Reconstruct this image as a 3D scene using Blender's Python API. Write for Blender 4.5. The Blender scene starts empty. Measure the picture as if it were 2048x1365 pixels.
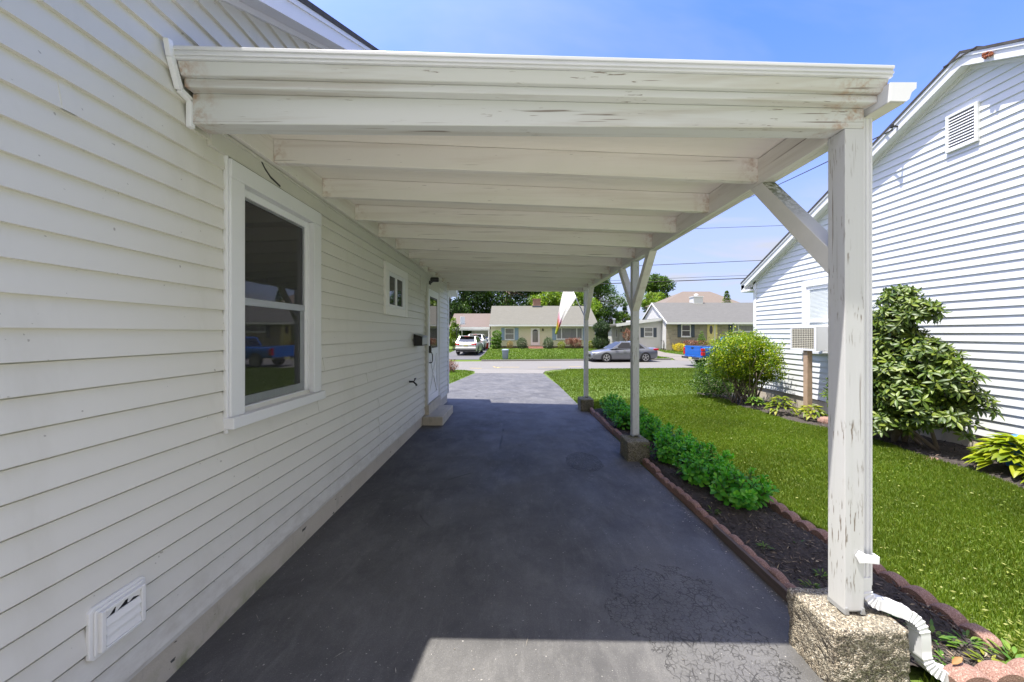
# A driveway under a white carport between two suburban houses, looking at the street.
# World axes: x to the right, y away from the camera along the driveway, z up; metres.
import bpy, math, random
import numpy as np
from mathutils import Vector, Matrix

random.seed(7)
R = np.random.default_rng(11)
SC = bpy.context.scene
COL = SC.collection
EYE = 1.58          # height of the camera above the driveway


# ------------------------------------------------------------------ mesh helpers
class MB:
    """Collects faces and links them as ONE mesh object."""

    def __init__(self):
        self.v, self.f, self.m = [], [], []

    def face(self, pts, mi=0):
        n = len(self.v)
        self.v.extend([tuple(p) for p in pts])
        self.f.append(tuple(range(n, n + len(pts))))
        self.m.append(mi)

    def hexa(self, p, mi=0):
        """p: 4 bottom points (counter-clockwise from above), then the 4 above them."""
        n = len(self.v)
        self.v.extend([tuple(q) for q in p])
        for q in ((3, 2, 1, 0), (4, 5, 6, 7), (0, 1, 5, 4), (1, 2, 6, 5), (2, 3, 7, 6), (3, 0, 4, 7)):
            self.f.append(tuple(n + i for i in q))
            self.m.append(mi)

    def box(self, x0, x1, y0, y1, z0, z1, mi=0):
        self.hexa([(x0, y0, z0), (x1, y0, z0), (x1, y1, z0), (x0, y1, z0),
                   (x0, y0, z1), (x1, y0, z1), (x1, y1, z1), (x0, y1, z1)], mi)

    def bar(self, p0, p1, w, h, up=(0, 0, 1), mi=0):
        """Rectangular bar from p0 to p1, w wide sideways, h high along up."""
        a, b = Vector(p0), Vector(p1)
        d = (b - a).normalized()
        s = d.cross(Vector(up)).normalized()
        u = s.cross(d).normalized()
        s, u = s * w / 2, u * h / 2
        self.hexa([a - s - u, a + s - u, b + s - u, b - s - u, a - s + u, a + s + u, b + s + u, b - s + u], mi)

    def prism(self, poly, d, mi=0):
        """Polygon swept by vector d."""
        d = Vector(d)
        a = [Vector(p) for p in poly]
        b = [p + d for p in a]
        nrm = Vector((0, 0, 0))
        for i in range(len(a)):
            nrm += a[i].cross(a[(i + 1) % len(a)])
        if nrm.dot(d) > 0:
            a, b = b, a
        n = len(self.v)
        k = len(a)
        self.v.extend([tuple(p) for p in a + b])
        self.f.append(tuple(range(n, n + k)))
        self.f.append(tuple(range(n + 2 * k - 1, n + k - 1, -1)))
        self.m += [mi, mi]
        for i in range(k):
            j = (i + 1) % k
            self.f.append((n + j, n + i, n + k + i, n + k + j))
            self.m.append(mi)

    def tube(self, pts, r, n=8, mi=0, cap=True):
        pts = [Vector(p) for p in pts]
        k = len(pts)
        rr = list(r) if hasattr(r, '__len__') else [r] * k
        base = len(self.v)
        prev = None
        for i, p in enumerate(pts):
            d = (pts[min(i + 1, k - 1)] - pts[max(i - 1, 0)]).normalized()
            if prev is None:
                s = d.cross(Vector((0, 0, 1)))
                if s.length < 1e-3:
                    s = d.cross(Vector((1, 0, 0)))
            else:
                s = prev - d * prev.dot(d)
            s.normalize()
            prev = s
            u = d.cross(s)
            for j in range(n):
                a = 2 * math.pi * j / n
                self.v.append(tuple(p + (s * math.cos(a) + u * math.sin(a)) * rr[i]))
        for i in range(k - 1):
            for j in range(n):
                j2 = (j + 1) % n
                self.f.append((base + i * n + j, base + i * n + j2, base + (i + 1) * n + j2, base + (i + 1) * n + j))
                self.m.append(mi)
        if cap:
            self.f.append(tuple(base + j for j in range(n - 1, -1, -1)))
            self.f.append(tuple(base + (k - 1) * n + j for j in range(n)))
            self.m += [mi, mi]

    def lathe(self, prof, c=(0, 0, 0), n=20, axis='z', mi=0):
        """prof: (radius, height) pairs from one end to the other."""
        base = len(self.v)
        for r, h in prof:
            for j in range(n):
                a = 2 * math.pi * j / n
                x, y = r * math.cos(a), r * math.sin(a)
                p = {'z': (x, y, h), 'y': (x, h, -y), 'x': (h, x, y)}[axis]
                self.v.append((c[0] + p[0], c[1] + p[1], c[2] + p[2]))
        k = len(prof)
        for i in range(k - 1):
            for j in range(n):
                j2 = (j + 1) % n
                self.f.append((base + i * n + j, base + i * n + j2, base + (i + 1) * n + j2, base + (i + 1) * n + j))
                self.m.append(mi)
        self.f.append(tuple(base + j for j in range(n - 1, -1, -1)))
        self.f.append(tuple(base + (k - 1) * n + j for j in range(n)))
        self.m += [mi, mi]

    def sweep(self, prof, pts, right, mi=0, scale=None):
        """2-D profile (right, across) swept along pts; right is kept sideways."""
        pts = [Vector(p) for p in pts]
        k, n, base = len(pts), len(prof), len(self.v)
        for i, p in enumerate(pts):
            d = (pts[min(i + 1, k - 1)] - pts[max(i - 1, 0)]).normalized()
            rgt = Vector(right)
            rgt = (rgt - d * rgt.dot(d)).normalized()
            up = rgt.cross(d)
            s = scale[i] if scale else 1.0
            for a, b in prof:
                self.v.append(tuple(p + rgt * a * s + up * b * s))
        for i in range(k - 1):
            for j in range(n):
                j2 = (j + 1) % n
                self.f.append((base + i * n + j, base + i * n + j2, base + (i + 1) * n + j2, base + (i + 1) * n + j))
                self.m.append(mi)
        self.f.append(tuple(base + j for j in range(n - 1, -1, -1)))
        self.f.append(tuple(base + (k - 1) * n + j for j in range(n)))
        self.m += [mi, mi]

    def build(self, name, mats, parent=None, local=False, smooth=False, bevel=0, angle=None):
        me = bpy.data.meshes.new(name)
        off = Vector((0, 0, 0))
        if parent is not None and not local:
            off = world_of(parent)
        me.from_pydata([tuple(Vector(p) - off) for p in self.v], [], self.f)
        mats = mats if isinstance(mats, (list, tuple)) else [mats]
        for m in mats:
            me.materials.append(m)
        if len(mats) > 1:
            me.polygons.foreach_set('material_index', self.m)
        if smooth:
            me.polygons.foreach_set('use_smooth', [True] * len(me.polygons))
        me.update()
        if smooth and angle:
            me.set_sharp_from_angle(angle=math.radians(angle))
        o = bpy.data.objects.new(name, me)
        COL.objects.link(o)
        if parent is not None:
            o.parent = parent
        if bevel:
            b = o.modifiers.new('bevel', 'BEVEL')
            b.width = bevel
            b.segments = 2
            b.limit_method = 'ANGLE'
            b.angle_limit = math.radians(40)
        return o


def world_of(o):
    p = Vector((0, 0, 0))
    while o is not None:
        p += o.location
        o = o.parent
    return p


def np_mesh(name, v, f, mats, parent=None, mi=None, smooth=False, local=False):
    """v (N,3), f (M,k) arrays -> one object."""
    v = np.asarray(v, dtype=np.float32).reshape(-1, 3)
    f = np.asarray(f, dtype=np.int32)
    if parent is not None and not local:
        v = v - np.array(world_of(parent), dtype=np.float32)
    me = bpy.data.meshes.new(name)
    k = f.shape[1]
    me.vertices.add(len(v))
    me.vertices.foreach_set('co', v.ravel())
    me.loops.add(f.size)
    me.loops.foreach_set('vertex_index', f.ravel())
    me.polygons.add(len(f))
    me.polygons.foreach_set('loop_start', np.arange(0, f.size, k, dtype=np.int32))
    me.polygons.foreach_set('loop_total', np.full(len(f), k, dtype=np.int32))
    mats = mats if isinstance(mats, (list, tuple)) else [mats]
    for m in mats:
        me.materials.append(m)
    if mi is not None:
        me.polygons.foreach_set('material_index', np.asarray(mi, dtype=np.int32))
    if smooth:
        me.polygons.foreach_set('use_smooth', np.ones(len(f), dtype=bool))
    me.update(calc_edges=True)
    me.validate()
    o = bpy.data.objects.new(name, me)
    COL.objects.link(o)
    if parent is not None:
        o.parent = parent
    return o


def tag(o, label=None, cat=None, group=None, kind=None):
    if label:
        o['label'] = label
    if cat:
        o['category'] = cat
    if group:
        o['group'] = group
    if kind:
        o['kind'] = kind
    return o


def thing(name, label, cat, loc=(0, 0, 0), rz=0.0, group=None):
    o = bpy.data.objects.new(name, None)
    COL.objects.link(o)
    o.location = loc
    o.rotation_euler = (0, 0, rz)
    o.empty_display_size = 0.1
    return tag(o, label, cat, group)


def copy_tree(o, parent=None):
    c = o.copy()
    COL.objects.link(c)
    if parent is not None:
        c.parent = parent
    for ch in list(o.children):
        copy_tree(ch, c)
    return c


def sm(t):
    t = np.clip(t, 0.0, 1.0)
    return t * t * (3 - 2 * t)


# ------------------------------------------------------------------ terrain
ROAD_Z = -0.46
TILT = 0.09                      # the street runs a little askew of the houses
NEAR_EDGE, FAR_EDGE = 19.7, 25.55


def tilt(x):
    return TILT * np.clip(x, -45.0, 45.0)


def G(x, y):
    """Height of the ground."""
    x = np.asarray(x, dtype=float)
    y = np.asarray(y, dtype=float)
    t = tilt(x)
    y0 = np.clip(5.0 + (1.4 - x) * 0.8, 4.5, 7.4)
    near = ROAD_Z * np.clip((y - y0) / (NEAR_EDGE + t - y0), 0, 1)
    near = near + 0.16 * sm((x - 2.3) / 2.5) * (1 - sm((y - 7) / 10.0))
    yf = FAR_EDGE + t
    s = np.clip((y - yf) / (39.8 - yf), 0, 1)
    far = -0.36 + 0.29 * s ** 1.4
    return np.where(y > yf + 0.08, far, np.where(y > NEAR_EDGE + t, ROAD_Z, near))


def g(x, y):
    return float(G(x, y))


# ------------------------------------------------------------------ node helpers
class NT:
    def __init__(self, name):
        self.mat = bpy.data.materials.new(name)
        self.mat.use_nodes = True
        self.t = self.mat.node_tree
        self.b = self.t.nodes['Principled BSDF']
        self.out = self.t.nodes['Material Output']

    def n(self, typ, **kw):
        nd = self.t.nodes.new(typ)
        for k, v in kw.items():
            setattr(nd, k, v)
        return nd

    def link(self, a, b):
        self.t.links.new(a, b)

    def put(self, sock, v):
        if hasattr(v, 'is_linked'):
            self.link(v, sock)
        else:
            sock.default_value = v

    def pos(self, scale=(1, 1, 1), obj=False):
        s = self.n('ShaderNodeTexCoord').outputs['Object'] if obj else self.n('ShaderNodeNewGeometry').outputs['Position']
        mp = self.n('ShaderNodeMapping')
        self.link(s, mp.inputs['Vector'])
        mp.inputs['Scale'].default_value = scale
        return mp.outputs['Vector']

    def noise(self, vec, scale, detail=3, rough=0.55, dist=0.0):
        nd = self.n('ShaderNodeTexNoise')
        self.link(vec, nd.inputs['Vector'])
        nd.inputs['Scale'].default_value = scale
        nd.inputs['Detail'].default_value = detail
        nd.inputs['Roughness'].default_value = rough
        nd.inputs['Distortion'].default_value = dist
        return nd.outputs['Fac']

    def voro(self, vec, scale, feature='F1', out='Distance', rnd=1.0):
        nd = self.n('ShaderNodeTexVoronoi', feature=feature)
        self.link(vec, nd.inputs['Vector'])
        nd.inputs['Scale'].default_value = scale
        nd.inputs['Randomness'].default_value = rnd
        return nd.outputs[out]

    def ramp(self, fac, stops, interp='LINEAR'):
        nd = self.n('ShaderNodeValToRGB')
        cr = nd.color_ramp
        cr.interpolation = interp
        while len(cr.elements) < len(stops):
            cr.elements.new(0.5)
        for e, (p, c) in zip(cr.elements, stops):
            e.position = p
            c = c if hasattr(c, '__len__') else (c, c, c)
            e.color = (c[0], c[1], c[2], 1)
        self.link(fac, nd.inputs['Fac'])
        return nd.outputs['Color']

    def mix(self, fac, a, b, blend='MIX'):
        nd = self.n('ShaderNodeMix', data_type='RGBA', blend_type=blend)
        nd.clamp_factor = True
        self.put(nd.inputs[0], fac)
        for sock, v in ((nd.inputs[6], a), (nd.inputs[7], b)):
            self.put(sock, v if hasattr(v, 'is_linked') else (v[0], v[1], v[2], 1))
        return nd.outputs[2]

    def math(self, op, a, b=None, c=None, clamp=False):
        nd = self.n('ShaderNodeMath', operation=op)
        nd.use_clamp = clamp
        for i, v in enumerate((a, b, c)):
            if v is not None:
                self.put(nd.inputs[i], v)
        return nd.outputs[0]

    def bump(self, h, strength=0.3, dist=0.01, normal=None):
        nd = self.n('ShaderNodeBump')
        nd.inputs['Strength'].default_value = strength
        nd.inputs['Distance'].default_value = dist
        self.link(h, nd.inputs['Height'])
        if normal is not None:
            self.link(normal, nd.inputs['Normal'])
        return nd.outputs['Normal']

    def fin(self, col=None, rough=0.6, normal=None, spec=None, metal=None):
        if col is not None:
            self.put(self.b.inputs['Base Color'], col if hasattr(col, 'is_linked') else (col[0], col[1], col[2], 1))
        self.put(self.b.inputs['Roughness'], rough)
        if normal is not None:
            self.link(normal, self.b.inputs['Normal'])
        if spec is not None:
            self.put(self.b.inputs['Specular IOR Level'], spec)
        if metal is not None:
            self.b.inputs['Metallic'].default_value = metal
        return self.mat

    def island(self):
        return self.n('ShaderNodeNewGeometry').outputs['Random Per Island']


def paint(name, col, rough=0.5, var=0.06, scale=6.0, bump=0.0, metal=None, obj=True, spec=None):
    """Plain painted, plastic or metal surface with slight unevenness."""
    k = NT(name)
    p = k.pos(obj=obj)
    f = k.noise(p, scale, 4)
    c = k.mix(f, [x * (1 - var) for x in col], [min(1, x * (1 + var)) for x in col])
    nrm = k.bump(k.noise(p, scale * 12, 2), bump, 0.003) if bump else None
    return k.fin(c, rough, nrm, spec, metal)


def wood_paint(name, axis, base=(0.73, 0.705, 0.65), dirt=(0.42, 0.35, 0.27), peel=0.7, streak=0.5):
    """Old white paint on boards whose grain runs along axis: grain, dirt bands, cracks and peeled chips."""
    k = NT(name)
    st = [26.0, 26.0, 26.0]
    st['xyz'.index(axis)] = 1.3
    gr = k.pos(st)
    iso = k.pos()
    fine = k.noise(gr, 3.0, 4, 0.6)
    low = k.noise(iso, 1.6, 4, 0.6)
    band = k.noise(gr, 0.55, 4, 0.6, 0.3)
    c = k.mix(k.math('MULTIPLY', k.ramp(band, [(0.5, 0), (0.8, 1)]), streak), base, dirt)
    c = k.mix(k.math('MULTIPLY', k.ramp(low, [(0.45, 0), (0.8, 1)]), 0.25), c, (0.60, 0.60, 0.50))
    st2 = [120.0, 120.0, 120.0]
    st2['xyz'.index(axis)] = 11.0
    crack = k.ramp(k.noise(k.pos(st2), 1.0, 3, 0.55), [(peel, 0), (peel + 0.03, 1)])
    crack = k.math('MULTIPLY', crack, k.ramp(k.noise(iso, 3.3, 3), [(0.48, 0), (0.58, 1)]))
    st3 = [70.0, 70.0, 70.0]
    st3['xyz'.index(axis)] = 1.1
    line = k.ramp(k.noise(k.pos(st3), 1.0, 2, 0.5), [(0.68, 0), (0.71, 1)])
    crack = k.math('MAXIMUM', crack, k.math('MULTIPLY', line, k.ramp(k.noise(iso, 2.0, 2), [(0.46, 0), (0.56, 0.9)])))
    if axis == 'x':
        # rusty stains where the boards meet the ledger and the side beam
        sep = k.n('ShaderNodeSeparateXYZ')
        k.link(iso, sep.inputs[0])
        ex = k.math('MULTIPLY', k.math('SUBTRACT', k.math('ABSOLUTE', sep.outputs[0]), 1.38), 7.0, clamp=True)
        ex = k.math('MULTIPLY', ex, k.ramp(k.noise(k.pos((18, 18, 18)), 1.0, 4, 0.7), [(0.46, 0), (0.66, 0.8)]))
        c = k.mix(ex, c, (0.34, 0.19, 0.10))
    c = k.mix(crack, c, (0.21, 0.18, 0.15))
    h = k.math('SUBTRACT', k.math('MULTIPLY', fine, 0.5), crack)
    return k.fin(c, 0.6, k.bump(h, 0.35, 0.004))


def leaf_mat(name, cols, trans=0.25, rough=0.45, patch=1.5, spec=0.35):
    """cols: three colours met from leaf to leaf; patch: scale of clump to clump change."""
    k = NT(name)
    r = k.ramp(k.island(), [(0.0, cols[0]), (0.5, cols[1]), (1.0, cols[2])])
    p = k.ramp(k.noise(k.pos(), patch, 3), [(0.3, 0.75), (0.7, 1.2)])
    c = k.mix(1.0, r, p, 'MULTIPLY')
    k.fin(c, rough, spec=spec)
    if trans:
        tr = k.n('ShaderNodeBsdfTranslucent')
        k.link(k.mix(1.0, c, (1.5, 1.6, 0.7), 'MULTIPLY'), tr.inputs['Color'])
        ms = k.n('ShaderNodeMixShader')
        ms.inputs[0].default_value = trans
        k.link(k.b.outputs[0], ms.inputs[1])
        k.link(tr.outputs[0], ms.inputs[2])
        k.link(ms.outputs[0], k.out.inputs['Surface'])
    return k.mat


M = {}


def make_materials():
    # --- vinyl siding of the near house
    k = NT('cream_siding')
    gr = k.pos((3, 1.2, 60))
    c = k.mix(k.noise(k.pos(), 0.9, 3), (0.63, 0.615, 0.55), (0.68, 0.665, 0.60))
    c = k.mix(k.ramp(k.noise(k.pos((3, 3, 0.6)), 1.4, 5, 0.65), [(0.55, 0), (0.85, 0.35)]), c, (0.45, 0.43, 0.35))
    sz = k.n('ShaderNodeSeparateXYZ')
    k.link(k.pos(), sz.inputs[0])
    low = k.math('SUBTRACT', 1.0, k.math('MULTIPLY', k.math('SUBTRACT', sz.outputs[2], 0.18), 3.2, clamp=True))
    c = k.mix(k.math('MULTIPLY', low, k.ramp(k.noise(k.pos((1, 1, 2)), 6, 5, 0.75), [(0.42, 0), (0.75, 0.55)])), c, (0.33, 0.29, 0.22))
    speck = k.ramp(k.noise(k.pos(), 45, 1), [(0.77, 0), (0.79, 0.6)])
    c = k.mix(speck, c, (0.22, 0.20, 0.16))
    M['siding'] = k.fin(c, 0.45, k.bump(k.noise(gr, 2.5, 4, 0.6), 0.06, 0.002), 0.4)
    k = NT('white_siding')
    c = k.mix(k.noise(k.pos(), 0.8, 4), (0.61, 0.635, 0.645), (0.68, 0.695, 0.70))
    M['siding_white'] = k.fin(c, 0.45, k.bump(k.noise(k.pos((3, 1.2, 60)), 2.5, 4, 0.6), 0.15, 0.003), 0.4)
    M['siding_yellow'] = paint('pale_yellow_siding', (0.62, 0.595, 0.43), 0.5)
    M['siding_far'] = paint('far_white_siding', (0.58, 0.58, 0.57), 0.5)
    M['trim'] = paint('white_trim', (0.69, 0.70, 0.705), 0.4, 0.03)
    M['trim_cool'] = paint('white_vinyl_trim', (0.76, 0.77, 0.78), 0.35, 0.03)
    M['trim_cream'] = paint('cream_white_trim', (0.74, 0.73, 0.69), 0.4, 0.03)
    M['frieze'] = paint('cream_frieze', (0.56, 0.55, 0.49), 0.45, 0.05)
    k = NT('white_aluminium')
    c = k.mix(k.noise(k.pos(), 3, 4), (0.60, 0.615, 0.625), (0.70, 0.71, 0.715))
    c = k.mix(k.ramp(k.noise(k.pos((1, 1, 8)), 5, 5, 0.7), [(0.62, 0), (0.75, 0.5)]), c, (0.45, 0.44, 0.40))
    M['alu'] = k.fin(c, 0.35, spec=0.5)
    M['alu_grey'] = paint('grey_galvanised_metal', (0.42, 0.44, 0.46), 0.4, 0.1, 20, metal=0.6)
    for ax in 'xyz':
        M['wood_' + ax] = wood_paint('weathered_white_paint_' + ax, ax)
    M['wood_front'] = wood_paint('weathered_front_boards', 'x', (0.565, 0.58, 0.56), (0.30, 0.25, 0.17), 0.655, 0.8)
    M['wood_post'] = wood_paint('peeling_post_paint', 'z', (0.53, 0.54, 0.54), (0.40, 0.43, 0.38), 0.605, 0.4)
    k = NT('white_plywood')
    gr = k.pos((1.0, 20, 20))
    c = k.mix(k.noise(gr, 2.0, 4), (0.76, 0.73, 0.66), (0.84, 0.81, 0.74))
    M['ply'] = k.fin(c, 0.6, k.bump(k.noise(gr, 3, 3), 0.2, 0.003))
    k = NT('mossy_white_paint')
    iso = k.pos()
    c = k.mix(k.noise(iso, 8, 3), (0.62, 0.62, 0.58), (0.72, 0.71, 0.67))
    sep = k.n('ShaderNodeSeparateXYZ')
    k.link(iso, sep.inputs[0])
    hi = k.math('MULTIPLY', k.math('SUBTRACT', sep.outputs[2], 2.18), 3.5, clamp=True)
    up = k.n('ShaderNodeSeparateXYZ')
    k.link(k.n('ShaderNodeNewGeometry').outputs['True Normal'], up.inputs[0])
    moss = k.math('MULTIPLY', k.math('MULTIPLY', hi, k.ramp(up.outputs[2], [(0.3, 0), (0.5, 1)])),
                  k.ramp(k.noise(iso, 40, 4, 0.7), [(0.38, 0), (0.55, 1)]))
    c = k.mix(moss, c, (0.13, 0.14, 0.06))
    M['moss_paint'] = k.fin(c, 0.7, k.bump(k.noise(iso, 60, 3), 0.3, 0.004))

    # --- concrete
    k = NT('stained_concrete')
    iso = k.pos()
    c = k.mix(k.noise(iso, 3, 5, 0.6), (0.44, 0.39, 0.30), (0.58, 0.53, 0.43))
    c = k.mix(k.ramp(k.noise(k.pos((4, 4, 1.2)), 2.2, 5, 0.7), [(0.55, 0), (0.75, 0.6)]), c, (0.23, 0.21, 0.16))
    sep = k.n('ShaderNodeSeparateXYZ')
    k.link(iso, sep.inputs[0])
    low = k.math('SUBTRACT', 1.0, k.math('MULTIPLY', sep.outputs[2], 9.0, clamp=True))
    near = k.math('SUBTRACT', 1.0, k.math('MULTIPLY', k.math('SUBTRACT', sep.outputs[1], 1.6), 0.8, clamp=True))
    mo = k.math('MULTIPLY', k.math('MULTIPLY', low, near), k.ramp(k.noise(iso, 7, 4), [(0.4, 0), (0.6, 1)]))
    c = k.mix(mo, c, (0.17, 0.20, 0.06))
    chips = k.ramp(k.noise(k.pos((1, 1, 2.5)), 9, 3), [(0.70, 0), (0.72, 1)])
    c = k.mix(chips, c, (0.07, 0.07, 0.06))
    M['concrete'] = k.fin(c, 0.85, k.bump(k.noise(iso, 40, 5, 0.7), 0.4, 0.006))
    k = NT('exposed_aggregate')
    iso = k.pos()
    wob = k.mix(0.03, iso, k.n('ShaderNodeTexNoise').outputs['Color'])
    cell = k.voro(wob, 150, 'F1', 'Color')
    d = k.math('ADD', k.math('MULTIPLY', k.voro(wob, 150, 'F1', 'Distance'), 0.6), k.math('MULTIPLY', k.noise(wob, 90, 4, 0.7), 0.55))
    tone = k.n('ShaderNodeSeparateColor')
    k.link(cell, tone.inputs[0])
    c = k.ramp(tone.outputs[0], [(0.0, (0.09, 0.08, 0.066)), (0.3, (0.27, 0.225, 0.165)), (0.7, (0.40, 0.35, 0.26)), (1.0, (0.56, 0.52, 0.43))])
    c = k.mix(k.ramp(d, [(0.50, 0), (0.78, 0.92)]), c, (0.06, 0.05, 0.036))
    c = k.mix(k.ramp(k.noise(iso, 5, 4), [(0.45, 0), (0.7, 0.5)]), c, (0.16, 0.155, 0.12))
    M['aggregate'] = k.fin(c, 0.85, k.bump(k.math('SUBTRACT', 1.0, d), 0.9, 0.012))
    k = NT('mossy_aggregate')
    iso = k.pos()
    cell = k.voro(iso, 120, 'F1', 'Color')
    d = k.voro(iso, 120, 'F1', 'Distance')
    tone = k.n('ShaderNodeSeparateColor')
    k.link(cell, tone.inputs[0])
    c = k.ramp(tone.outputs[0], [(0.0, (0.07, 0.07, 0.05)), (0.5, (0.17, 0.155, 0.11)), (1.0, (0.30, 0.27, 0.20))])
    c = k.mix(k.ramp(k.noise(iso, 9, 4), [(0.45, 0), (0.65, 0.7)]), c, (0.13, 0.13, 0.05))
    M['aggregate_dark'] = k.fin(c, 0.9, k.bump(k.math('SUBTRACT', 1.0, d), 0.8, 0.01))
    k = NT('red_edging_concrete')
    ob = k.pos(obj=True)
    wp = k.pos()
    c = k.mix(k.noise(wp, 5, 4), (0.165, 0.085, 0.065), (0.27, 0.16, 0.125))
    sp = k.noise(ob, 190, 2, 0.6)
    c = k.mix(k.ramp(sp, [(0.52, 0), (0.68, 0.8)]), c, (0.40, 0.29, 0.235))
    c = k.mix(k.ramp(sp, [(0.33, 0.8), (0.45, 0)]), c, (0.09, 0.05, 0.04))
    M['edging'] = k.fin(c, 0.9, k.bump(k.noise(ob, 150, 3), 0.5, 0.004))
    k = NT('old_board')
    c = k.mix(k.noise(k.pos((20, 1.5, 20)), 2, 4), (0.055, 0.040, 0.035), (0.14, 0.105, 0.09))
    M['board'] = k.fin(c, 0.85, k.bump(k.noise(k.pos((20, 1.5, 20)), 4, 3), 0.5, 0.004))

    # --- paving
    k = NT('sealed_asphalt')
    iso = k.pos()
    c = k.mix(k.ramp(k.noise(iso, 1.3, 6, 0.68, 0.6), [(0.36, 0), (0.64, 1)]), (0.054, 0.0535, 0.053), (0.110, 0.1085, 0.106))
    c = k.mix(k.ramp(k.noise(k.pos((2.4, 0.8, 1)), 3.2, 5, 0.7, 1.2), [(0.52, 0), (0.72, 0.5)]), c, (0.150, 0.147, 0.142))
    dust = k.ramp(k.noise(k.pos((1, 0.5, 1)), 5, 6, 0.7), [(0.50, 0), (0.76, 0.55)])
    c = k.mix(dust, c, (0.19, 0.186, 0.178))
    c = k.mix(k.math('MULTIPLY', k.ramp(k.noise(iso, 160, 2, 0.7), [(0.35, 0), (0.65, 1)]), 0.45), c, (0.052, 0.051, 0.050))
    c = k.mix(k.ramp(k.noise(iso, 210, 1), [(0.66, 0), (0.72, 0.5)]), c, (0.22, 0.215, 0.205))
    bits = k.ramp(k.noise(iso, 70, 0), [(0.825, 0), (0.84, 0.7)])
    c = k.mix(bits, c, (0.35, 0.34, 0.31))

    def blob(cx, cy, rx, ry, soft, wob):
        mp = k.n('ShaderNodeMapping')
        mp.inputs['Location'].default_value = (-cx / rx, -cy / ry, 0)
        mp.inputs['Scale'].default_value = (1 / rx, 1 / ry, 0)
        k.link(k.n('ShaderNodeNewGeometry').outputs['Position'], mp.inputs['Vector'])
        ln = k.n('ShaderNodeVectorMath', operation='LENGTH')
        k.link(mp.outputs[0], ln.inputs[0])
        v = k.math('ADD', ln.outputs['Value'], k.math('MULTIPLY', k.math('SUBTRACT', k.noise(iso, 6, 4, 0.7), 0.5), wob))
        return k.ramp(v, [(1.0 - soft, 1), (1.0, 0)])
    big = k.math('MAXIMUM', blob(0.90, 2.02, 0.36, 0.34, 0.05, 1.5), blob(1.02, 1.68, 0.30, 0.32, 0.05, 1.5))
    small = blob(0.85, 4.3, 0.22, 0.33, 0.04, 0.45)
    crk = k.math('MAXIMUM', big, small)
    warp = k.mix(0.02, iso, k.n('ShaderNodeTexNoise').outputs['Color'])
    e1 = k.voro(warp, 42, 'DISTANCE_TO_EDGE')
    e2 = k.voro(warp, 14, 'DISTANCE_TO_EDGE')
    lines = k.math('MAXIMUM', k.math('MULTIPLY', k.ramp(e1, [(0.03, 1), (0.10, 0)]), k.ramp(k.noise(iso, 18, 4, 0.7), [(0.40, 0), (0.56, 0.95)])),
                   k.math('MULTIPLY', k.ramp(e2, [(0.02, 1), (0.045, 0)]), k.ramp(k.noise(iso, 6, 3), [(0.52, 0), (0.58, 1)])))
    lines = k.math('MULTIPLY', k.math('MULTIPLY', lines, crk), 0.75)
    pit = k.math('MULTIPLY', small, k.ramp(k.noise(iso, 75, 3, 0.7), [(0.44, 0.0), (0.56, 0.8)]))
    lines = k.math('MAXIMUM', lines, pit)
    # a rim where the patch has lifted
    rim = k.math('MULTIPLY', k.ramp(crk, [(0.1, 0), (0.4, 1)]), k.ramp(crk, [(0.6, 1), (0.95, 0)]))
    lines = k.math('MAXIMUM', lines, k.math('MULTIPLY', rim, 0.85))
    long_ = k.ramp(k.voro(k.mix(0.25, iso, k.n('ShaderNodeTexNoise').outputs['Color']), 0.55, 'DISTANCE_TO_EDGE'), [(0.0015, 1), (0.0045, 0)])
    lines = k.math('MAXIMUM', lines, k.math('MULTIPLY', long_, k.ramp(k.noise(iso, 1.3, 2), [(0.52, 0), (0.57, 0.9)])))
    c = k.mix(k.math('MULTIPLY', crk, 0.35), c, (0.11, 0.109, 0.108))
    c = k.mix(lines, c, (0.014, 0.0135, 0.013))
    grain = k.math('ADD', k.noise(iso, 130, 3, 0.7), k.math('MULTIPLY', k.noise(iso, 14, 4), 1.2))
    hgt = k.math('SUBTRACT', k.math('MULTIPLY', grain, 0.35), k.math('MULTIPLY', lines, 1.2))
    rgh = k.ramp(k.noise(iso, 2.2, 4), [(0.3, 0.52), (0.7, 0.72)])
    M['asphalt'] = k.fin(c, rgh, k.bump(hgt, 0.55, 0.006), 0.5)
    k = NT('pale_street')
    iso = k.pos()
    c = k.mix(k.noise(iso, 0.7, 5, 0.6), (0.1160, 0.1112, 0.1016), (0.1520, 0.1456, 0.1344))
    c = k.mix(k.ramp(k.noise(k.pos((0.25, 2.5, 1)), 1.0, 5, 0.7), [(0.5, 0), (0.8, 0.4)]), c, (0.14, 0.135, 0.128))
    M['street'] = k.fin(c, 0.85, k.bump(k.noise(iso, 30, 4), 0.3, 0.006))
    M['apron'] = paint('concrete_apron', (0.1520, 0.1440, 0.1296), 0.85, 0.12, 1.5, 0.2, obj=False)
    M['bounce_slab'] = paint('pale_bounce_slab', (0.36, 0.345, 0.315), 0.9, 0.12, 1.5, 0.2, obj=False)
    M['drive_far'] = paint('grey_far_driveway', (0.0840, 0.0832, 0.0840), 0.8, 0.15, 1.5, 0.2, obj=False)
    M['gravel'] = paint('pale_gravel', (0.1520, 0.1360, 0.1160), 0.9, 0.25, 14, 0.5, obj=False)
    M['line_yellow'] = paint('faded_yellow_paint', (0.46, 0.34, 0.10), 0.7, 0.15, obj=False)

    # --- soil, mulch, grass
    k = NT('lawn_soil')
    iso = k.pos()
    c = k.mix(k.noise(iso, 0.6, 5, 0.6), (0.065, 0.11, 0.010), (0.085, 0.13, 0.014))
    c = k.mix(k.ramp(k.noise(iso, 9, 4), [(0.5, 0), (0.8, 0.5)]), c, (0.07, 0.055, 0.03))
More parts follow.
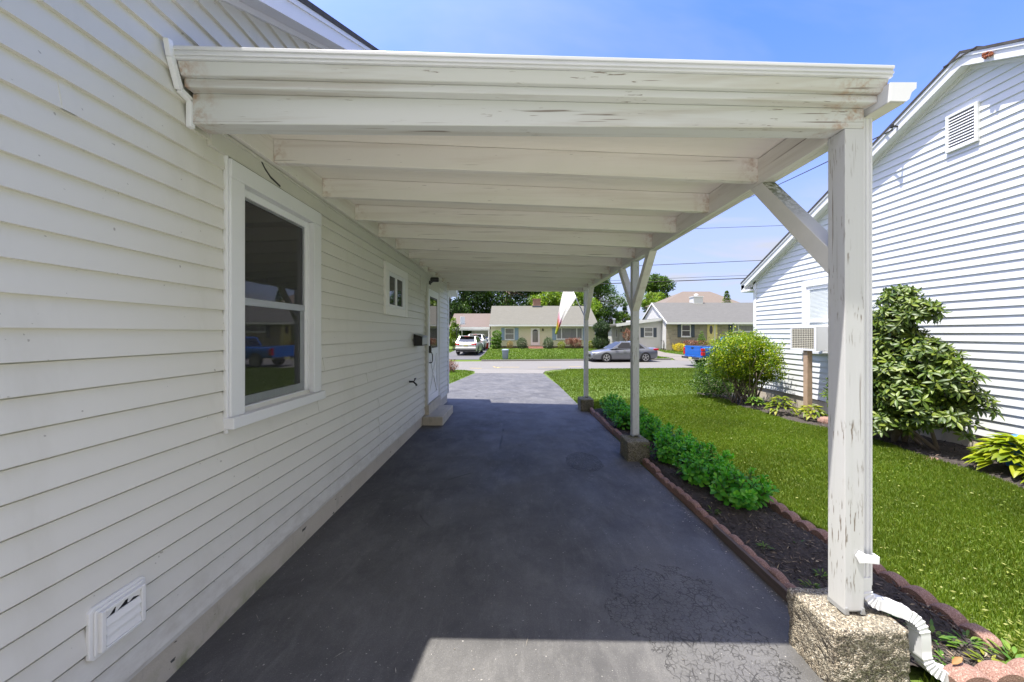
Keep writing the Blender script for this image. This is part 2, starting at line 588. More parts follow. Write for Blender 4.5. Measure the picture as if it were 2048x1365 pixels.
    M['soil'] = k.fin(c, 0.95, k.bump(k.noise(iso, 30, 4), 0.6, 0.02))
    k = NT('dark_mulch')
    iso = k.pos()
    c = k.mix(k.noise(iso, 28, 4), (0.018, 0.015, 0.013), (0.075, 0.060, 0.050))
    M['mulch'] = k.fin(c, 0.95, k.bump(k.noise(iso, 60, 4, 0.7), 0.9, 0.02))
    k = NT('mulch_chip')
    c = k.ramp(k.island(), [(0.0, (0.022, 0.018, 0.016)), (0.70, (0.075, 0.062, 0.054)), (0.92, (0.15, 0.11, 0.075)), (1.0, (0.34, 0.28, 0.19))])
    M['chip'] = k.fin(c, 0.9)
    k = NT('grit')
    c = k.ramp(k.island(), [(0.0, (0.10, 0.09, 0.08)), (0.6, (0.30, 0.27, 0.22)), (1.0, (0.55, 0.52, 0.45))])
    M['grit'] = k.fin(c, 0.9)
    M['grass'] = leaf_mat('grass_blades', [(0.068, 0.124, 0.006), (0.098, 0.158, 0.008), (0.150, 0.184, 0.020)], 0.38, 0.5, 0.9)
    M['grass_far'] = leaf_mat('far_grass_blades', [(0.0738, 0.1476, 0.0082), (0.1025, 0.1804, 0.0107), (0.1476, 0.1886, 0.0246)], 0.3, 0.5, 0.5)
    M['sedum'] = leaf_mat('sedum_leaves', [(0.04, 0.23, 0.016), (0.09, 0.36, 0.025), (0.20, 0.48, 0.04)], 0.3, 0.5, 5)
    M['sedum_stem'] = paint('sedum_stem', (0.08, 0.14, 0.03), 0.6)
    M['weed'] = leaf_mat('weed_leaves', [(0.05, 0.13, 0.015), (0.09, 0.18, 0.02), (0.17, 0.23, 0.03)], 0.3, 0.5, 5)
    M['dry_leaf'] = leaf_mat('dry_leaves', [(0.22, 0.08, 0.03), (0.30, 0.14, 0.05), (0.34, 0.24, 0.10)], 0.1, 0.6, 5)
    M['rhodo'] = leaf_mat('rhododendron_leaves', [(0.0285, 0.0617, 0.0076), (0.0712, 0.1187, 0.0114), (0.1520, 0.1947, 0.0209)], 0.18, 0.45, 2.2, 0.35)
    M['azalea'] = leaf_mat('azalea_leaves', [(0.05, 0.125, 0.005), (0.155, 0.255, 0.008), (0.36, 0.37, 0.012)], 0.32, 0.42, 2.0)
    M['azalea_dark'] = leaf_mat('dark_shrub_leaves', [(0.018, 0.050, 0.004), (0.038, 0.092, 0.005), (0.07, 0.135, 0.007)], 0.2, 0.45, 3)
    M['clover'] = leaf_mat('clover_leaves', [(0.12, 0.17, 0.02), (0.18, 0.22, 0.03), (0.30, 0.30, 0.10)], 0.3, 0.5, 3)
    M['hosta'] = leaf_mat('hosta_leaves', [(0.11, 0.17, 0.010), (0.21, 0.26, 0.012), (0.32, 0.34, 0.02)], 0.35, 0.42, 3)
    M['yellow_leaf'] = leaf_mat('yellow_leaves', [(0.35, 0.30, 0.010), (0.50, 0.40, 0.012), (0.60, 0.46, 0.03)], 0.2, 0.5, 2)
    M['gold_leaf'] = leaf_mat('gold_green_leaves', [(0.08, 0.14, 0.010), (0.16, 0.20, 0.012), (0.27, 0.27, 0.025)], 0.3, 0.5, 2)
    M['red_leaf'] = leaf_mat('reddish_leaves', [(0.13, 0.05, 0.04), (0.22, 0.09, 0.07), (0.30, 0.17, 0.12)], 0.2, 0.5, 2)
    M['tan_leaf'] = leaf_mat('tan_leaves', [(0.15, 0.12, 0.05), (0.25, 0.19, 0.07), (0.32, 0.22, 0.08)], 0.2, 0.5, 2)
    M['topiary'] = leaf_mat('topiary_needles', [(0.04, 0.11, 0.006), (0.08, 0.19, 0.008), (0.14, 0.26, 0.012)], 0.15, 0.5, 2)
    M['yew'] = leaf_mat('dark_evergreen_leaves', [(0.012, 0.03, 0.010), (0.025, 0.055, 0.014), (0.05, 0.085, 0.02)], 0.12, 0.5, 2)
    M['shrub_grey'] = leaf_mat('grey_green_leaves', [(0.05, 0.08, 0.04), (0.08, 0.12, 0.06), (0.13, 0.17, 0.09)], 0.15, 0.5, 2)
    M['tree_dark'] = leaf_mat('dark_tree_leaves', [(0.015, 0.042, 0.006), (0.032, 0.078, 0.009), (0.07, 0.13, 0.012)], 0.25, 0.45, 0.35)
    M['tree_mid'] = leaf_mat('tree_leaves', [(0.03, 0.075, 0.012), (0.06, 0.12, 0.016), (0.11, 0.18, 0.022)], 0.3, 0.45, 0.3)
    M['tree_light'] = leaf_mat('light_tree_leaves', [(0.07, 0.14, 0.010), (0.13, 0.22, 0.014), (0.22, 0.29, 0.02)], 0.3, 0.45, 0.3)
    k = NT('bark')
    c = k.mix(k.noise(k.pos((8, 8, 1.5)), 3, 4), (0.05, 0.038, 0.028), (0.14, 0.11, 0.08))
    M['bark'] = k.fin(c, 0.9, k.bump(k.noise(k.pos((8, 8, 1.5)), 5, 4), 0.7, 0.02))
    k = NT('shrub_stem')
    c = k.mix(k.noise(k.pos((8, 8, 3)), 4, 4), (0.11, 0.085, 0.065), (0.26, 0.21, 0.16))
    M['stem'] = k.fin(c, 0.85)

    # --- roofs and masonry
    def shingle(name, a, b, sx=1.0):
        k = NT(name)
        p = k.pos()
        br = k.n('ShaderNodeTexBrick')
        mp = k.n('ShaderNodeMapping')
        k.link(p, mp.inputs['Vector'])
        br.inputs['Scale'].default_value = 1.0
        br.inputs['Brick Width'].default_value = 0.33
        br.inputs['Row Height'].default_value = 0.13
        br.inputs['Mortar Size'].default_value = 0.008
        br.inputs['Color1'].default_value = (a[0], a[1], a[2], 1)
        br.inputs['Color2'].default_value = (b[0], b[1], b[2], 1)
        br.inputs['Mortar'].default_value = (a[0] * 0.4, a[1] * 0.4, a[2] * 0.4, 1)
        k.link(mp.outputs[0], br.inputs['Vector'])
        c = k.mix(k.noise(p, 1.4, 5, 0.7), br.outputs['Color'], (a[0] * 0.75, a[1] * 0.75, a[2] * 0.75))
        c = k.mix(k.noise(p, 25, 2), c, b)
        return k.fin(c, 0.9, k.bump(br.outputs['Fac'], 0.3, 0.01))
    M['shingle_dark'] = shingle('dark_shingles', (0.035, 0.033, 0.032), (0.08, 0.075, 0.07))
    M['shingle_tan'] = shingle('greyish_tan_shingles', (0.0920, 0.0896, 0.0736), (0.1344, 0.1304, 0.1080))
    M['shingle_grey'] = shingle('grey_shingles', (0.0800, 0.0800, 0.0760), (0.1200, 0.1192, 0.1136))
    M['shingle_brown'] = shingle('brown_shingles', (0.122, 0.098, 0.078), (0.158, 0.128, 0.104))
    M['shingle_pink'] = shingle('pinkish_shingles', (0.1087, 0.0840, 0.0735), (0.1425, 0.1140, 0.1013))
    k = NT('stone_veneer')
    p = k.pos()
    wv = k.mix(0.06, p, k.n('ShaderNodeTexNoise').outputs['Color'])
    mp = k.n('ShaderNodeMapping')
    k.link(wv, mp.inputs['Vector'])
    mp.inputs['Rotation'].default_value = (math.radians(90), 0, 0)
    br = k.n('ShaderNodeTexBrick')
    k.link(mp.outputs[0], br.inputs['Vector'])
    for nm, v in (('Scale', 1.0), ('Brick Width', 0.62), ('Row Height', 0.19), ('Mortar Size', 0.014)):
        br.inputs[nm].default_value = v
    br.inputs['Color1'].default_value = (0.32, 0.30, 0.255, 1)
    br.inputs['Color2'].default_value = (0.165, 0.155, 0.135, 1)
    br.inputs['Mortar'].default_value = (0.36, 0.34, 0.30, 1)
    c = k.mix(k.noise(p, 3, 4), br.outputs['Color'], (0.36, 0.31, 0.24))
    M['stone'] = k.fin(c, 0.9, k.bump(br.outputs['Fac'], 0.4, 0.02))
    k = NT('red_brick')
    p = k.pos()
    mp = k.n('ShaderNodeMapping')
    k.link(p, mp.inputs['Vector'])
    mp.inputs['Rotation'].default_value = (math.radians(90), 0, 0)
    br = k.n('ShaderNodeTexBrick')
    k.link(mp.outputs[0], br.inputs['Vector'])
    for nm, v in (('Scale', 1.0), ('Brick Width', 0.21), ('Row Height', 0.075), ('Mortar Size', 0.01)):
        br.inputs[nm].default_value = v
    br.inputs['Color1'].default_value = (0.23, 0.09, 0.06, 1)
    br.inputs['Color2'].default_value = (0.30, 0.13, 0.09, 1)
    br.inputs['Mortar'].default_value = (0.33, 0.29, 0.25, 1)
    M['brick'] = k.fin(br.outputs['Color'], 0.9)

    # --- glass
    k = NT('dark_window_glass')
    k.fin((0.012, 0.013, 0.014), 0.02, k.bump(k.noise(k.pos(), 3.0, 2), 0.04, 0.01), 0.9)
    M['glass'] = k.mat
    k = NT('pale_window_glass')
    c = k.mix(k.noise(k.pos((1, 1, 0.25)), 5, 3), (0.10, 0.11, 0.12), (0.26, 0.26, 0.25))
    M['glass_pale'] = k.fin(c, 0.08, spec=0.6)
    k = NT('clear_glass')
    tr = k.n('ShaderNodeBsdfTransparent')
    tr.inputs[0].default_value = (0.92, 0.95, 0.95, 1)
    gl = k.n('ShaderNodeBsdfGlossy')
    gl.inputs['Roughness'].default_value = 0.02
    ms = k.n('ShaderNodeMixShader')
    ms.inputs[0].default_value = 0.13
    k.link(tr.outputs[0], ms.inputs[1])
    k.link(gl.outputs[0], ms.inputs[2])
    k.link(ms.outputs[0], k.out.inputs['Surface'])
    M['glass_clear'] = k.mat
    k = NT('insect_screen')
    tr = k.n('ShaderNodeBsdfTransparent')
    df = k.n('ShaderNodeBsdfDiffuse')
    df.inputs[0].default_value = (0.10, 0.10, 0.10, 1)
    ms = k.n('ShaderNodeMixShader')
    wv = k.noise(k.pos((1, 30, 2)), 2.0, 2)
    k.link(k.ramp(wv, [(0.3, 0.12), (0.7, 0.20)]), ms.inputs[0])
    k.link(tr.outputs[0], ms.inputs[1])
    k.link(df.outputs[0], ms.inputs[2])
    k.link(ms.outputs[0], k.out.inputs['Surface'])
    M['screen'] = k.mat

    # --- painted and plastic odds and ends
    P = lambda key, nm, c, r=0.45, **kw: M.__setitem__(key, paint(nm, c, r, **kw))
    P('black', 'black_paint', (0.012, 0.012, 0.013), 0.45)
    P('black_metal', 'black_metal', (0.02, 0.02, 0.02), 0.35)
    P('tyre', 'tyre_rubber', (0.018, 0.018, 0.018), 0.8)
    P('shutter_blue', 'pale_blue_shutter', (0.25, 0.36, 0.48), 0.5)
    P('shutter_grey', 'slate_grey_shutter', (0.055, 0.075, 0.10), 0.5)
    P('door_cream', 'cream_door_paint', (0.66, 0.56, 0.24), 0.5)
    P('blind', 'ivory_blind', (0.70, 0.70, 0.67), 0.5)
    P('blue_plastic', 'blue_plastic', (0.05, 0.20, 0.60), 0.4)
    P('navy_plastic', 'navy_plastic', (0.03, 0.07, 0.22), 0.4)
    P('red_plastic', 'red_plastic', (0.38, 0.03, 0.03), 0.4)
    P('grey_can', 'blue_grey_plastic', (0.19, 0.24, 0.30), 0.5)
    P('post_wood', 'tan_treated_wood', (0.38, 0.27, 0.18), 0.8, var=0.25, scale=9, bump=0.3)
    P('dark_grille', 'dark_coil', (0.10, 0.09, 0.08), 0.6)
    P('ivory', 'ivory_plastic', (0.66, 0.62, 0.50), 0.5)
    P('vent_white', 'white_vent_plastic', (0.74, 0.74, 0.71), 0.4, var=0.04)
    P('lamp_red', 'red_lens', (0.45, 0.012, 0.012), 0.2)
    P('lamp_clear', 'clear_lens', (0.55, 0.56, 0.58), 0.15)
    P('plate', 'plate_paint', (0.50, 0.47, 0.20), 0.4)
    P('rim', 'alloy_rim', (0.55, 0.55, 0.56), 0.3, metal=0.7)
    P('chrome', 'chrome', (0.70, 0.70, 0.70), 0.15, metal=1.0)
    P('dark_trim', 'dark_bumper_plastic', (0.03, 0.03, 0.032), 0.6)
    P('wire', 'black_cable', (0.015, 0.015, 0.015), 0.6)
    P('pole_white', 'white_pole', (0.80, 0.80, 0.80), 0.4)
    P('wasp', 'rusty_clay', (0.24, 0.07, 0.03), 0.9)
    P('dark_base', 'dark_red_footing', (0.09, 0.05, 0.045), 0.9)
    P('slate', 'blue_flashing', (0.07, 0.08, 0.11), 0.5)

    def carpaint(key, nm, c, metal=0.4, rough=0.28):
        k = NT(nm)
        k.fin(c, rough, metal=metal)
        k.b.inputs['Coat Weight'].default_value = 0.8
        k.b.inputs['Coat Roughness'].default_value = 0.05
        M[key] = k.mat
    carpaint('car_grey', 'grey_car_paint', (0.17, 0.18, 0.20))
    carpaint('car_silver', 'silver_car_paint', (0.58, 0.59, 0.60))
    carpaint('car_white', 'white_car_paint', (0.72, 0.73, 0.74), 0.0)
    carpaint('car_blue', 'blue_truck_paint', (0.015, 0.13, 0.52), 0.2)
    k = NT('printed_flag')
    ob = k.pos(obj=True)
    sep = k.n('ShaderNodeSeparateXYZ')
    k.link(k.n('ShaderNodeTexCoord').outputs['UV'], sep.inputs[0])
    k.mat['note'] = 'bands by cloth length'
    c = k.ramp(sep.outputs[1], [(0.0, (0.45, 0.55, 0.08)), (0.14, (0.70, 0.68, 0.05)), (0.24, (0.72, 0.25, 0.22)), (0.32, (0.78, 0.50, 0.60)), (0.42, (0.82, 0.80, 0.78)), (1.0, (0.85, 0.85, 0.84))])
    dots = k.voro(k.n('ShaderNodeTexCoord').outputs['UV'], 7, 'F1', 'Distance')
    c = k.mix(k.ramp(dots, [(0.12, 0.5), (0.2, 0)]), c, (0.60, 0.62, 0.25))
    k.fin(c, 0.7)
    tr = k.n('ShaderNodeBsdfTranslucent')
    k.link(c, tr.inputs[0])
    ms = k.n('ShaderNodeMixShader')
    ms.inputs[0].default_value = 0.45
    k.link(k.b.outputs[0], ms.inputs[1])
    k.link(tr.outputs[0], ms.inputs[2])
    k.link(ms.outputs[0], k.out.inputs['Surface'])
    M['flag'] = k.mat


make_materials()


# ------------------------------------------------------------------ camera, sun, sky
def camera_and_light():
    cd = bpy.data.cameras.new('camera')
    cam = bpy.data.objects.new('camera', cd)
    COL.objects.link(cam)
    cam.location = (0, 0, EYE)
    cam.rotation_euler = (math.radians(90), 0, 0)
    cd.sensor_width = 36.0
    cd.lens = 700.0 / 2048.0 * 36.0
    cd.shift_x = -5.0 / 2048.0
    cd.shift_y = -15.5 / 2048.0
    cd.clip_start = 0.05
    cd.clip_end = 3000
    SC.camera = cam
    d = Vector((0.275, 0.087, -1.0)).normalized()
    sd = bpy.data.lights.new('sun', 'SUN')
    sd.energy = SUN
    sd.angle = math.radians(0.5)
    sd.color = (1.0, 0.945, 0.87)
    so = bpy.data.objects.new('sun', sd)
    COL.objects.link(so)
    so.location = (-5, -2, 30)
    so.rotation_euler = d.to_track_quat('-Z', 'Y').to_euler()
    w = bpy.data.worlds.new('World')
    SC.world = w
    w.use_nodes = True
    t = w.node_tree
    bg = t.nodes['Background']
    sky = t.nodes.new('ShaderNodeTexSky')
    sky.sky_type = 'NISHITA'
    sky.sun_disc = False
    sky.sun_elevation = math.asin(-d.z)
    sky.sun_rotation = math.atan2(-d.x, -d.y)
    sky.air_density = 1.0
    sky.dust_density = 0.6
    sky.ozone_density = 2.0
    # thin high cloud, thicker towards the horizon
    gn = t.nodes.new('ShaderNodeNewGeometry')
    sp = t.nodes.new('ShaderNodeSeparateXYZ')
    neg = t.nodes.new('ShaderNodeVectorMath')
    neg.operation = 'SCALE'
    neg.inputs['Scale'].default_value = -1.0
    t.links.new(gn.outputs['Incoming'], neg.inputs[0])
    t.links.new(neg.outputs[0], sp.inputs[0])

    def mt(op, a, b=None, clamp=False):
        nd = t.nodes.new('ShaderNodeMath')
        nd.operation = op
        nd.use_clamp = clamp
        for i, v in enumerate((a, b)):
            if v is None:
                continue
            if hasattr(v, 'is_linked'):
                t.links.new(v, nd.inputs[i])
            else:
                nd.inputs[i].default_value = v
        return nd.outputs[0]
    zz = mt('ADD', mt('MAXIMUM', sp.outputs[2], 0.0), 0.12)
    cx, cy = mt('DIVIDE', sp.outputs[0], zz), mt('DIVIDE', sp.outputs[1], zz)
    cb = t.nodes.new('ShaderNodeCombineXYZ')
    t.links.new(mt('MULTIPLY', cx, 0.5), cb.inputs[0])
    t.links.new(mt('MULTIPLY', cy, 1.1), cb.inputs[1])
    no = t.nodes.new('ShaderNodeTexNoise')
    t.links.new(cb.outputs[0], no.inputs['Vector'])
    no.inputs['Scale'].default_value = 1.15
    no.inputs['Detail'].default_value = 6
    no.inputs['Roughness'].default_value = 0.55
    no.inputs['Distortion'].default_value = 0.6
    cl = t.nodes.new('ShaderNodeValToRGB')
    cl.color_ramp.elements[0].position = 0.47
    cl.color_ramp.elements[1].position = 0.85
    t.links.new(no.outputs['Fac'], cl.inputs[0])
    hor = t.nodes.new('ShaderNodeValToRGB')
    e = hor.color_ramp.elements
    e[0].position, e[0].color = 0.0, (0.95, 0.95, 0.95, 1)
    e[1].position, e[1].color = 0.72, (0.0, 0.0, 0.0, 1)
    m1 = hor.color_ramp.elements.new(0.25)
    m1.color = (0.72, 0.72, 0.72, 1)
    m2 = hor.color_ramp.elements.new(0.43)
    m2.color = (0.24, 0.24, 0.24, 1)
    t.links.new(sp.outputs[2], hor.inputs[0])
    fac = mt('ADD', mt('MULTIPLY', cl.outputs[0], 0.62), hor.outputs[0], True)
    mx = t.nodes.new('ShaderNodeMix')
    mx.data_type = 'RGBA'
    t.links.new(fac, mx.inputs[0])
    tint = t.nodes.new('ShaderNodeMix')
    tint.data_type = 'RGBA'
    tint.blend_type = 'MULTIPLY'
    tint.inputs[0].default_value = 1.0
    t.links.new(sky.outputs[0], tint.inputs[6])
    tint.inputs[7].default_value = SKY_TINT
    # pale sky added behind the viewer, out of view, to fill the shade
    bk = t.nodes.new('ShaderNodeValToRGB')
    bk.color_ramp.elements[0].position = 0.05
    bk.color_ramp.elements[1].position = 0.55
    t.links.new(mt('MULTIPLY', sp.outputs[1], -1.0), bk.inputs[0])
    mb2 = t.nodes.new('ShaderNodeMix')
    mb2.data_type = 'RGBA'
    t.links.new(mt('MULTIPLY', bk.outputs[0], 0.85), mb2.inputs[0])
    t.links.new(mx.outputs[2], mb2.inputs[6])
    mb2.inputs[7].default_value = BACK_FILL
    t.links.new(tint.outputs[2], mx.inputs[6])
    mx.inputs[7].default_value = CLOUD
    # broad glow added around the high sun, out of view, as overhead fill
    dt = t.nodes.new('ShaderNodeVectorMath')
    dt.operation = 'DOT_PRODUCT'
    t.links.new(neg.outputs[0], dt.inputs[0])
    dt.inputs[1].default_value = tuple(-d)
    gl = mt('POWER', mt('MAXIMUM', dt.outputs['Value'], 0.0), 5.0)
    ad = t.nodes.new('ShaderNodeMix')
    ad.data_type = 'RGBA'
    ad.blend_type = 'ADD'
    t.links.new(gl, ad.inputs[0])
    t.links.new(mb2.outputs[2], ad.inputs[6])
    ad.inputs[7].default_value = SUN_FILL
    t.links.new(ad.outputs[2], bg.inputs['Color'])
    bg.inputs['Strength'].default_value = SKY
    vs = SC.view_settings
    vs.view_transform = 'Standard'
    vs.look = 'None'
    vs.gamma = 1.0
    vs.use_curve_mapping = False
    vs.exposure = EXPOSURE
    SC.cycles.max_bounces = 8
    SC.cycles.diffuse_bounces = 4
    SC.cycles.glossy_bounces = 4
    SC.cycles.transmission_bounces = 4
    SC.cycles.transparent_max_bounces = 8
    SC.cycles.use_denoising = True
    SC.cycles.sample_clamp_indirect = 8


SUN, SKY, EXPOSURE = 5.0, 0.108, 1.24
CLOUD = (2.75, 2.95, 3.6, 1)
BACK_FILL = (2.9, 2.75, 2.6, 1)
SUN_FILL = (9.5, 8.4, 7.0, 1)
SKY_TINT = (0.38, 0.76, 1.72, 1)
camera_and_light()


# ------------------------------------------------------------------ ground, street, drives
def grid_sheet(xs, vs, hfun, yfun=None):
    X, V = np.meshgrid(xs, vs)
    Y = V if yfun is None else yfun(X, V)
    Z = hfun(X, Y)
    v = np.stack([X, Y, Z], -1).reshape(-1, 3)
    nx, ny = len(xs), len(vs)
    i, j = np.meshgrid(np.arange(nx - 1), np.arange(ny - 1))
    a = (j * nx + i).ravel()
    f = np.stack([a, a + 1, a + nx + 1, a + nx], -1)
    return v, f


def askew(X, V):
    w = sm((V - 9) / 7.0) * (1 - sm((V - 29) / 9.0))
    return V + tilt(X) * w


xs = np.unique(np.round(np.concatenate([np.linspace(-400, -40, 13), np.linspace(-40, -8, 17), np.linspace(-8, 16, 61),
                                        np.linspace(16, 60, 23), np.linspace(60, 400, 12)]), 4))
vs_ = np.unique(np.round(np.concatenate([np.linspace(-60, -4, 8), np.linspace(-4, 19.7, 70), [19.705], np.linspace(19.9, 25.5, 7),
                                         [25.55, 25.62, 25.66], np.linspace(26, 42, 30), np.linspace(46, 900, 24)]), 4))
v, f = grid_sheet(xs, vs_, lambda x, y: G(x, y) - 0.012, askew)
tag(np_mesh('ground', v, f, M['soil'], smooth=True), kind='structure')

xs2 = np.concatenate([np.linspace(-60, -8, 14), np.linspace(-6, 20, 27), np.linspace(24, 60, 10)])
v, f = grid_sheet(xs2, np.linspace(NEAR_EDGE, FAR_EDGE, 5), lambda x, y: 0 * x + ROAD_Z + 0.006, lambda X, V: V + tilt(X))
tag(np_mesh('street', v, f, M['street'], smooth=True), kind='structure')


def strip(name, rows, mat, lift, nx=9, kind='structure', skew=False):
    """rows: (y, left x, right x)"""
    rows = sorted(rows)
    ys = []
    for (a, *_), (b, *_) in zip(rows[:-1], rows[1:]):
        ys += list(np.linspace(a, b, max(2, int((b - a) / 0.35) + 1))[:-1])
    ys.append(rows[-1][0])
    ry = [r[0] for r in rows]
    vv = []
    for y in ys:
        l, r = np.interp(y, ry, [q[1] for q in rows]), np.interp(y, ry, [q[2] for q in rows])
        for x in np.linspace(l, r, nx):
            yy = y + (tilt(x) if skew else 0)
            vv.append((x, yy, g(x, yy) + lift))
    i, j = np.meshgrid(np.arange(nx - 1), np.arange(len(ys) - 1))
    a = (j * nx + i).ravel()
    ff = np.stack([a, a + 1, a + nx + 1, a + nx], -1)
    return tag(np_mesh(name, vv, ff, mat, smooth=True), kind=kind)


strip('driveway', [(-3, -1.60, 1.40), (1.5, -1.60, 1.40), (1.78, -1.60, 1.40), (1.82, -1.60, 1.63), (4.25, -1.60, 1.52), (7.3, -1.60, 1.56), (7.65, -1.60, 1.5),
                   (8.2, -1.60, 1.50), (8.5, -2.1, 1.50), (12.2, -2.25, 1.52), (15, -2.05, 1.42), (17.0, -1.92, 1.40)], M['asphalt'], 0.004, 13)
strip('driveway_apron', [(17.0, -1.92, 1.40), (18.4, -2.1, 1.6), (19.2, -2.6, 2.1), (19.69, -3.4, 2.9)], M['apron'], 0.006, 9)
pt = MB()  # unseen pale slab added behind the camera to bounce sunlight under the carport
pt.box(-9.0, 9.0, -9.0, 1.15, -0.06, 0.012)
tag(pt.build('added_bounce_slab', M['bounce_slab']), kind='structure')
strip('front_walk', [(10.2, -6.0, -2.22), (11.4, -6.0, -2.24)], M['apron'], 0.010, 7)
strip('far_driveway', [(25.72, -6.4, -2.55), (27.0, -6.2, -2.75), (31, -6.1, -2.7), (39.6, -6.0, -2.9), (46, -6.0, -3.0)], M['drive_far'], 0.012, 5)
strip('gravel_driveway', [(25.72, 12.2, 16.6), (29.0, 12.0, 15.0), (33, 11.6, 14.2), (38.4, 11.6, 15.0)], M['gravel'], 0.012, 6)

# kerb along the far side of the street, open at the two drives
kb = MB()
for a, b in ((-40, -6.5), (-2.4, 11.9), (16.8, 50)):
    xx = np.linspace(a, b, int((b - a) / 1.5) + 2)
    for x0, x1 in zip(xx[:-1], xx[1:]):
        ya, yb = FAR_EDGE + tilt(x0), FAR_EDGE + tilt(x1)
        kb.hexa([(x0, ya - 0.02, ROAD_Z - 0.1), (x1, yb - 0.02, ROAD_Z - 0.1), (x1, yb + 0.13, ROAD_Z - 0.1), (x0, ya + 0.13, ROAD_Z - 0.1),
                 (x0, ya, ROAD_Z + 0.11), (x1, yb, ROAD_Z + 0.11), (x1, yb + 0.13, ROAD_Z + 0.115), (x0, ya + 0.13, ROAD_Z + 0.115)])
tag(kb.build('kerb', M['apron']), kind='structure')

# faded utility marks sprayed on the street
ym = MB()
for (x0, y0, x1, y1, w) in ((-1.2, 20.9, 0.3, 21.0, 0.10), (-1.3, 21.3, -0.9, 20.5, 0.10), (1.4, 20.9, 2.8, 21.02, 0.08), (-2.6, 20.4, -1.9, 20.2, 0.10), (3.3, 21.3, 4.1, 21.4, 0.08)):
    d = Vector((x1 - x0, y1 - y0, 0)).normalized()
    s = Vector((-d.y, d.x, 0)) * w / 2
    a, b = Vector((x0, y0, ROAD_Z + 0.011)), Vector((x1, y1, ROAD_Z + 0.011))
    ym.face([a - s, b - s, b + s, a + s])
tag(ym.build('street_marking', M['line_yellow']), kind='structure')


# ------------------------------------------------------------------ building blocks for houses
def siding(mb, O, u, n, z0, z1, expo, depth, span, mi=0, holes=(), groove=0.0):
    """Lapped boards. O origin, u along the wall, n outward; span(z) -> (u0, u1); holes: (u0, u1, z0, z1) openings."""
    O, u, n = Vector(O), Vector(u), Vector(n)
    z = z0
    up = Vector((0, 0, 1))
    gv = lambda q: 0.0045 + groove * (EYE - q)
    while z < z1 - 1e-4:
        top = min(z + expo, z1)
        cuts = [z, top] + ([top - gv(top)] if groove and top < EYE and top - z > 0.05 else [])
        for h in holes:
            cuts += [q for q in (h[2], h[3]) if z < q < top]
        cuts = sorted(set(cuts))
        for za, zt in zip(cuts[:-1], cuts[1:]):
            a0, a1 = span(za)
            b0, b1 = span(zt)
            if a1 - a0 <= 0.02:
                continue
            if b1 < b0:
                b0 = b1 = (b0 + b1) / 2
            da, db = depth * (1 - (za - z) / expo) + 0.001, depth * (1 - (zt - z) / expo) + 0.001
            gr = groove and top < EYE and abs(zt - top) < 1e-6 and za > z + 1e-6
            segs = [(a0, a1, b0, b1)]
            for h in holes:
                if za >= h[2] - 1e-6 and zt <= h[3] + 1e-6:
                    nx = []
                    for (p0, p1, q0, q1) in segs:
                        if h[0] > p0 and h[1] < p1:
                            nx += [(p0, h[0], q0, h[0]), (h[1], p1, h[1], q1)]
                        else:
                            nx.append((p0, p1, q0, q1))
                    segs = nx
            for (p0, p1, q0, q1) in segs:
                lo0, lo1 = O + u * p0 + up * za, O + u * p1 + up * za
                hi0, hi1 = O + u * q0 + up * zt, O + u * q1 + up * zt
                if gr:
                    mb.face([lo0 + n * da, lo1 + n * da, lo1 + n * (da - 0.008), lo0 + n * (da - 0.008)], mi)
                    mb.face([lo0 + n * (da - 0.008), lo1 + n * (da - 0.008), hi1 + n * (da - 0.008), hi0 + n * (da - 0.008)], mi)
                else:
                    mb.face([lo0 + n * da, lo1 + n * da, hi1 + n * db, hi0 + n * db], mi)
                if abs(za - z) < 1e-6:
                    k = 0.004 if groove and top < EYE + 0.1 else 0.0
                    mb.face([lo0 - n * k, lo1 - n * k, lo1 + n * da, lo0 + n * da], mi)
        z += expo


def trim_frame(mb, O, u, n, w, h, bw, t, sill=None, back=0.0, mi=0, head=None):
    """Picture-frame trim of outer size w x h around an opening; O = lower left outer corner on the wall."""
    O, u, n, up = Vector(O), Vector(u), Vector(n), Vector((0, 0, 1))
    head = head or bw

    def slab(a0, a1, b0, b1, t0, t1):
        P = lambda a, b, c: O + u * a + up * b + n * c
        mb.hexa([P(a0, b0, t1), P(a1, b0, t1), P(a1, b0, t0), P(a0, b0, t0), P(a0, b1, t1), P(a1, b1, t1), P(a1, b1, t0), P(a0, b1, t0)], mi)
    slab(0, bw, 0, h - head, back, t)
    slab(w - bw, w, 0, h - head, back, t)
    slab(0, w, h - head, h, back, t + 0.002)
    if sill:
        slab(-sill[0], w + sill[0], -sill[1], 0, back, t + sill[2])
    else:
        slab(bw, w - bw, 0, bw, back, t)
    return slab


def panel(mb, O, u, n, a0, a1, b0, b1, t, mi=0):
    O, u, n, up = Vector(O), Vector(u), Vector(n), Vector((0, 0, 1))
    mb.face([O + u * a0 + up * b0 + n * t, O + u * a1 + up * b0 + n * t, O + u * a1 + up * b1 + n * t, O + u * a0 + up * b1 + n * t], mi)


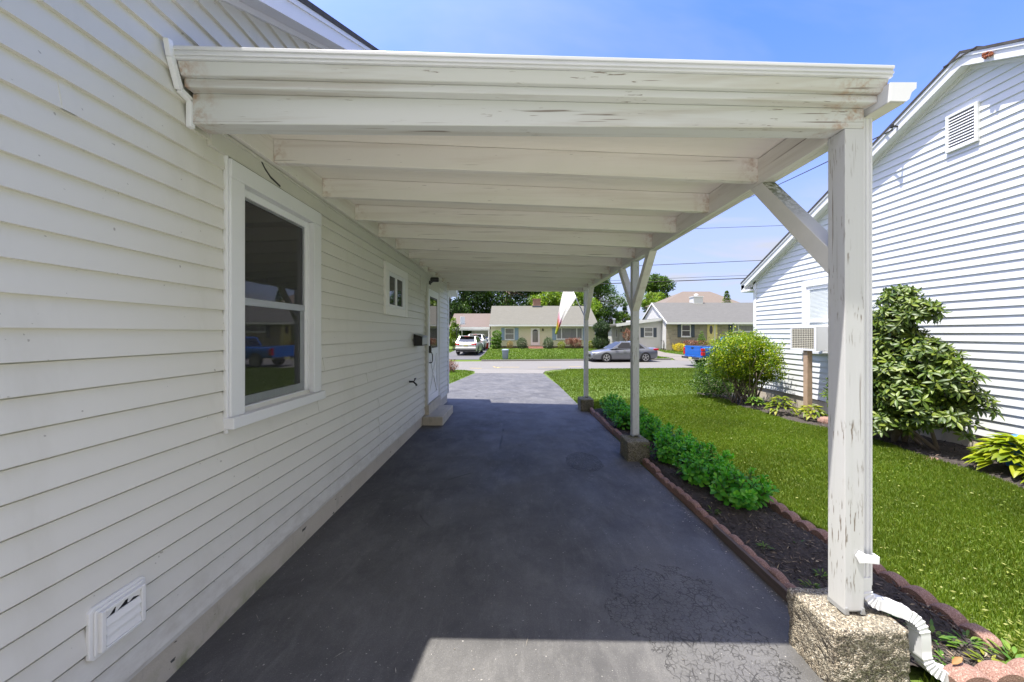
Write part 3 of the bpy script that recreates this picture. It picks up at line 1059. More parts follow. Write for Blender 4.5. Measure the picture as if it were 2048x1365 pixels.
# ------------------------------------------------------------------ the house on the left
def near_house():
    X = -1.565
    h = thing('cream_house', 'cream house with lapped siding along the driveway, carport on its wall', 'house', (X, 4.0, 0))
    zr = lambda y: 3.54 + 0.54 * (y - 2.06)
    PK = 4.25
    zp = zr(PK)
    s2 = (zp - 2.55) / (8.42 - PK)

    def span(z):
        return max(-0.7, 2.06 + (z - 3.54) / 0.54), min(8.2, PK + (zp - z) / s2)
    w = MB()
    E = 0.1076
    z0 = EYE + 0.340 - 16 * E
    siding(w, (X - 0.006, 0, 0), (0, 1, 0), (1, 0, 0), z0, zp - 0.02, E, 0.019, span,
           holes=[(1.93, 2.71, EYE - 0.43, EYE + 0.89)], groove=0.0118)
    w.box(X - 0.03, X + 0.006, -0.7, 8.2, z0 - 0.026, z0)
    # butt joints of the boards
    for (y, k, n) in ((2.78, 11, 3), (2.86, 10, 1), (4.02, 5, 2), (4.04, 2, 2), (1.2, 20, 1), (3.7, 8, 1)):
        for q in range(n):
            zz = z0 + (k - 2 * q if n > 1 else k) * E
            w.hexa([(X + 0.008, y, zz), (X + 0.0162, y, zz), (X + 0.0162, y + 0.04, zz), (X + 0.008, y + 0.04, zz),
                    (X - 0.008, y, zz + E), (X - 0.0022, y, zz + E), (X - 0.0022, y + 0.04, zz + E), (X - 0.008, y + 0.04, zz + E)])
    w.box(-9, X - 0.04, -0.7, 8.19, -0.3, 2.4)
    w.prism([(X - 0.05, -0.65, 2.4), (X - 0.05, 8.15, 2.4), (X - 0.05, 8.15, 2.60), (X - 0.05, PK, zp - 0.05), (X - 0.05, -0.65, 2.42)], (-7.3, 0, 0))
    w.build('wall', M['siding'], h)
    fo = MB()
    ys = np.linspace(-0.7, 8.2, 60)
    for a, b in zip(ys[:-1], ys[1:]):
        fo.hexa([(X - 0.2, a, -0.5), (X - 0.012, a, -0.5), (X - 0.012, b, -0.5), (X - 0.2, b, -0.5),
                 (X - 0.2, a, z0 - 0.02), (X - 0.012, a, z0 - 0.02), (X - 0.012, b, z0 - 0.02), (X - 0.2, b, z0 - 0.02)])
    fo.build('foundation', M['concrete'], h)
    # corner board at the street end
    c = MB()
    c.box(X - 0.07, X + 0.026, 8.17, 8.245, z0 - 0.02, 2.55)
    c.build('corner_board', M['trim_cool'], h, bevel=0.004)
    # roof with its rake
    xo = -1.37
    rf = MB()

    def band(d0, d1, x0, x1, mb):
        p = [(-0.9, zr(-0.9)), (PK, zp), (8.5, zp - s2 * (8.5 - PK))]
        for (ya, za), (yb, zb) in zip(p[:-1], p[1:]):
            mb.hexa([(x0, ya, za + d0), (x1, ya, za + d0), (x1, yb, zb + d0), (x0, yb, zb + d0),
                     (x0, ya, za + d1), (x1, ya, za + d1), (x1, yb, zb + d1), (x0, yb, zb + d1)])
    band(0.055, 0.095, -9.2, xo + 0.02, rf)
    rf.build('roof', M['shingle_dark'], h)
    fa = MB()
    band(-0.075, 0.053, xo - 0.025, xo, fa)
    band(0.020, 0.0545, xo, xo + 0.012, fa)
    fa.build('rake_board', M['trim_cool'], h)
    so = MB()
    band(-0.045, -0.030, X - 0.02, xo - 0.026, so)
    band(-0.085, -0.046, X + 0.0, X + 0.028, so)
    so.build('soffit', M['trim_cool'], h)
    # smooth band under the carport
    fz = MB()
    fz.box(X, X + 0.024, 1.78, 8.2, EYE + 0.955, EYE + 1.075)
    fz.box(X, X + 0.034, 1.76, 8.2, EYE + 1.045, EYE + 1.062)
    fz.build('frieze_board', M['frieze'], h, bevel=0.003)
    tear = MB()
    for a, b, c0, c1 in ((2.13, 2.16, 1.015, 1.045), (2.16, 2.21, 0.985, 1.015), (2.21, 2.30, 0.966, 0.985)):
        tear.hexa([(X + 0.0245, a, EYE + c1 - 0.006), (X + 0.0275, a, EYE + c1 - 0.006), (X + 0.0275, b, EYE + c0 - 0.006), (X + 0.0245, b, EYE + c0 - 0.006),
                   (X + 0.0245, a, EYE + c1 + 0.006), (X + 0.0275, a, EYE + c1 + 0.006), (X + 0.0275, b, EYE + c0 + 0.005), (X + 0.0245, b, EYE + c0 + 0.005)])
    tear.build('torn_seam', M['dark_trim'], h)

    # big double-hung window
    U, N = (0, 1, 0), (1, 0, 0)
    W0, W1, B, T = 1.888, 2.773, EYE - 0.455, EYE + 0.945
    fr = MB()
    slab = trim_frame(fr, (X, W0, B), U, N, W1 - W0, T - B, 0.10, 0.036, sill=(0.014, 0.062, 0.026))
    ww, hh = W1 - W0, T - B
    slab(-0.010, 0.0, -0.085, hh + 0.012, 0.0, 0.024)
    # lining of the opening
    for q in ((0.088, 0.0995, 0.0, hh - 0.10), (ww - 0.0995, ww - 0.088, 0.0, hh - 0.10), (0.0995, ww - 0.0995, hh - 0.0995, hh - 0.088), (0.0995, ww - 0.0995, -0.03, -0.001)):
        slab(q[0], q[1], q[2], q[3], -0.036, -0.0005)
    fo_ = fr.build('window', M['trim'], h, bevel=0.004)
    sh = MB()
    a0, a1, b0, b1 = 0.100, ww - 0.100, 0.0, hh - 0.100
    SH = -0.046
    mid = 0.62

    def P(a, b, c):
        return Vector((X + c + SH, W0 + a, B + b))

    def bar(a, b, c, d, t0, t1, mb):
        mb.hexa([P(a, c, t1), P(b, c, t1), P(b, c, t0), P(a, c, t0), P(a, d, t1), P(b, d, t1), P(b, d, t0), P(a, d, t0)])
    for (x0, x1, y0, y1, t1) in ((a0, a0 + 0.022, b0, b1, 0.030), (a1 - 0.03, a1, b0, b1, 0.034), (a0 + 0.022, a1 - 0.03, b1 - 0.045, b1, 0.033), (a0 + 0.022, a1 - 0.03, b0, b0 + 0.03, 0.040)):
        bar(x0, x1, y0, y1, 0.016, t1, sh)
    sh.build('frame', M['trim_cool'], fo_, bevel=0.002)
    s2_ = MB()
    bar(a0 + 0.022, a1 - 0.03, mid, mid + 0.045, 0.0165, 0.028, s2_)
    bar(a1 - 0.075, a1 - 0.031, b0 + 0.031, mid - 0.001, 0.0165, 0.024, s2_)
    bar(a0 + 0.022, a1 - 0.076, b0 + 0.031, b0 + 0.085, 0.0165, 0.024, s2_)
    bar(a1 - 0.045, a1 - 0.031, mid + 0.046, b1 - 0.046, 0.0165, 0.024, s2_)
    bar(a0 + 0.022, a1 - 0.046, b1 - 0.06, b1 - 0.046, 0.0165, 0.024, s2_)
    s2_.build('sash', M['alu_grey'], fo_, bevel=0.002)
    gl = MB()
    gl.face([P(a0, b0, 0.0172), P(a1, b0, 0.0172), P(a1, b1, 0.0172), P(a0, b1, 0.0172)])
    gl.build('pane', M['glass'], fo_)
    sc_ = MB()
    sc_.face([P(a0 + 0.023, b0 + 0.031, 0.0262), P(a1 - 0.031, b0 + 0.031, 0.0262), P(a1 - 0.031, b1 - 0.046, 0.0262), P(a0 + 0.023, b1 - 0.046, 0.0262)])
    sc_.build('insect_screen', M['screen'], fo_)

    # small sliding window
    SH = 0.0
    W0, W1, B, T = 4.17, 5.02, EYE + 0.225, EYE + 0.862
    fr = MB()
    trim_frame(fr, (X, W0, B), U, N, W1 - W0, T - B, 0.10, 0.035, head=0.10)
    fr2 = fr.build('window', M['trim_cream'], h, bevel=0.004)
    ww, hh = W1 - W0, T - B
    sh = MB()
    for q in ((0.101, 0.135, 0.101, hh - 0.101), (ww - 0.2, ww - 0.101, 0.101, hh - 0.101), (0.135, ww - 0.2, 0.101, 0.135), (0.135, ww - 0.2, hh - 0.15, hh - 0.101), (ww / 2 - 0.07, ww / 2 - 0.015, 0.135, hh - 0.15)):
        bar(q[0], q[1], q[2], q[3], 0.0, 0.030 if q[0] < 0.3 else 0.032, sh)
    sh.build('frame', M['trim'], fr2, bevel=0.003)
    gl = MB()
    gl.face([P(0.135, 0.135, 0.0175), P(ww / 2 - 0.07, 0.135, 0.0175), P(ww / 2 - 0.07, hh - 0.15, 0.0175), P(0.135, hh - 0.15, 0.0175)])
    gl.face([P(ww / 2 - 0.015, 0.135, 0.0178), P(ww - 0.2, 0.135, 0.0178), P(ww - 0.2, hh - 0.15, 0.0178), P(ww / 2 - 0.015, hh - 0.15, 0.0178)])
    gl.build('pane', M['glass'], fr2)

    # side door
    D0, D1, B, T = 6.13, 7.06, EYE - 1.245, EYE + 0.84
    W0 = D0
    ww, hh = D1 - D0, T - B
    dr = MB()
    bar(0.045, ww - 0.045, 0.0, hh - 0.04, 0.0, 0.030, dr)
    for q in ((0.046, 0.16, 0.0, hh - 0.041), (ww - 0.16, ww - 0.046, 0.0, hh - 0.041), (0.161, ww - 0.161, hh - 0.17, hh - 0.041), (0.161, ww - 0.161, 0.0, 0.13), (0.161, ww - 0.161, 0.86, 0.97)):
        bar(q[0], q[1], q[2], q[3], 0.030, 0.046, dr)
    # crossbuck
    for (p, q) in (((0.17, 0.14), (ww - 0.17, 0.85)), ((0.17, 0.85), (ww - 0.17, 0.14))):
        dr.bar(P(p[0], p[1], 0.036), P(q[0], q[1], 0.036 + (0.002 if p[1] > 0.5 else 0)), 0.045, 0.016, up=(1, 0, 0))
    d = dr.build('door', M['trim_cool'], h, bevel=0.003)
    jf = MB()
    bar(-0.03, 0.044, -0.01, hh + 0.03, 0.0, 0.052, jf)
    bar(ww - 0.044, ww + 0.03, -0.01, hh + 0.03, 0.0, 0.052, jf)
    bar(0.0445, ww - 0.0445, hh - 0.039, hh + 0.03, 0.0, 0.052, jf)
    jf.build('frame', M['frieze'], d, bevel=0.003)
    gl = MB()
    gl.face([P(0.161, 0.97, 0.037), P(ww - 0.161, 0.97, 0.037), P(ww - 0.161, hh - 0.17, 0.037), P(0.161, hh - 0.17, 0.037)])
    gl.build('pane', M['glass'], d)
    # scalloped dark lead edge of the pane
    le = MB()
    n = 9
    for k in range(n):
        for zb, sgn in ((0.972, 1), (hh - 0.172, -1)):
            a = 0.163 + (ww - 0.326) * (k + 0.5) / n
            r = (ww - 0.326) / n / 2
            le.face([P(a + r * math.cos(t), zb + sgn * r * abs(math.sin(t)), 0.0385) for t in (np.linspace(0, math.pi, 8) if sgn > 0 else np.linspace(math.pi, 0, 8))])
    for q in ((ww - 0.185, ww - 0.162),):
        bar(q[0], q[1], 0.975, hh - 0.175, 0.0372, 0.040, le)
    le.build('lead_edging', M['black'], d)
    hn = MB()
    hn.tube([P(0.10, 0.90, 0.046), P(0.10, 0.90, 0.09), P(0.10, 0.86, 0.105), P(0.10, 0.76, 0.105), P(0.10, 0.72, 0.09), P(0.10, 0.72, 0.046)], 0.009, 6)
    bar(0.075, 0.125, 0.90, 1.02, 0.0462, 0.085, hn)
    hn.build('handle', M['black_metal'], d)
    hp = MB()
    bar(-0.37, ww + 0.10, hh + 0.031, hh + 0.112, 0.0, 0.030, hp)
    bar(-0.37, -0.032, hh - 0.13, hh + 0.030, 0.0, 0.030, hp)
    hp.build('head_panel', M['frieze'], h, bevel=0.003)
    th = MB()
    bar(-0.03, ww + 0.03, -0.19, -0.012, -0.05, 0.075, th)
    th.build('threshold', M['concrete'], h, bevel=0.008)

    # dryer vent hood low on the wall
    vy, vz = 1.370, EYE - 1.108
    vt = MB()
    W0, B = vy, vz
    hw = 0.100

    def ring(r, ch, t0, t1, mb):
        poly = [(-r, -r + ch), (-r + ch, -r), (r - ch, -r), (r, -r + ch), (r, r - ch), (r - ch, r), (-r + ch, r), (-r, r - ch)]
        mb.prism([P(a, b, t0) for a, b in poly], (t1 - t0, 0, 0))
    ring(0.098, 0.014, 0.004, 0.019, vt)
    ring(0.086, 0.006, 0.019, 0.026, vt)
    for q in ((-0.078, -0.062, -0.075, 0.075), (0.062, 0.078, -0.075, 0.075), (-0.062, 0.062, 0.062, 0.075), (-0.062, 0.062, -0.075, -0.066)):
        bar(q[0], q[1], q[2], q[3], 0.026, 0.042, vt)
    v = vt.build('dryer_vent', M['vent_white'], h, bevel=0.003)
    fl = MB()
    for zb, zt in ((-0.064, -0.028), (-0.026, 0.008), (0.010, 0.036)):
        fl.hexa([P(-0.061, zb, 0.041), P(0.061, zb, 0.041), P(0.061, zb, 0.036), P(-0.061, zb, 0.036), P(-0.061, zt, 0.033), P(0.061, zt, 0.033), P(0.061, zt, 0.029), P(-0.061, zt, 0.029)])
    # broken top flap
    fl.face([P(-0.061, 0.061, 0.034), P(-0.061, 0.040, 0.034), P(-0.048, 0.040, 0.034), P(-0.030, 0.058, 0.034)])
    fl.face([P(-0.024, 0.061, 0.034), P(-0.030, 0.038, 0.034), P(-0.022, 0.038, 0.034), P(0.004, 0.055, 0.034), P(0.010, 0.061, 0.034)])
    fl.face([P(0.018, 0.061, 0.034), P(0.014, 0.044, 0.034), P(0.020, 0.040, 0.034), P(0.036, 0.050, 0.034), P(0.061, 0.040, 0.034), P(0.061, 0.061, 0.034)])
    fl.build('flap', M['vent_white'], v)
    dk = MB()
    dk.face([P(-0.062, -0.066, 0.0265), P(0.062, -0.066, 0.0265), P(0.062, 0.062, 0.0265), P(-0.062, 0.062, 0.0265)])
    dk.build('duct', M['black'], v)

    # garden tap
    tp = MB()
    y, z = 5.17, EYE - 0.715
    tp.tube([(X, y, z), (X + 0.07, y, z), (X + 0.11, y, z - 0.035), (X + 0.12, y, z - 0.06)], [0.016, 0.014, 0.013, 0.017], 8)
    tp.tube([(X + 0.075, y, z), (X + 0.10, y, z + 0.04)], 0.009, 6)
    tp.tube([(X + 0.098, y - 0.03, z + 0.045), (X + 0.102, y, z + 0.042), (X + 0.098, y + 0.03, z + 0.045)], 0.010, 6)
    tp.build('tap', M['black_metal'], h, smooth=True)

    # step below the door
    st = thing('concrete_step', 'low concrete step on the driveway below the white side door', 'step', (-1.39, 6.5, 0))
    b = MB()
    b.box(-1.575, -1.225, 5.98, 6.98, -0.1, 0.150)
    b.build('slab', M['concrete'], st, bevel=0.012)

    # mailbox
    mb_ = thing('mailbox', 'black mailbox with sloping grey lid on the cream wall beside the door', 'mailbox', (X + 0.02, 5.55, EYE - 0.19))
    y0, y1, xa, xb, za, zb = 5.38, 5.70, X + 0.017, X + 0.145, EYE - 0.195, EYE - 0.07
    b = MB()
    b.box(xa, xb, y0, y1, za, zb)
    b.prism([(xa, y0, zb), (xb, y0, zb), (xb, y0, zb + 0.012), (xa, y0, zb + 0.055)], (0, y1 - y0, 0))
    b.build('box', M['black'], mb_, bevel=0.006)
    b = MB()
    b.hexa([(xa, y0 - 0.008, zb + 0.058), (xb + 0.015, y0 - 0.008, zb + 0.014), (xb + 0.015, y1 + 0.008, zb + 0.014), (xa, y1 + 0.008, zb + 0.058),
            (xa, y0 - 0.008, zb + 0.066), (xb + 0.015, y0 - 0.008, zb + 0.022), (xb + 0.015, y1 + 0.008, zb + 0.022), (xa, y1 + 0.008, zb + 0.066)])
    b.box(xb + 0.001, xb + 0.006, y0 + 0.01, y1 - 0.01, za + 0.02, zb + 0.008)
    b.build('lid', M['alu_grey'], mb_, bevel=0.003)

    # lamp over the door
    lp = thing('wall_lamp', 'small dark wall lamp under the carport above the side door', 'lamp', (X + 0.03, 6.30, EYE + 0.93))
    b = MB()
    b.lathe([(0.045, 0), (0.045, 0.02), (0.02, 0.03)], (X + 0.030, 6.32, EYE + 0.905), 12, 'x')
    b.tube([(X + 0.05, 6.32, EYE + 0.905), (X + 0.085, 6.32, EYE + 0.93), (X + 0.095, 6.32, EYE + 0.97)], 0.012, 6)
    b.build('bracket', M['black_metal'], lp, smooth=True, angle=40)
    b = MB()
    b.lathe([(0.030, 0), (0.042, 0.012), (0.044, 0.13), (0.036, 0.145)], (X + 0.055, 6.30, EYE + 0.965), 14, 'x')
    b.build('shade', M['black_metal'], lp, smooth=True, angle=40)


near_house()


# ------------------------------------------------------------------ the carport
RAFTERS = [2.19 + 0.56 * k for k in range(10)]
END_Y = 7.78
XL, XR = -1.54, 1.523


def under(x):
    """height of the underside of the roof deck"""
    return EYE + 1.217 - 0.0401 * (x + 1.5)


def yF(x):
    return 1.613 + 0.015 * (1.61 - x)


def carport():
    cp = thing('carport', 'long white wooden carport on peeling posts over the driveway', 'carport', (1.56, 4.6, 0.28))
    # deck
    b = MB()
    xa, xb = -1.56, 1.655
    n = 3
    for i, (y0, y1) in enumerate(((yF(0) - 0.05, 3.30), (3.303, 5.54), (5.543, 8.0))):
        f0 = (yF(xa) - 0.05, yF(xb) - 0.05) if i == 0 else (y0, y0)
        b.hexa([(xa, f0[0], under(xa)), (xb, f0[1], under(xb)), (xb, y1, under(xb)), (xa, y1, under(xa)),
                (xa, f0[0], under(xa) + 0.02), (xb, f0[1], under(xb) + 0.02), (xb, y1, under(xb) + 0.02), (xa, y1, under(xa) + 0.02)])
    b.build('roof_deck', M['ply'], cp)
    b = MB()
    b.hexa([(xa, yF(xa) - 0.04, under(xa) + 0.021), (xb, yF(xb) - 0.04, under(xb) + 0.021), (xb, 8.0, under(xb) + 0.021), (xa, 8.0, under(xa) + 0.021),
            (xa, yF(xa) - 0.04, under(xa) + 0.055), (xb, yF(xb) - 0.04, under(xb) + 0.055), (xb, 8.0, under(xb) + 0.055), (xa, 8.0, under(xa) + 0.055)])
    b.build('roofing', M['shingle_dark'], cp)
    for y in RAFTERS:
        b = MB()
        dy = random.uniform(-0.012, 0.012)
        dz = random.uniform(-0.004, 0.004)
        x0, x1 = -1.505, XR
        e = random.uniform(-0.006, 0.006)
        b.hexa([(x0, y + dy, under(x0) - 0.147 + dz), (x1, y + dy + e, under(x1) - 0.145 + dz), (x1, y + dy + e + 0.042, under(x1) - 0.145 + dz), (x0, y + dy + 0.042, under(x0) - 0.147 + dz),
                (x0, y + dy, under(x0) - 0.002), (x1, y + dy + e, under(x1) - 0.002), (x1, y + dy + e + 0.042, under(x1) - 0.002), (x0, y + dy + 0.042, under(x0) - 0.002)])
        b.build('rafter', M['wood_x'], cp, bevel=0.003)
    b = MB()
    b.box(-1.541, -1.506, 1.70, END_Y - 0.002, EYE + 1.068, EYE + 1.216)
    b.build('ledger', M['wood_y'], cp, bevel=0.003)
    # side beam of two planks
    zb = EYE + 0.930
    for x0, x1, zt, y0 in ((XR, XR + 0.042, EYE + 1.092, 1.705), (XR + 0.046, XR + 0.088, EYE + 1.088, 1.705)):
        b = MB()
        b.box(x0, x1, y0, END_Y - 0.003, zb + (0.002 if x0 > XR else 0), zt)
        b.build('side_beam', M['wood_y'], cp, bevel=0.004)

    # the stepped boards of the front
    def front(name, xl, xr, off0, off1, zl0, zr0, zl1, zr1, mat, lean=0.0, thick=None, bev=0.004):
        b = MB()
        q = []
        for (za, zc, of) in ((zl0, zr0, 0.0), (zl1, zr1, lean)):
            q.append([(xl, yF(xl) - off0 - of, EYE + za), (xr, yF(xr) - off0 - of, EYE + zc), (xr, yF(xr) + off1, EYE + zc), (xl, yF(xl) + off1, EYE + za)])
        b.hexa(q[0] + q[1])
        return b.build(name, mat, cp, bevel=bev)
    xl = -1.528
    front('front_beam', xl, 1.612, 0.0, 0.088, 0.994, 0.944, 1.140, 1.036, M['wood_front'])
    front('fascia_board', xl, 1.630, 0.042, 0.06, 1.1405, 1.0365, 1.181, 1.069, M['wood_front'])
    front('fascia_board', xl, 1.645, 0.060, 0.05, 1.1815, 1.0695, 1.235, 1.117, M['wood_front'], lean=0.018)
    de = MB()
    for d0, d1, o in ((0.0, 0.013, 0.088), (0.013, 0.024, 0.094), (0.024, 0.036, 0.090), (0.036, 0.052, 0.096)):
        x0, x1 = xl, 1.650
        a, c = 1.2355, 1.1175
        k = 0.86
        de.hexa([(x0, yF(x0) - o, EYE + a + d0), (x1, yF(x1) - o, EYE + c + d0 * k), (x1, yF(x1) - 0.03, EYE + c + d0 * k), (x0, yF(x0) - 0.03, EYE + a + d0),
                 (x0, yF(x0) - o, EYE + a + d1), (x1, yF(x1) - o, EYE + c + d1 * k), (x1, yF(x1) - 0.03, EYE + c + d1 * k), (x0, yF(x0) - 0.03, EYE + a + d1)])
    de.build('drip_edge', M['alu'], cp, bevel=0.002)
    # board over the far opening
    b = MB()
    b.hexa([(-1.505, END_Y, EYE + 0.955), (1.612, END_Y, EYE + 0.922), (1.612, END_Y + 0.042, EYE + 0.922), (-1.505, END_Y + 0.042, EYE + 0.955),
            (-1.505, END_Y, under(-1.505) - 0.003), (1.612, END_Y, under(1.612) - 0.003), (1.612, END_Y + 0.042, under(1.612) - 0.003), (-1.505, END_Y + 0.042, under(-1.505) - 0.003)])
    b.build('end_beam', M['wood_x'], cp, bevel=0.003)
    # outer fascia above the gutter
    b = MB()
    b.box(1.613, 1.628, yF(1.62) + 0.07, 7.98, EYE + 0.99, EYE + 1.085)
    b.build('fascia_board', M['wood_y'], cp)
    # posts, braces
    ps = [(1.613, 0.285), (4.515, 0.250), (7.62, 0.185)]
    for i, (y, z) in enumerate(ps):
        b = MB()
        w = 0.088
        top = EYE + (0.943 if i == 0 else 0.929)
        b.box(1.523, 1.523 + w, y, y + w, z + 0.016, top)
        if i == 0:
            b.box(1.523 + 0.0, 1.523 + w, y + w + 0.0005, y + w + 0.004, top - 0.03, top - 0.012)
        p = b.build('post', M['wood_post'], cp, bevel=0.005)
        f = MB()
        for xx in (1.520, 1.523 + w - 0.016):
            f.prism([(xx, y - 0.004, z), (xx + 0.02, y - 0.004, z), (xx + 0.015, y - 0.004, z + 0.03), (xx + 0.005, y - 0.004, z + 0.03)], (0, w + 0.006, 0))
        f.box(1.525, 1.523 + w - 0.002, y + 0.01, y + w - 0.01, z + 0.004, z + 0.0155)
        f.build('post_foot', M['alu_grey'], p)
    for (y, sgn, m) in ((1.613 + 0.088, 1, 'moss_paint'), (4.515, -1, 'wood_y'), (4.515 + 0.088, 1, 'wood_y'), (7.62, -1, 'wood_y')):
        b = MB()
        x0, x1 = 1.5245, 1.6095
        A = [(y, EYE + 0.285), (y + sgn * 0.565, EYE + 0.9295), (y + sgn * 0.455, EYE + 0.9295), (y, EYE + 0.415)]
        b.prism([(x0, a, c) for a, c in A], (x1 - x0, 0, 0))
        b.build('brace', M[m], cp, bevel=0.003)
    # gutter
    b = MB()
    prof = [(1.630, 1.088), (1.630, 1.008), (1.700, 1.006), (1.712, 1.016), (1.722, 1.045), (1.742, 1.062), (1.744, 1.088), (1.740, 1.088), (1.737, 1.066), (1.716, 1.048), (1.707, 1.020), (1.698, 1.011), (1.634, 1.013), (1.634, 1.088)]
    k = len(prof)
    nn = len(b.v)
    for yy, dz in ((1.520, 0.0), (8.02, -0.02)):
        b.v.extend([(x, yy, EYE + z + dz) for x, z in prof])
    for i in range(k):
        j = (i + 1) % k
        b.f.append((nn + i, nn + j, nn + k + j, nn + k + i))
        b.m.append(0)
    gu = b.build('gutter', M['alu'], cp)
    b = MB()
    b.prism([(x, 1.517, EYE + z) for x, z in prof[:7]], (0, 0.003, 0))
    b.build('end_cap', M['trim_cool'], gu)
    b = MB()
    b.hexa([(1.629, 1.525, EYE + 1.004), (1.700, 1.525, EYE + 1.003), (1.700, 1.80, EYE + 1.003), (1.629, 1.80, EYE + 1.004),
            (1.629, 1.525, EYE + 1.0055), (1.700, 1.525, EYE + 1.0045), (1.700, 1.80, EYE + 1.0045), (1.629, 1.80, EYE + 1.0055)])
    b.build('gutter_strip', M['frieze'], gu)
    # flashing on the house wall
    b = MB()
    pl = [(1.552, 1.305), (1.566, 1.236), (1.606, 1.118), (1.662, 1.105), (1.662, 0.975)]
    for (y0, z0), (y1, z1) in zip(pl[:-1], pl[1:]):
        b.bar((-1.538, y0, EYE + z0), (-1.538, y1, EYE + z1), 0.024, 0.024, up=(1, 0, 0))
    b.build('wall_flashing', M['trim_cool'], cp, bevel=0.002)

    # downspout
    dsx, dsy = 1.643, 1.662
    w, d = 0.026, 0.030
    prof = [(-w, -d), (-w * .55, -d), (-w * .45, -d + .005), (-w * .15, -d + .005), (-w * .05, -d), (w * .15, -d), (w * .25, -d + .005), (w * .6, -d + .005), (w * .7, -d), (w, -d),
            (w, -d * .4), (w - .004, -d * .3), (w - .004, d * .3), (w, d * .4), (w, d), (-w, d)]
    b = MB()
    k = len(prof)
    n0 = len(b.v)
    for z in (EYE + 1.006, 0.405):
        b.v.extend([(dsx + p, dsy + q, z) for p, q in prof])
    for i in range(k):
        j = (i + 1) % k
        b.f.append((n0 + j, n0 + i, n0 + k + i, n0 + k + j))
        b.m.append(0)
    ds = b.build('downspout', M['alu'], cp)

    # the kinked lower run: elbows are ribbed
    def rib_path(ctrl, bend_ranges):
        pts, sc = [], []
        for seg in ctrl:
            if seg[0] == 'L':
                a, c = Vector(seg[1]), Vector(seg[2])
                for t in np.linspace(0, 1, 4):
                    pts.append(a.lerp(c, t))
                    sc.append(1.0)
            else:
                _, a, m, c, nrib = seg
                a, m, c = Vector(a), Vector(m), Vector(c)
                N = nrib * 3
                for i in range(1, N):
                    t = i / N
                    pts.append(a * (1 - t) ** 2 + m * 2 * t * (1 - t) + c * t ** 2)
                    sc.append(1.10 if i % 3 == 1 else (1.02 if i % 3 == 2 else 0.93))
        return pts, sc
    b = MB()
    A = [('L', (dsx, dsy - 0.004, 0.44), (dsx, dsy - 0.004, 0.39)),
         ('E', (dsx, dsy, 0.39), (dsx + 0.004, dsy - 0.01, 0.325), (1.700, 1.640, 0.322), 6),
         ('L', (1.700, 1.640, 0.322), (1.775, 1.625, 0.300))]
    pts, sc = rib_path(A, None)
    rect = [(-0.027, -0.022), (-0.012, -0.022), (-0.008, -0.018), (0.008, -0.018), (0.012, -0.022), (0.027, -0.022), (0.027, 0.022), (-0.027, 0.022)]
    b.sweep(rect, pts, (0, 1, 0), scale=sc)
    b.build('elbow', M['alu'], ds, smooth=True, angle=35)
    b = MB()
    A = [('L', (1.745, 1.632, 0.309), (1.800, 1.620, 0.292)),
         ('E', (1.800, 1.620, 0.292), (1.844, 1.610, 0.278), (1.850, 1.600, 0.215), 6),
         ('L', (1.850, 1.600, 0.215), (1.852, 1.597, 0.125)),
         ('E', (1.852, 1.597, 0.125), (1.860, 1.592, 0.065), (1.925, 1.575, 0.050), 6), ('L', (1.925, 1.575, 0.050), (1.94, 1.57, 0.048))]
    pts, sc = rib_path(A, None)
    sc[0] = sc[1] = 1.07
    b.sweep(rect, pts, (0, 1, 0), scale=sc)
    b.build('elbow', M['alu'], ds, smooth=True, angle=35)
    # strap with a pointed end across the post
    b = MB()
    yq = 1.6105
    zc = 0.545
    b.prism([(1.566, yq, zc + 0.012), (1.583, yq, zc + 0.036), (1.612, yq, zc + 0.022), (1.612, yq, zc - 0.022), (1.583, yq, zc - 0.022)], (0, -0.004, 0))
    b.prism([(1.612, yq, zc + 0.020), (1.676, yq, zc + 0.008), (1.674, yq, zc - 0.026), (1.612, yq, zc - 0.020)], (0, -0.006, 0))
    b.box(1.670, 1.674, yq, 1.70, zc - 0.024, zc + 0.010)
    b.build('strap', M['trim_cool'], ds, bevel=0.0015)
    return cp


carport()


# ------------------------------------------------------------------ piers
def rough_block(name, label, x0, x1, y0, y1, z0, z1, mat, amp=0.008, group=None, n=22, rnd=0.016):
    import bmesh
    bm = bmesh.new()
    bmesh.ops.create_cube(bm, size=1.0)
    bmesh.ops.subdivide_edges(bm, edges=bm.edges[:], cuts=n, use_grid_fill=True)
    cx, cy, cz = (x0 + x1) / 2, (y0 + y1) / 2, (z0 + z1) / 2
    hx, hy, hz = (x1 - x0) / 2, (y1 - y0) / 2, (z1 - z0) / 2
    from mathutils import noise
    for v in bm.verts:
        p = Vector((v.co.x * 2 * hx, v.co.y * 2 * hy, v.co.z * 2 * hz))
        q = Vector((max(-hx + rnd, min(hx - rnd, p.x)), max(-hy + rnd, min(hy - rnd, p.y)), max(-hz + rnd, min(hz - rnd, p.z))))
        d = p - q
        if d.length > 1e-6:
            p = q + d.normalized() * rnd
            w = Vector((p.x + cx, p.y + cy, p.z + cz))
            a = noise.noise(w * 32) * amp * 0.6 + noise.noise(w * 9) * amp + noise.noise(w * 75) * amp * 0.45
            p = p + d.normalized() * a
        v.co = Vector((cx, cy, cz)) + p
    me = bpy.data.meshes.new(name)
    bm.to_mesh(me)
    bm.free()
    me.materials.append(mat)
    me.polygons.foreach_set('use_smooth', [True] * len(me.polygons))
    o = bpy.data.objects.new(name, me)
    COL.objects.link(o)
    return tag(o, label, 'pier', group)


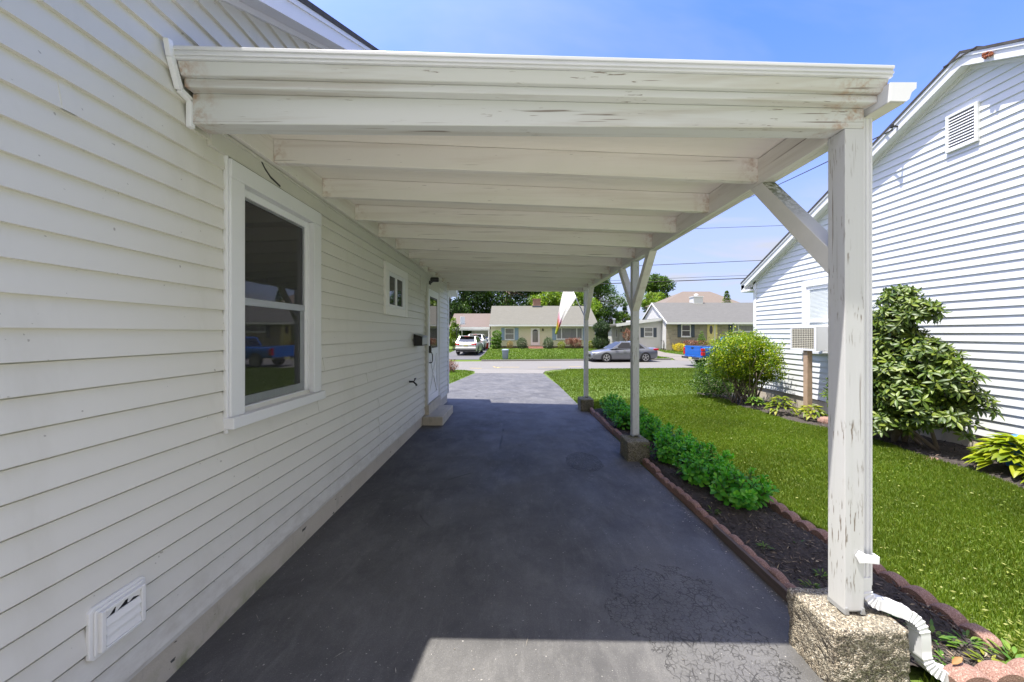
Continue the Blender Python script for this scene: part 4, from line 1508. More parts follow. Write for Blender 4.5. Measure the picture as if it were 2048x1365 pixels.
rough_block('concrete_pier', 'big sunlit pebbly concrete pier under the nearest peeling post', 1.400, 1.738, 1.53, 1.80, -0.10, 0.277, M['aggregate'], 0.010, 'concrete piers under the carport posts', 44)
rough_block('concrete_pier', 'mossy concrete pier under the middle carport post', 1.392, 1.668, 4.30, 4.62, -0.10, 0.243, M['aggregate_dark'], 0.008, 'concrete piers under the carport posts')
rough_block('concrete_pier', 'small dark concrete pier under the farthest carport post', 1.398, 1.680, 7.40, 7.76, -0.25, 0.180, M['aggregate_dark'], 0.008, 'concrete piers under the carport posts')
chip = MB()
chip.prism([(1.548, 4.245, 0.0), (1.60, 4.25, 0.0), (1.615, 4.285, 0.0), (1.565, 4.30, 0.0)], (0, 0, 0.035))
tag(chip.build('stone_chip', M['apron'], bevel=0.004), 'pale flat stone chip at the foot of the middle concrete pier', 'stone')


# ------------------------------------------------------------------ scalloped edging
def edging_mesh(L=0.435, n_s=3, h=0.085, amp=0.022, th=0.055):
    n = n_s * 10
    xs_ = np.linspace(0, L, n + 1)
    mb = MB()
    prof = []
    for x in xs_:
        z = h - amp + amp * abs(math.sin(math.pi * n_s * x / L)) ** 0.65
        prof.append([(x, -th / 2, -0.08), (x, -th / 2, z - 0.012), (x, -th * 0.30, z - 0.002), (x, 0, z), (x, th * 0.30, z - 0.002), (x, th / 2, z - 0.012), (x, th / 2, -0.08)])
    mb.v = [p for r in prof for p in r]
    k = 7
    for i in range(n):
        for j in range(k - 1):
            mb.f.append((i * k + j + 1, i * k + j, (i + 1) * k + j, (i + 1) * k + j + 1))
            mb.m.append(0)
    mb.f.append(tuple(range(k)))
    mb.f.append(tuple(n * k + j for j in range(k - 1, -1, -1)))
    mb.m += [0, 0]
    return mb


EDG = edging_mesh()
EDG_BIG = edging_mesh(0.46, 3, 0.105, 0.034, 0.075)
ORD = ['first', 'second', 'third', 'fourth', 'fifth', 'sixth', 'seventh', 'eighth', 'ninth', 'tenth']
_proto = {}


def edging_row(p0, p1, n, label, mb, z=0.0, step=None, jit=0.012, group='scalloped red edging stones'):
    key = id(mb)
    a, b = Vector(p0), Vector(p1)
    d = (b - a)
    L = d.length / n
    ang = math.atan2(d.y, d.x)
    for i in range(n):
        if key not in _proto:
            o = mb.build('edging_stone', M['edging'], smooth=True)
            o.data.set_sharp_from_angle(angle=math.radians(40))
            _proto[key] = o
        else:
            o = _proto[key].copy()
            COL.objects.link(o)
        p = a + d * (i / n)
        jx, jy = random.uniform(-jit, jit), random.uniform(-jit, jit)
        o.location = (p.x + jx, p.y + jy, g(p.x, p.y) + z + random.uniform(-0.008, 0.006))
        o.rotation_euler = (random.uniform(-0.10, 0.10), random.uniform(-0.05, 0.05), ang + random.uniform(-0.05, 0.05))
        w = 0.435 if mb is EDG else 0.46
        o.scale = (L / w * 0.985, 1, 1)
        tag(o, label % ORD[i], 'edging stone', group)


edging_row((1.648, 1.86), (1.568, 4.26), 6, 'red scalloped edging stone by the driveway, %s from the nearest pier to the middle pier', EDG, -0.005)
edging_row((1.60, 4.66), (1.60, 7.36), 6, 'weathered edging stone by the driveway, %s from the middle pier to the far pier', EDG, -0.005)
edging_row((2.36, 1.70), (2.30, 3.25), 4, 'dark red edging stone along the lawn side of the bed, %s from the camera', EDG_BIG, -0.01, jit=0.02)
edging_row((1.93, 1.545), (2.85, 1.60), 2, 'sunlit pinkish edging stone beside the downspout outlet, %s from the pier', EDG_BIG, 0.0)
b = MB()
b.hexa([(1.600, 1.80, 0.0), (1.628, 1.80, 0.0), (1.602, 2.78, 0.0), (1.576, 2.78, 0.0), (1.600, 1.80, 0.070), (1.628, 1.80, 0.070), (1.602, 2.78, 0.064), (1.576, 2.78, 0.064)])
tag(b.build('edging_board', M['board'], bevel=0.004), 'dark weathered board standing on edge between driveway and edging stones', 'board')


# ------------------------------------------------------------------ leaf builders
def rnd_unit(n):
    v = R.normal(size=(n, 3))
    return v / np.linalg.norm(v, axis=1, keepdims=True)


def norm(a):
    return a / np.maximum(np.linalg.norm(a, axis=1, keepdims=True), 1e-9)


def leaf_quads(p, t, nrm, L, W, fold=0.15):
    """Folded four-point leaves. p base, t along, nrm up; L, W arrays."""
    t = norm(t)
    s = norm(np.cross(t, nrm))
    u = np.cross(s, t)
    L, W = np.asarray(L).reshape(-1, 1), np.asarray(W).reshape(-1, 1)
    v = np.stack([p, p + t * L * 0.45 + s * W / 2 + u * W * fold, p + t * L, p + t * L * 0.45 - s * W / 2 + u * W * fold], 1)
    n = len(p)
    f = np.arange(n * 4).reshape(n, 4)
    return v.reshape(-1, 3), f


def leaf_shaped(p, t, nrm, L, W, prof, droop=0.3, fold=0.12):
    """Detailed leaves. prof: (position along, half width) pairs."""
    t = norm(t)
    s = norm(np.cross(t, nrm))
    u = np.cross(s, t)
    n = len(p)
    L, W = np.asarray(L).reshape(-1, 1), np.asarray(W).reshape(-1, 1)
    dr = np.asarray(droop) * np.ones(n)
    dr = dr.reshape(-1, 1)
    rows = []
    for a, w in prof:
        c = p + t * L * a - u * L * dr * a * a
        e = s * W * w
        lift = u * W * w * fold * 2
        rows.append(np.stack([c - e + lift, c, c + e + lift], 1))
    v = np.stack(rows, 1)            # n, k, 3, 3
    k = len(prof)
    idx = np.arange(n * k * 3).reshape(n, k, 3)
    f = []
    for i in range(k - 1):
        for j in range(2):
            f.append(np.stack([idx[:, i, j], idx[:, i, j + 1], idx[:, i + 1, j + 1], idx[:, i + 1, j]], -1))
    return v.reshape(-1, 3), np.concatenate(f, 0)


OBOV = [(0.0, 0.06), (0.30, 0.26), (0.68, 0.50), (0.90, 0.34), (1.0, 0.05)]
LANCE = [(0.0, 0.06), (0.25, 0.40), (0.60, 0.50), (0.88, 0.24), (1.0, 0.03)]
HEART = [(0.0, 0.22), (0.18, 0.50), (0.50, 0.47), (0.82, 0.24), (1.0, 0.02)]


def merge(parts):
    vs, fs, o = [], [], 0
    for v, f in parts:
        vs.append(v)
        fs.append(f + o)
        o += len(v)
    return np.concatenate(vs), np.concatenate(fs)


def stack(name, label, parts, mat, **kw):
    v, f = merge(parts)
    return np_mesh(name, v, f, mat, **kw)


# ------------------------------------------------------------------ mulch bed
def mulch_bed():
    xs_, ys_ = np.linspace(1.60, 2.32, 40), np.linspace(1.60, 7.45, 200)
    X, Y = np.meshgrid(xs_, ys_)
    Z = G(X, Y) + 0.045 + 0.02 * np.sin(X * 9 + Y * 3) + R.normal(0, 0.006, X.shape)
    edge = np.minimum(np.clip((X - 1.60) / 0.05, 0, 1), np.clip((2.32 - X) / 0.05, 0, 1))
    Z = G(X, Y) - 0.02 + (Z - G(X, Y) + 0.02) * edge
    v = np.stack([X, Y, Z], -1).reshape(-1, 3)
    nx, ny = len(xs_), len(ys_)
    i, j = np.meshgrid(np.arange(nx - 1), np.arange(ny - 1))
    a = (j * nx + i).ravel()
    f = np.stack([a, a + 1, a + nx + 1, a + nx], -1)
    # wood chips and straws
    n = 7000
    px, py = R.uniform(1.66, 2.29, n), 1.65 + 5.7 * R.uniform(0, 1, n) ** 1.7
    pz = G(px, py) + 0.05 + 0.02 * np.sin(px * 9 + py * 3)
    t = np.stack([R.normal(size=n), R.normal(size=n), R.normal(0, 0.25, n)], -1)
    L = R.uniform(0.012, 0.05, n)
    W = R.uniform(0.004, 0.012, n)
    k = R.uniform(0, 1, n) < 0.03
    L[k], W[k] = R.uniform(0.08, 0.16, k.sum()), 0.003
    v2, f2 = leaf_quads(np.stack([px, py, pz], -1), t, np.stack([R.normal(0, .4, n), R.normal(0, .4, n), np.ones(n)], -1), L, W, 0.1)
    mi = np.concatenate([np.zeros(len(f)), np.ones(len(f2))])
    vv, ff = merge([(v, f), (v2, f2)])
    tag(np_mesh('mulch', vv, ff, [M['mulch'], M['chip']], mi=mi), 'dark wood mulch filling the bed beside the driveway', 'mulch', kind='stuff')
    # mulch strip in front of the white house
    xs_, ys_ = np.linspace(4.55, 5.75, 24), np.linspace(2.6, 9.2, 70)
    X, Y = np.meshgrid(xs_, ys_)
    e = 4.72 + 0.12 * np.sin(Y * 1.7) + 0.06 * np.sin(Y * 4.1)
    X2 = e + (X - 4.55) / 1.2 * (5.75 - e)
    Z = G(X2, Y) + 0.03 * sm((X2 - e) / 0.1) - 0.012 + R.normal(0, 0.006, X.shape)
    v = np.stack([X2, Y, Z], -1).reshape(-1, 3)
    nx, ny = len(xs_), len(ys_)
    i, j = np.meshgrid(np.arange(nx - 1), np.arange(ny - 1))
    a = (j * nx + i).ravel()
    f = np.stack([a, a + 1, a + nx + 1, a + nx], -1)
    n = 3500
    py = R.uniform(2.7, 9.1, n)
    px = R.uniform(4.75, 5.6, n)
    t = np.stack([R.normal(size=n), R.normal(size=n), R.normal(0, 0.25, n)], -1)
    v2, f2 = leaf_quads(np.stack([px, py, G(px, py) + 0.025], -1), t, np.stack([R.normal(0, .4, n), R.normal(0, .4, n), np.ones(n)], -1), R.uniform(0.015, 0.06, n), R.uniform(0.006, 0.015, n), 0.1)
    mi = np.concatenate([np.zeros(len(f)), np.ones(len(f2))])
    vv, ff = merge([(v, f), (v2, f2)])
    tag(np_mesh('mulch', vv, ff, [M['mulch'], M['chip']], mi=mi), 'brown mulch under the shrubs along the white house', 'mulch', kind='stuff')


mulch_bed()


# ------------------------------------------------------------------ sedum clumps
def sedum(x, y, r, h, label, seed):
    global R
    keep, R = R, np.random.default_rng(seed)
    z = g(x, y) + 0.03
    o = thing('sedum_plant', label, 'plant', (x, y, z), group='sedum plants in the mulch bed')
    ns = int(42 * (r / 0.3) ** 1.5)
    P_, T_, N_, L_, W_, D_ = [], [], [], [], [], []
    st = MB()
    for k in range(ns):
        a = R.uniform(0, 2 * math.pi)
        q = math.sqrt(R.uniform(0, 1))
        bx, by = x + 0.35 * r * q * math.cos(a), y + 0.35 * r * q * math.sin(a)
        tx, ty = x + r * q * math.cos(a), y + r * q * math.sin(a) * 1.05
        hh = h * (1 - 0.42 * q ** 2) * R.uniform(0.82, 1.08)
        b0, b1 = Vector((bx, by, z - 0.03)), Vector((tx, ty, z + hh))
        st.tube([b0, b0.lerp(b1, 0.5) + Vector((0, 0, 0.03)), b1], [0.006, 0.005, 0.004], 5, cap=False)
        d = np.array((b1 - b0).normalized())
        side = np.cross(d, [0.3, 0.2, 1.0])
        side /= np.linalg.norm(side)
        oth = np.cross(d, side)
        ang = R.uniform(0, 6.28)
        m = 7
        for i in range(m):
            u = 0.34 + 0.66 * i / (m - 1)
            c = np.array(b0.lerp(b1, u)) + np.array([0, 0, 0.03 * (1 - abs(2 * u - 1))])
            for s_ in (0, 1, 2) if i > 4 else (0, 1):
                aa = ang + i * 1.25 + s_ * (math.pi if i <= 4 else 2.094)
                out = side * math.cos(aa) + oth * math.sin(aa)
                rise = 0.15 + 0.75 * (i / (m - 1)) ** 2
                tt = out * (1 - 0.35 * rise) + d * rise
                P_.append(c)
                T_.append(tt)
                N_.append(d * 1.0 - out * rise * 0.6 + 1e-3)
                big = 0.082 - 0.038 * (i / (m - 1)) ** 2.2
                L_.append(big * R.uniform(0.8, 1.15))
                W_.append(big * 0.60 * R.uniform(0.85, 1.1))
                D_.append(R.uniform(-0.12, 0.28))
    v, f = leaf_shaped(np.array(P_), np.array(T_), np.array(N_), L_, W_, OBOV, np.array(D_), 0.10)
    np_mesh('foliage', v, f, M['sedum'], o, smooth=True)
    st.build('stem', M['sedum_stem'], o, smooth=True)
    R = keep


SED = [(2.04, 3.20, 0.30, 0.30, 'large leafy green sedum nearest the bare mulch'),
       (1.94, 3.62, 0.27, 0.28, 'leafy sedum second from the bare mulch, before the middle pier'),
       (2.16, 3.92, 0.27, 0.30, 'leafy sedum third from the bare mulch, on the lawn side'),
       (1.90, 4.25, 0.28, 0.32, 'light green sedum right beside the middle concrete pier'),
       (2.12, 4.62, 0.27, 0.31, 'sedum just behind the middle concrete pier on the lawn side'),
       (2.02, 5.15, 0.29, 0.33, 'dark green sedum behind the middle carport post'),
       (1.86, 5.70, 0.27, 0.33, 'dense green sedum left of the middle carport post'),
       (2.10, 6.05, 0.27, 0.33, 'dense green sedum midway between the middle and far piers'),
       (1.92, 6.50, 0.28, 0.36, 'tall dense sedum second from the far pier'),
       (1.98, 7.05, 0.27, 0.40, 'tallest sedum at the end of the bed by the far pier')]
for i, q in enumerate(SED):
    sedum(q[0], q[1], q[2], q[3], q[4], 100 + i)


# ------------------------------------------------------------------ weeds and fallen leaves
def weed(x, y, r, n, label, seed, mat='weed', up=0.6, group='small weeds', z=None):
    global R
    keep, R = R, np.random.default_rng(seed)
    z = g(x, y) + 0.035 if z is None else z
    a = R.uniform(0, 6.28, n)
    q = R.uniform(0.0, 1, n) ** 0.5
    p = np.stack([x + r * 0.6 * q * np.cos(a), y + r * 0.6 * q * np.sin(a), z + R.uniform(0, r * 0.35, n)], -1)
    t = np.stack([np.cos(a), np.sin(a), R.uniform(0.1, up * 2, n)], -1)
    v, f = leaf_shaped(p, t, np.stack([-np.cos(a) * 0.4, -np.sin(a) * 0.4, np.ones(n)], -1), R.uniform(0.35, 0.6, n) * r, R.uniform(0.14, 0.22, n) * r, LANCE, 0.35, 0.15)
    o = np_mesh('weed', v, f, M[mat], smooth=True)
    tag(o, label, 'weed', group)
    R = keep


weed(1.455, 1.462, 0.060, 16, 'bright green long-leaved weed at the foot of the nearest pier', 3, up=1.0, z=0.01)
weed(1.74, 1.97, 0.09, 26, 'small green weed in the mulch behind the nearest pier', 4)
weed(1.80, 2.12, 0.06, 20, 'tiny weed sprig beside the red edging in the bare mulch', 5)
weed(1.95, 2.22, 0.05, 18, 'pale low weed in the middle of the bare mulch', 6)
weed(2.08, 2.55, 0.06, 26, 'grey-green weed rosette near the lawn edging', 7)
weed(1.80, 2.52, 0.055, 22, 'low weed patch by the driveway edging in the bare mulch', 8)
weed(1.72, 3.02, 0.06, 24, 'single leafy weed between edging and sedum', 9)
weed(1.76, 3.75, 0.07, 14, 'leafy seedling under the sedum near the middle pier', 10)
weed(2.02, 1.92, 0.10, 26, 'green weed beside the downspout in the mulch', 11)
weed(2.10, 1.76, 0.09, 30, 'green weed just right of the downspout elbow', 12)
weed(2.24, 1.74, 0.08, 28, 'weed under the large dark edging stone', 13)
weed(2.02, 1.625, 0.06, 22, 'yellow-green weed at the downspout outlet', 14)
weed(2.20, 1.630, 0.07, 26, 'yellow-green weed behind the sunlit edging stones', 15, 'gold_leaf')
weed(2.34, 1.640, 0.09, 26, 'broad-leaved weed at the right end of the sunlit edging', 16)
weed(1.50, 1.42, 0.035, 12, 'tiny green tuft at the base of the sunlit pier', 17, z=0.0)
weed(2.20, 7.35, 0.16, 40, 'yellowish plant at the far end of the sedum bed', 18, 'gold_leaf')


def fallen_leaf(x, y, z, a, L, mat, label):
    v, f = leaf_shaped(np.array([[x, y, z]]), np.array([[math.cos(a), math.sin(a), 0.25]]), np.array([[0.2, -0.3, 1.0]]), [L], [L * 0.36], LANCE, -0.15, 0.3)
    tag(np_mesh('fallen_leaf', v, f, M[mat], smooth=True), label, 'leaf', 'fallen leaves at the edging')


fallen_leaf(1.98, 1.480, 0.02, 0.4, 0.085, 'dry_leaf', 'brown dry leaf in front of the sunlit edging, nearest the pier')
fallen_leaf(2.06, 1.478, 0.03, 1.2, 0.06, 'dry_leaf', 'upright orange dry leaf before the sunlit edging stones')
fallen_leaf(2.11, 1.485, 0.03, 1.9, 0.055, 'dry_leaf', 'orange dry leaf right of the upright one by the edging')
fallen_leaf(2.20, 1.500, 0.06, -0.5, 0.10, 'sedum', 'long green fallen leaf lying against the right edging stone')
fallen_leaf(1.95, 1.560, 0.105, 0.2, 0.06, 'dry_leaf', 'small dry leaf on top of the sunlit edging stone')


def debris():
    """bits of stone, straw and leaf swept against the edging and scattered on the drive"""
    n = 620
    py = R.uniform(1.9, 7.2, n)
    ex = np.interp(py, [1.8, 4.25, 4.7, 7.3], [1.60, 1.50, 1.53, 1.54])
    px = ex - np.abs(R.normal(0, 0.055, n)) - 0.01
    py2, px2 = R.uniform(1.5, 7.8, 260), R.uniform(-1.5, 1.4, 260)
    px, py = np.concatenate([px, px2]), np.concatenate([py, py2])
    n = len(px)
    t = np.stack([R.normal(size=n), R.normal(size=n), R.normal(0, .1, n)], -1)
    L = R.uniform(0.004, 0.013, n)
    W = R.uniform(0.004, 0.009, n)
    k = R.uniform(0, 1, n) < 0.12
    L[k], W[k] = R.uniform(0.03, 0.07, k.sum()), 0.0025
    v, f = leaf_quads(np.stack([px, py, G(px, py) + 0.007], -1), t, np.stack([R.normal(0, .3, n), R.normal(0, .3, n), np.ones(n)], -1), L, W, 0.3)
    tag(np_mesh('debris', v, f, M['grit']), 'pale grit and straw scattered on the dark driveway', 'debris', kind='stuff')


debris()


# ------------------------------------------------------------------ lawns
def blades(name, label, regions, mat, kind='stuff'):
    """regions: (n, sampler) -> positions, blade height, blade width."""
    VV, FF, o = [], [], 0
    for px, py, hgt, wid in regions:
        n = len(px)
        pz = G(px, py) - 0.012
        a = R.uniform(0, 2 * math.pi, n)
        lean = R.uniform(0.05, 0.6, n)
        la = R.uniform(0, 2 * math.pi, n)
        h = hgt * R.uniform(0.6, 1.3, n)
        base = np.stack([px, py, pz], -1)
        s = np.stack([np.cos(a), np.sin(a), 0 * a], -1) * (wid * R.uniform(0.7, 1.3, n) / 2)[:, None]
        ln = np.stack([np.cos(la) * lean, np.sin(la) * lean, 0 * a], -1) * h[:, None]
        mid = base + ln * 0.35 + np.stack([0 * a, 0 * a, h * 0.62], -1)
        tip = base + ln + np.stack([0 * a, 0 * a, h * (1 - 0.3 * lean)], -1)
        v = np.stack([base - s, base + s, mid + s * 0.75, mid - s * 0.75, tip - s * 0.05, tip + s * 0.05], 1).reshape(-1, 3)
        i = np.arange(n)[:, None] * 6
        f = np.concatenate([i + np.array([[0, 1, 2, 3]]), i + np.array([[3, 2, 5, 4]])], 0)
        VV.append(v)
        FF.append(f + o)
        o += len(v)
    return tag(np_mesh(name, np.concatenate(VV), np.concatenate(FF), mat), label, 'grass', kind=kind)


def in_bed_edge(x, y):
    """left limit of the right-hand lawn"""
    return np.where(y < 3.35, 2.385, np.where(y < 7.6, 2.26, np.where(y < 16.9, 1.52, 1.40 + 1.5 * sm((y - 16.9) / 2.4))))


def bed_right(y):
    return np.where(y < 9.0, 4.72 + 0.12 * np.sin(y * 1.7) + 0.06 * np.sin(y * 4.1), 30.0)


def sample(n, y0, y1, x0, x1, pw=1.0):
    py = y0 + (y1 - y0) * R.uniform(0, 1, n) ** pw
    px = R.uniform(x0, x1, n)
    return px, py


def lawn():
    regs = []
    for n, y0, y1, h, w, pw in ((105000, 1.62, 3.6, 0.034, 0.0036, 1.0), (95000, 3.6, 6.5, 0.038, 0.0052, 1.0), (60000, 6.5, 10.5, 0.045, 0.010, 1.0), (70000, 10.5, 20.0, 0.055, 0.020, 1.0)):
        px, py = sample(n, y0, y1, 0, 1, pw)
        lo = in_bed_edge(px, py)
        hi = np.minimum(np.minimum(py * 1.5 + 1.9, 16.0), bed_right(py))
        x = lo + (hi - lo) * px
        yy = py + tilt(x) * sm((py - 9) / 7.0)
        ok = (yy < NEAR_EDGE + tilt(x) - 0.02) & (hi > lo)
        x, yy = x[ok], yy[ok]
        edge = np.clip((yy - 1.6) / 2, 0.4, 1)
        regs.append((x, yy, h * np.ones(len(x)), w * np.ones(len(x))))
    # ragged grass at the foot of the lawn edging and round the big pier
    px, py = sample(900, 1.40, 1.60, 1.80, 3.0)
    regs.append((px, py, 0.05 * np.ones(len(px)), 0.005 * np.ones(len(px))))
    blades('lawn', 'short green lawn between the driveway bed and the white house', regs, M['grass'])
    # scattered clover leaves and clippings
    n = 1100
    py = 1.7 + 9 * R.uniform(0, 1, n) ** 1.6
    px = 2.4 + (np.minimum(py * 1.5, 4.6) - 2.4) * R.uniform(0, 1, n)
    ok = px > in_bed_edge(px, py)
    px, py = px[ok], py[ok]
    n = len(px)
    t = np.stack([R.normal(size=n), R.normal(size=n), R.normal(0, .2, n)], -1)
    v, f = leaf_quads(np.stack([px, py, G(px, py) + 0.03], -1), t, np.stack([R.normal(0, .5, n), R.normal(0, .5, n), np.ones(n)], -1), R.uniform(0.012, 0.03, n), R.uniform(0.008, 0.012, n), 0.1)
    tag(np_mesh('clover', v, f, M['clover']), 'pale clover and clippings scattered over the lawn', 'clover', kind='stuff')
    # dry clippings round the front edging
    n = 900
    px, py = R.uniform(1.76, 2.9, n), R.uniform(1.36, 1.54, n)
    t = np.stack([R.normal(size=n), R.normal(size=n), R.normal(0, .2, n)], -1)
    v, f = leaf_quads(np.stack([px, py, G(px, py) + 0.008], -1), t, np.stack([R.normal(0, .5, n), R.normal(0, .5, n), np.ones(n)], -1), R.uniform(0.02, 0.05, n), R.uniform(0.003, 0.006, n), 0.1)
    tag(np_mesh('clipping', v, f, M['gold_leaf']), 'dry yellow clippings in front of the sunlit edging', 'clippings', kind='stuff')
    # grass left of the driveway near the street
    regs = []
    px, py = sample(16000, 11.5, 19.3, -7.0, -1.9)
    ok = px < np.interp(py, [11.4, 12.2, 15, 17, 18.4, 19.2, 19.7], [-2.25, -2.25, -2.07, -1.95, -2.15, -2.7, -3.5]) - 0.03
    px, py = px[ok], py[ok]
    ok = py + 0 < NEAR_EDGE + tilt(px)
    px, py = px[ok], py[ok]
    regs.append((px, py, 0.06 * np.ones(len(px)), 0.018 * np.ones(len(px))))
    blades('lawn', 'small sunny grass patch left of the driveway near the street', regs, M['grass_far'])
    # across the street
    regs = []
    n = 60000
    px = R.uniform(-12, 30, n)
    u = R.uniform(0, 1, n) ** 1.3
    py = FAR_EDGE + tilt(px) + 0.16 + u * (38.3 - FAR_EDGE)
    ok = ~((px > np.interp(py, [25, 27, 31, 39], [-6.4, -6.2, -6.1, -6.0])) & (px < np.interp(py, [25, 27, 31, 39], [-2.5, -2.7, -2.65, -2.85])))
    ok &= ~((px > np.interp(py, [25, 29, 33, 38.4], [12.2, 12.0, 11.6, 11.6])) & (px < np.interp(py, [25, 29, 33, 38.4], [16.6, 15.0, 14.2, 15.0])))
    px, py = px[ok], py[ok]
    regs.append((px, py, 0.085 * np.ones(len(px)), 0.045 * np.ones(len(px))))
    blades('lawn', 'bright green front lawns across the street', regs, M['grass_far'])


lawn()


# ------------------------------------------------------------------ the white house on the right
def neighbour():
    X = 5.60
    h = thing('white_house', 'white gabled house with lapped siding beyond the lawn on the right', 'house', (X, 4.3, 0.1))
    CY = 8.12           # street corner
    PK, ZP = 4.28, EYE + 3.27
    sl = 0.54
    zb = EYE - 1.225
    E = 0.1025

    def span(z):
        d = (ZP - z) / sl
        return max(0.2, PK - d), min(CY, PK + d)
    w = MB()
    siding(w, (X, 0, 0), (0, 1, 0), (-1, 0, 0), zb, ZP - 0.02, E, 0.0130, span)
    w.box(X + 0.03, 14, 0.2, CY - 0.01, -0.2, EYE + 1.18)
    w.prism([(X + 0.04, 0.25, EYE + 1.18), (X + 0.04, CY - 0.05, EYE + 1.18), (X + 0.04, PK, ZP - 0.06)], (8.4, 0, 0))
    w.build('wall', M['siding_white'], h)
    f = MB()
    f.box(X + 0.012, 14, 0.3, CY - 0.02, -0.5, zb - 0.001)
    f.build('foundation', M['concrete'], h)
    c = MB()
    c.box(X - 0.022, X + 0.09, CY - 0.03, CY + 0.06, zb - 0.01, EYE + 1.21)
    c.build('corner_board', M['trim_cool'], h, bevel=0.004)
    xo = X - 0.14
    p = [(PK - 4.35, ZP - sl * 4.35), (PK, ZP), (PK + 4.15, ZP - sl * 4.15)]

    def band(mb, d0, d1, x0, x1):
        for (ya, za), (yb, zb_) in zip(p[:-1], p[1:]):
            mb.hexa([(x0, ya, za + d0), (x1, ya, za + d0), (x1, yb, zb_ + d0), (x0, yb, zb_ + d0), (x0, ya, za + d1), (x1, ya, za + d1), (x1, yb, zb_ + d1), (x0, yb, zb_ + d1)])
    b = MB()
    band(b, 0.150, 0.182, xo - 0.02, 14.2)
    # ridge cap
    b.hexa([(xo - 0.025, PK - 0.16, ZP + 0.10), (14.2, PK - 0.16, ZP + 0.10), (14.2, PK + 0.16, ZP + 0.10), (xo - 0.025, PK + 0.16, ZP + 0.10),
            (xo - 0.025, PK - 0.16, ZP + 0.112), (14.2, PK - 0.16, ZP + 0.112), (14.2, PK + 0.16, ZP + 0.112), (xo - 0.025, PK + 0.16, ZP + 0.112)])
    b.build('roof', M['shingle_dark'], h)
    b = MB()
    band(b, 0.000, 0.1485, xo, xo + 0.025)
    band(b, 0.108, 0.1480, xo - 0.012, xo - 0.0005)
    b.build('rake_board', M['trim'], h)
    b = MB()
    band(b, 0.004, 0.016, xo + 0.026, X + 0.03)
    b2 = []
    band(b, -0.040, 0.0035, X - 0.022, X - 0.001)
    b.build('soffit', M['trim'], h)
    b = MB()
    ye, ze = p[2]
    b.box(xo, 14, ye - 0.12, ye + 0.02, ze - 0.05, ze + 0.12)
    b.box(xo + 0.01, X + 0.05, ye - 0.28, ye - 0.121, ze - 0.05, ze + 0.0)
    b.build('eave_return', M['trim'], h, bevel=0.004)
    # gable vent
    U, N = (0, 1, 0), (-1, 0, 0)
    y0, y1, z0, z1 = 4.205, 4.520, EYE + 2.315, EYE + 2.79
    v = MB()
    for q in ((y0, y0 + 0.032, z0, z1), (y1 - 0.032, y1, z0, z1), (y0 + 0.0325, y1 - 0.0325, z0, z0 + 0.032), (y0 + 0.0325, y1 - 0.0325, z1 - 0.032, z1)):
        v.box(X - 0.040, X - 0.001, q[0], q[1], q[2], q[3])
    vo = v.build('gable_vent', M['trim'], h, bevel=0.003)
    n = 11
    v = MB()
    for i in range(n):
        za = z0 + 0.036 + (z1 - z0 - 0.075) * i / n
        v.hexa([(X - 0.038, y0 + 0.033, za), (X - 0.020, y0 + 0.033, za + 0.022), (X - 0.020, y1 - 0.033, za + 0.022), (X - 0.038, y1 - 0.033, za),
                (X - 0.038, y0 + 0.033, za + 0.006), (X - 0.020, y0 + 0.033, za + 0.030), (X - 0.020, y1 - 0.033, za + 0.030), (X - 0.038, y1 - 0.033, za + 0.006)])
    v.build('louvre', M['trim'], vo)
    v = MB()
    v.face([(X - 0.018, y0 + 0.03, z0 + 0.03), (X - 0.018, y1 - 0.03, z0 + 0.03), (X - 0.018, y1 - 0.03, z1 - 0.03), (X - 0.018, y0 + 0.03, z1 - 0.03)])
    v.build('vent_screen', M['dark_grille'], vo)
    # window above the air conditioner
    y0, y1, z0, z1 = 5.62, 6.76, EYE - 0.33, EYE + 0.975
    fr = MB()
    for q in ((y0, y0 + 0.10, z0, z1 - 0.10), (y1 - 0.10, y1, z0, z1 - 0.10), (y0 - 0.01, y1 + 0.01, z1 - 0.0995, z1), (y0 - 0.03, y1 + 0.03, z0 - 0.05, z0 - 0.0005)):
        fr.box(X - 0.055, X - 0.001, q[0], q[1], q[2], q[3])
    wo = fr.build('window', M['trim'], h, bevel=0.004)
    fr = MB()
    for q in ((y0 + 0.1005, y0 + 0.16, z0, z1 - 0.1005), (y1 - 0.16, y1 - 0.1005, z0, z1 - 0.1005), (y0 + 0.1605, y1 - 0.1605, z1 - 0.16, z1 - 0.1005), (y0 + 0.1605, y1 - 0.1605, z0 + 0.53, z0 + 0.59), (y0 + 0.1605, y1 - 0.1605, z0 + 0.43, z0 + 0.47)):
        fr.box(X - 0.040, X - 0.001, q[0], q[1], q[2], q[3])
    fr.build('frame', M['trim_cool'], wo, bevel=0.003)
    bl = MB()
    zz = z0 + 0.475
    while zz < z1 - 0.17:
        bl.hexa([(X - 0.029, y0 + 0.162, zz), (X - 0.025, y0 + 0.162, zz), (X - 0.025, y1 - 0.162, zz), (X - 0.029, y1 - 0.162, zz),
                 (X - 0.026, y0 + 0.162, zz + 0.021), (X - 0.023, y0 + 0.162, zz + 0.021), (X - 0.023, y1 - 0.162, zz + 0.021), (X - 0.026, y1 - 0.162, zz + 0.021)])
        zz += 0.024
    bl.build('blind', M['blind'], wo)
    gl = MB()
    gl.face([(X - 0.033, y0 + 0.16, z0), (X - 0.033, y0 + 0.16, z1 - 0.16), (X - 0.033, y1 - 0.16, z1 - 0.16), (X - 0.033, y1 - 0.16, z0)])
    gl.build('pane', M['glass_clear'], wo)
    dk = MB()
    dk.face([(X - 0.0215, y0 + 0.11, z0), (X - 0.0215, y0 + 0.11, z1 - 0.11), (X - 0.0215, y1 - 0.11, z1 - 0.11), (X - 0.0215, y1 - 0.11, z0)])
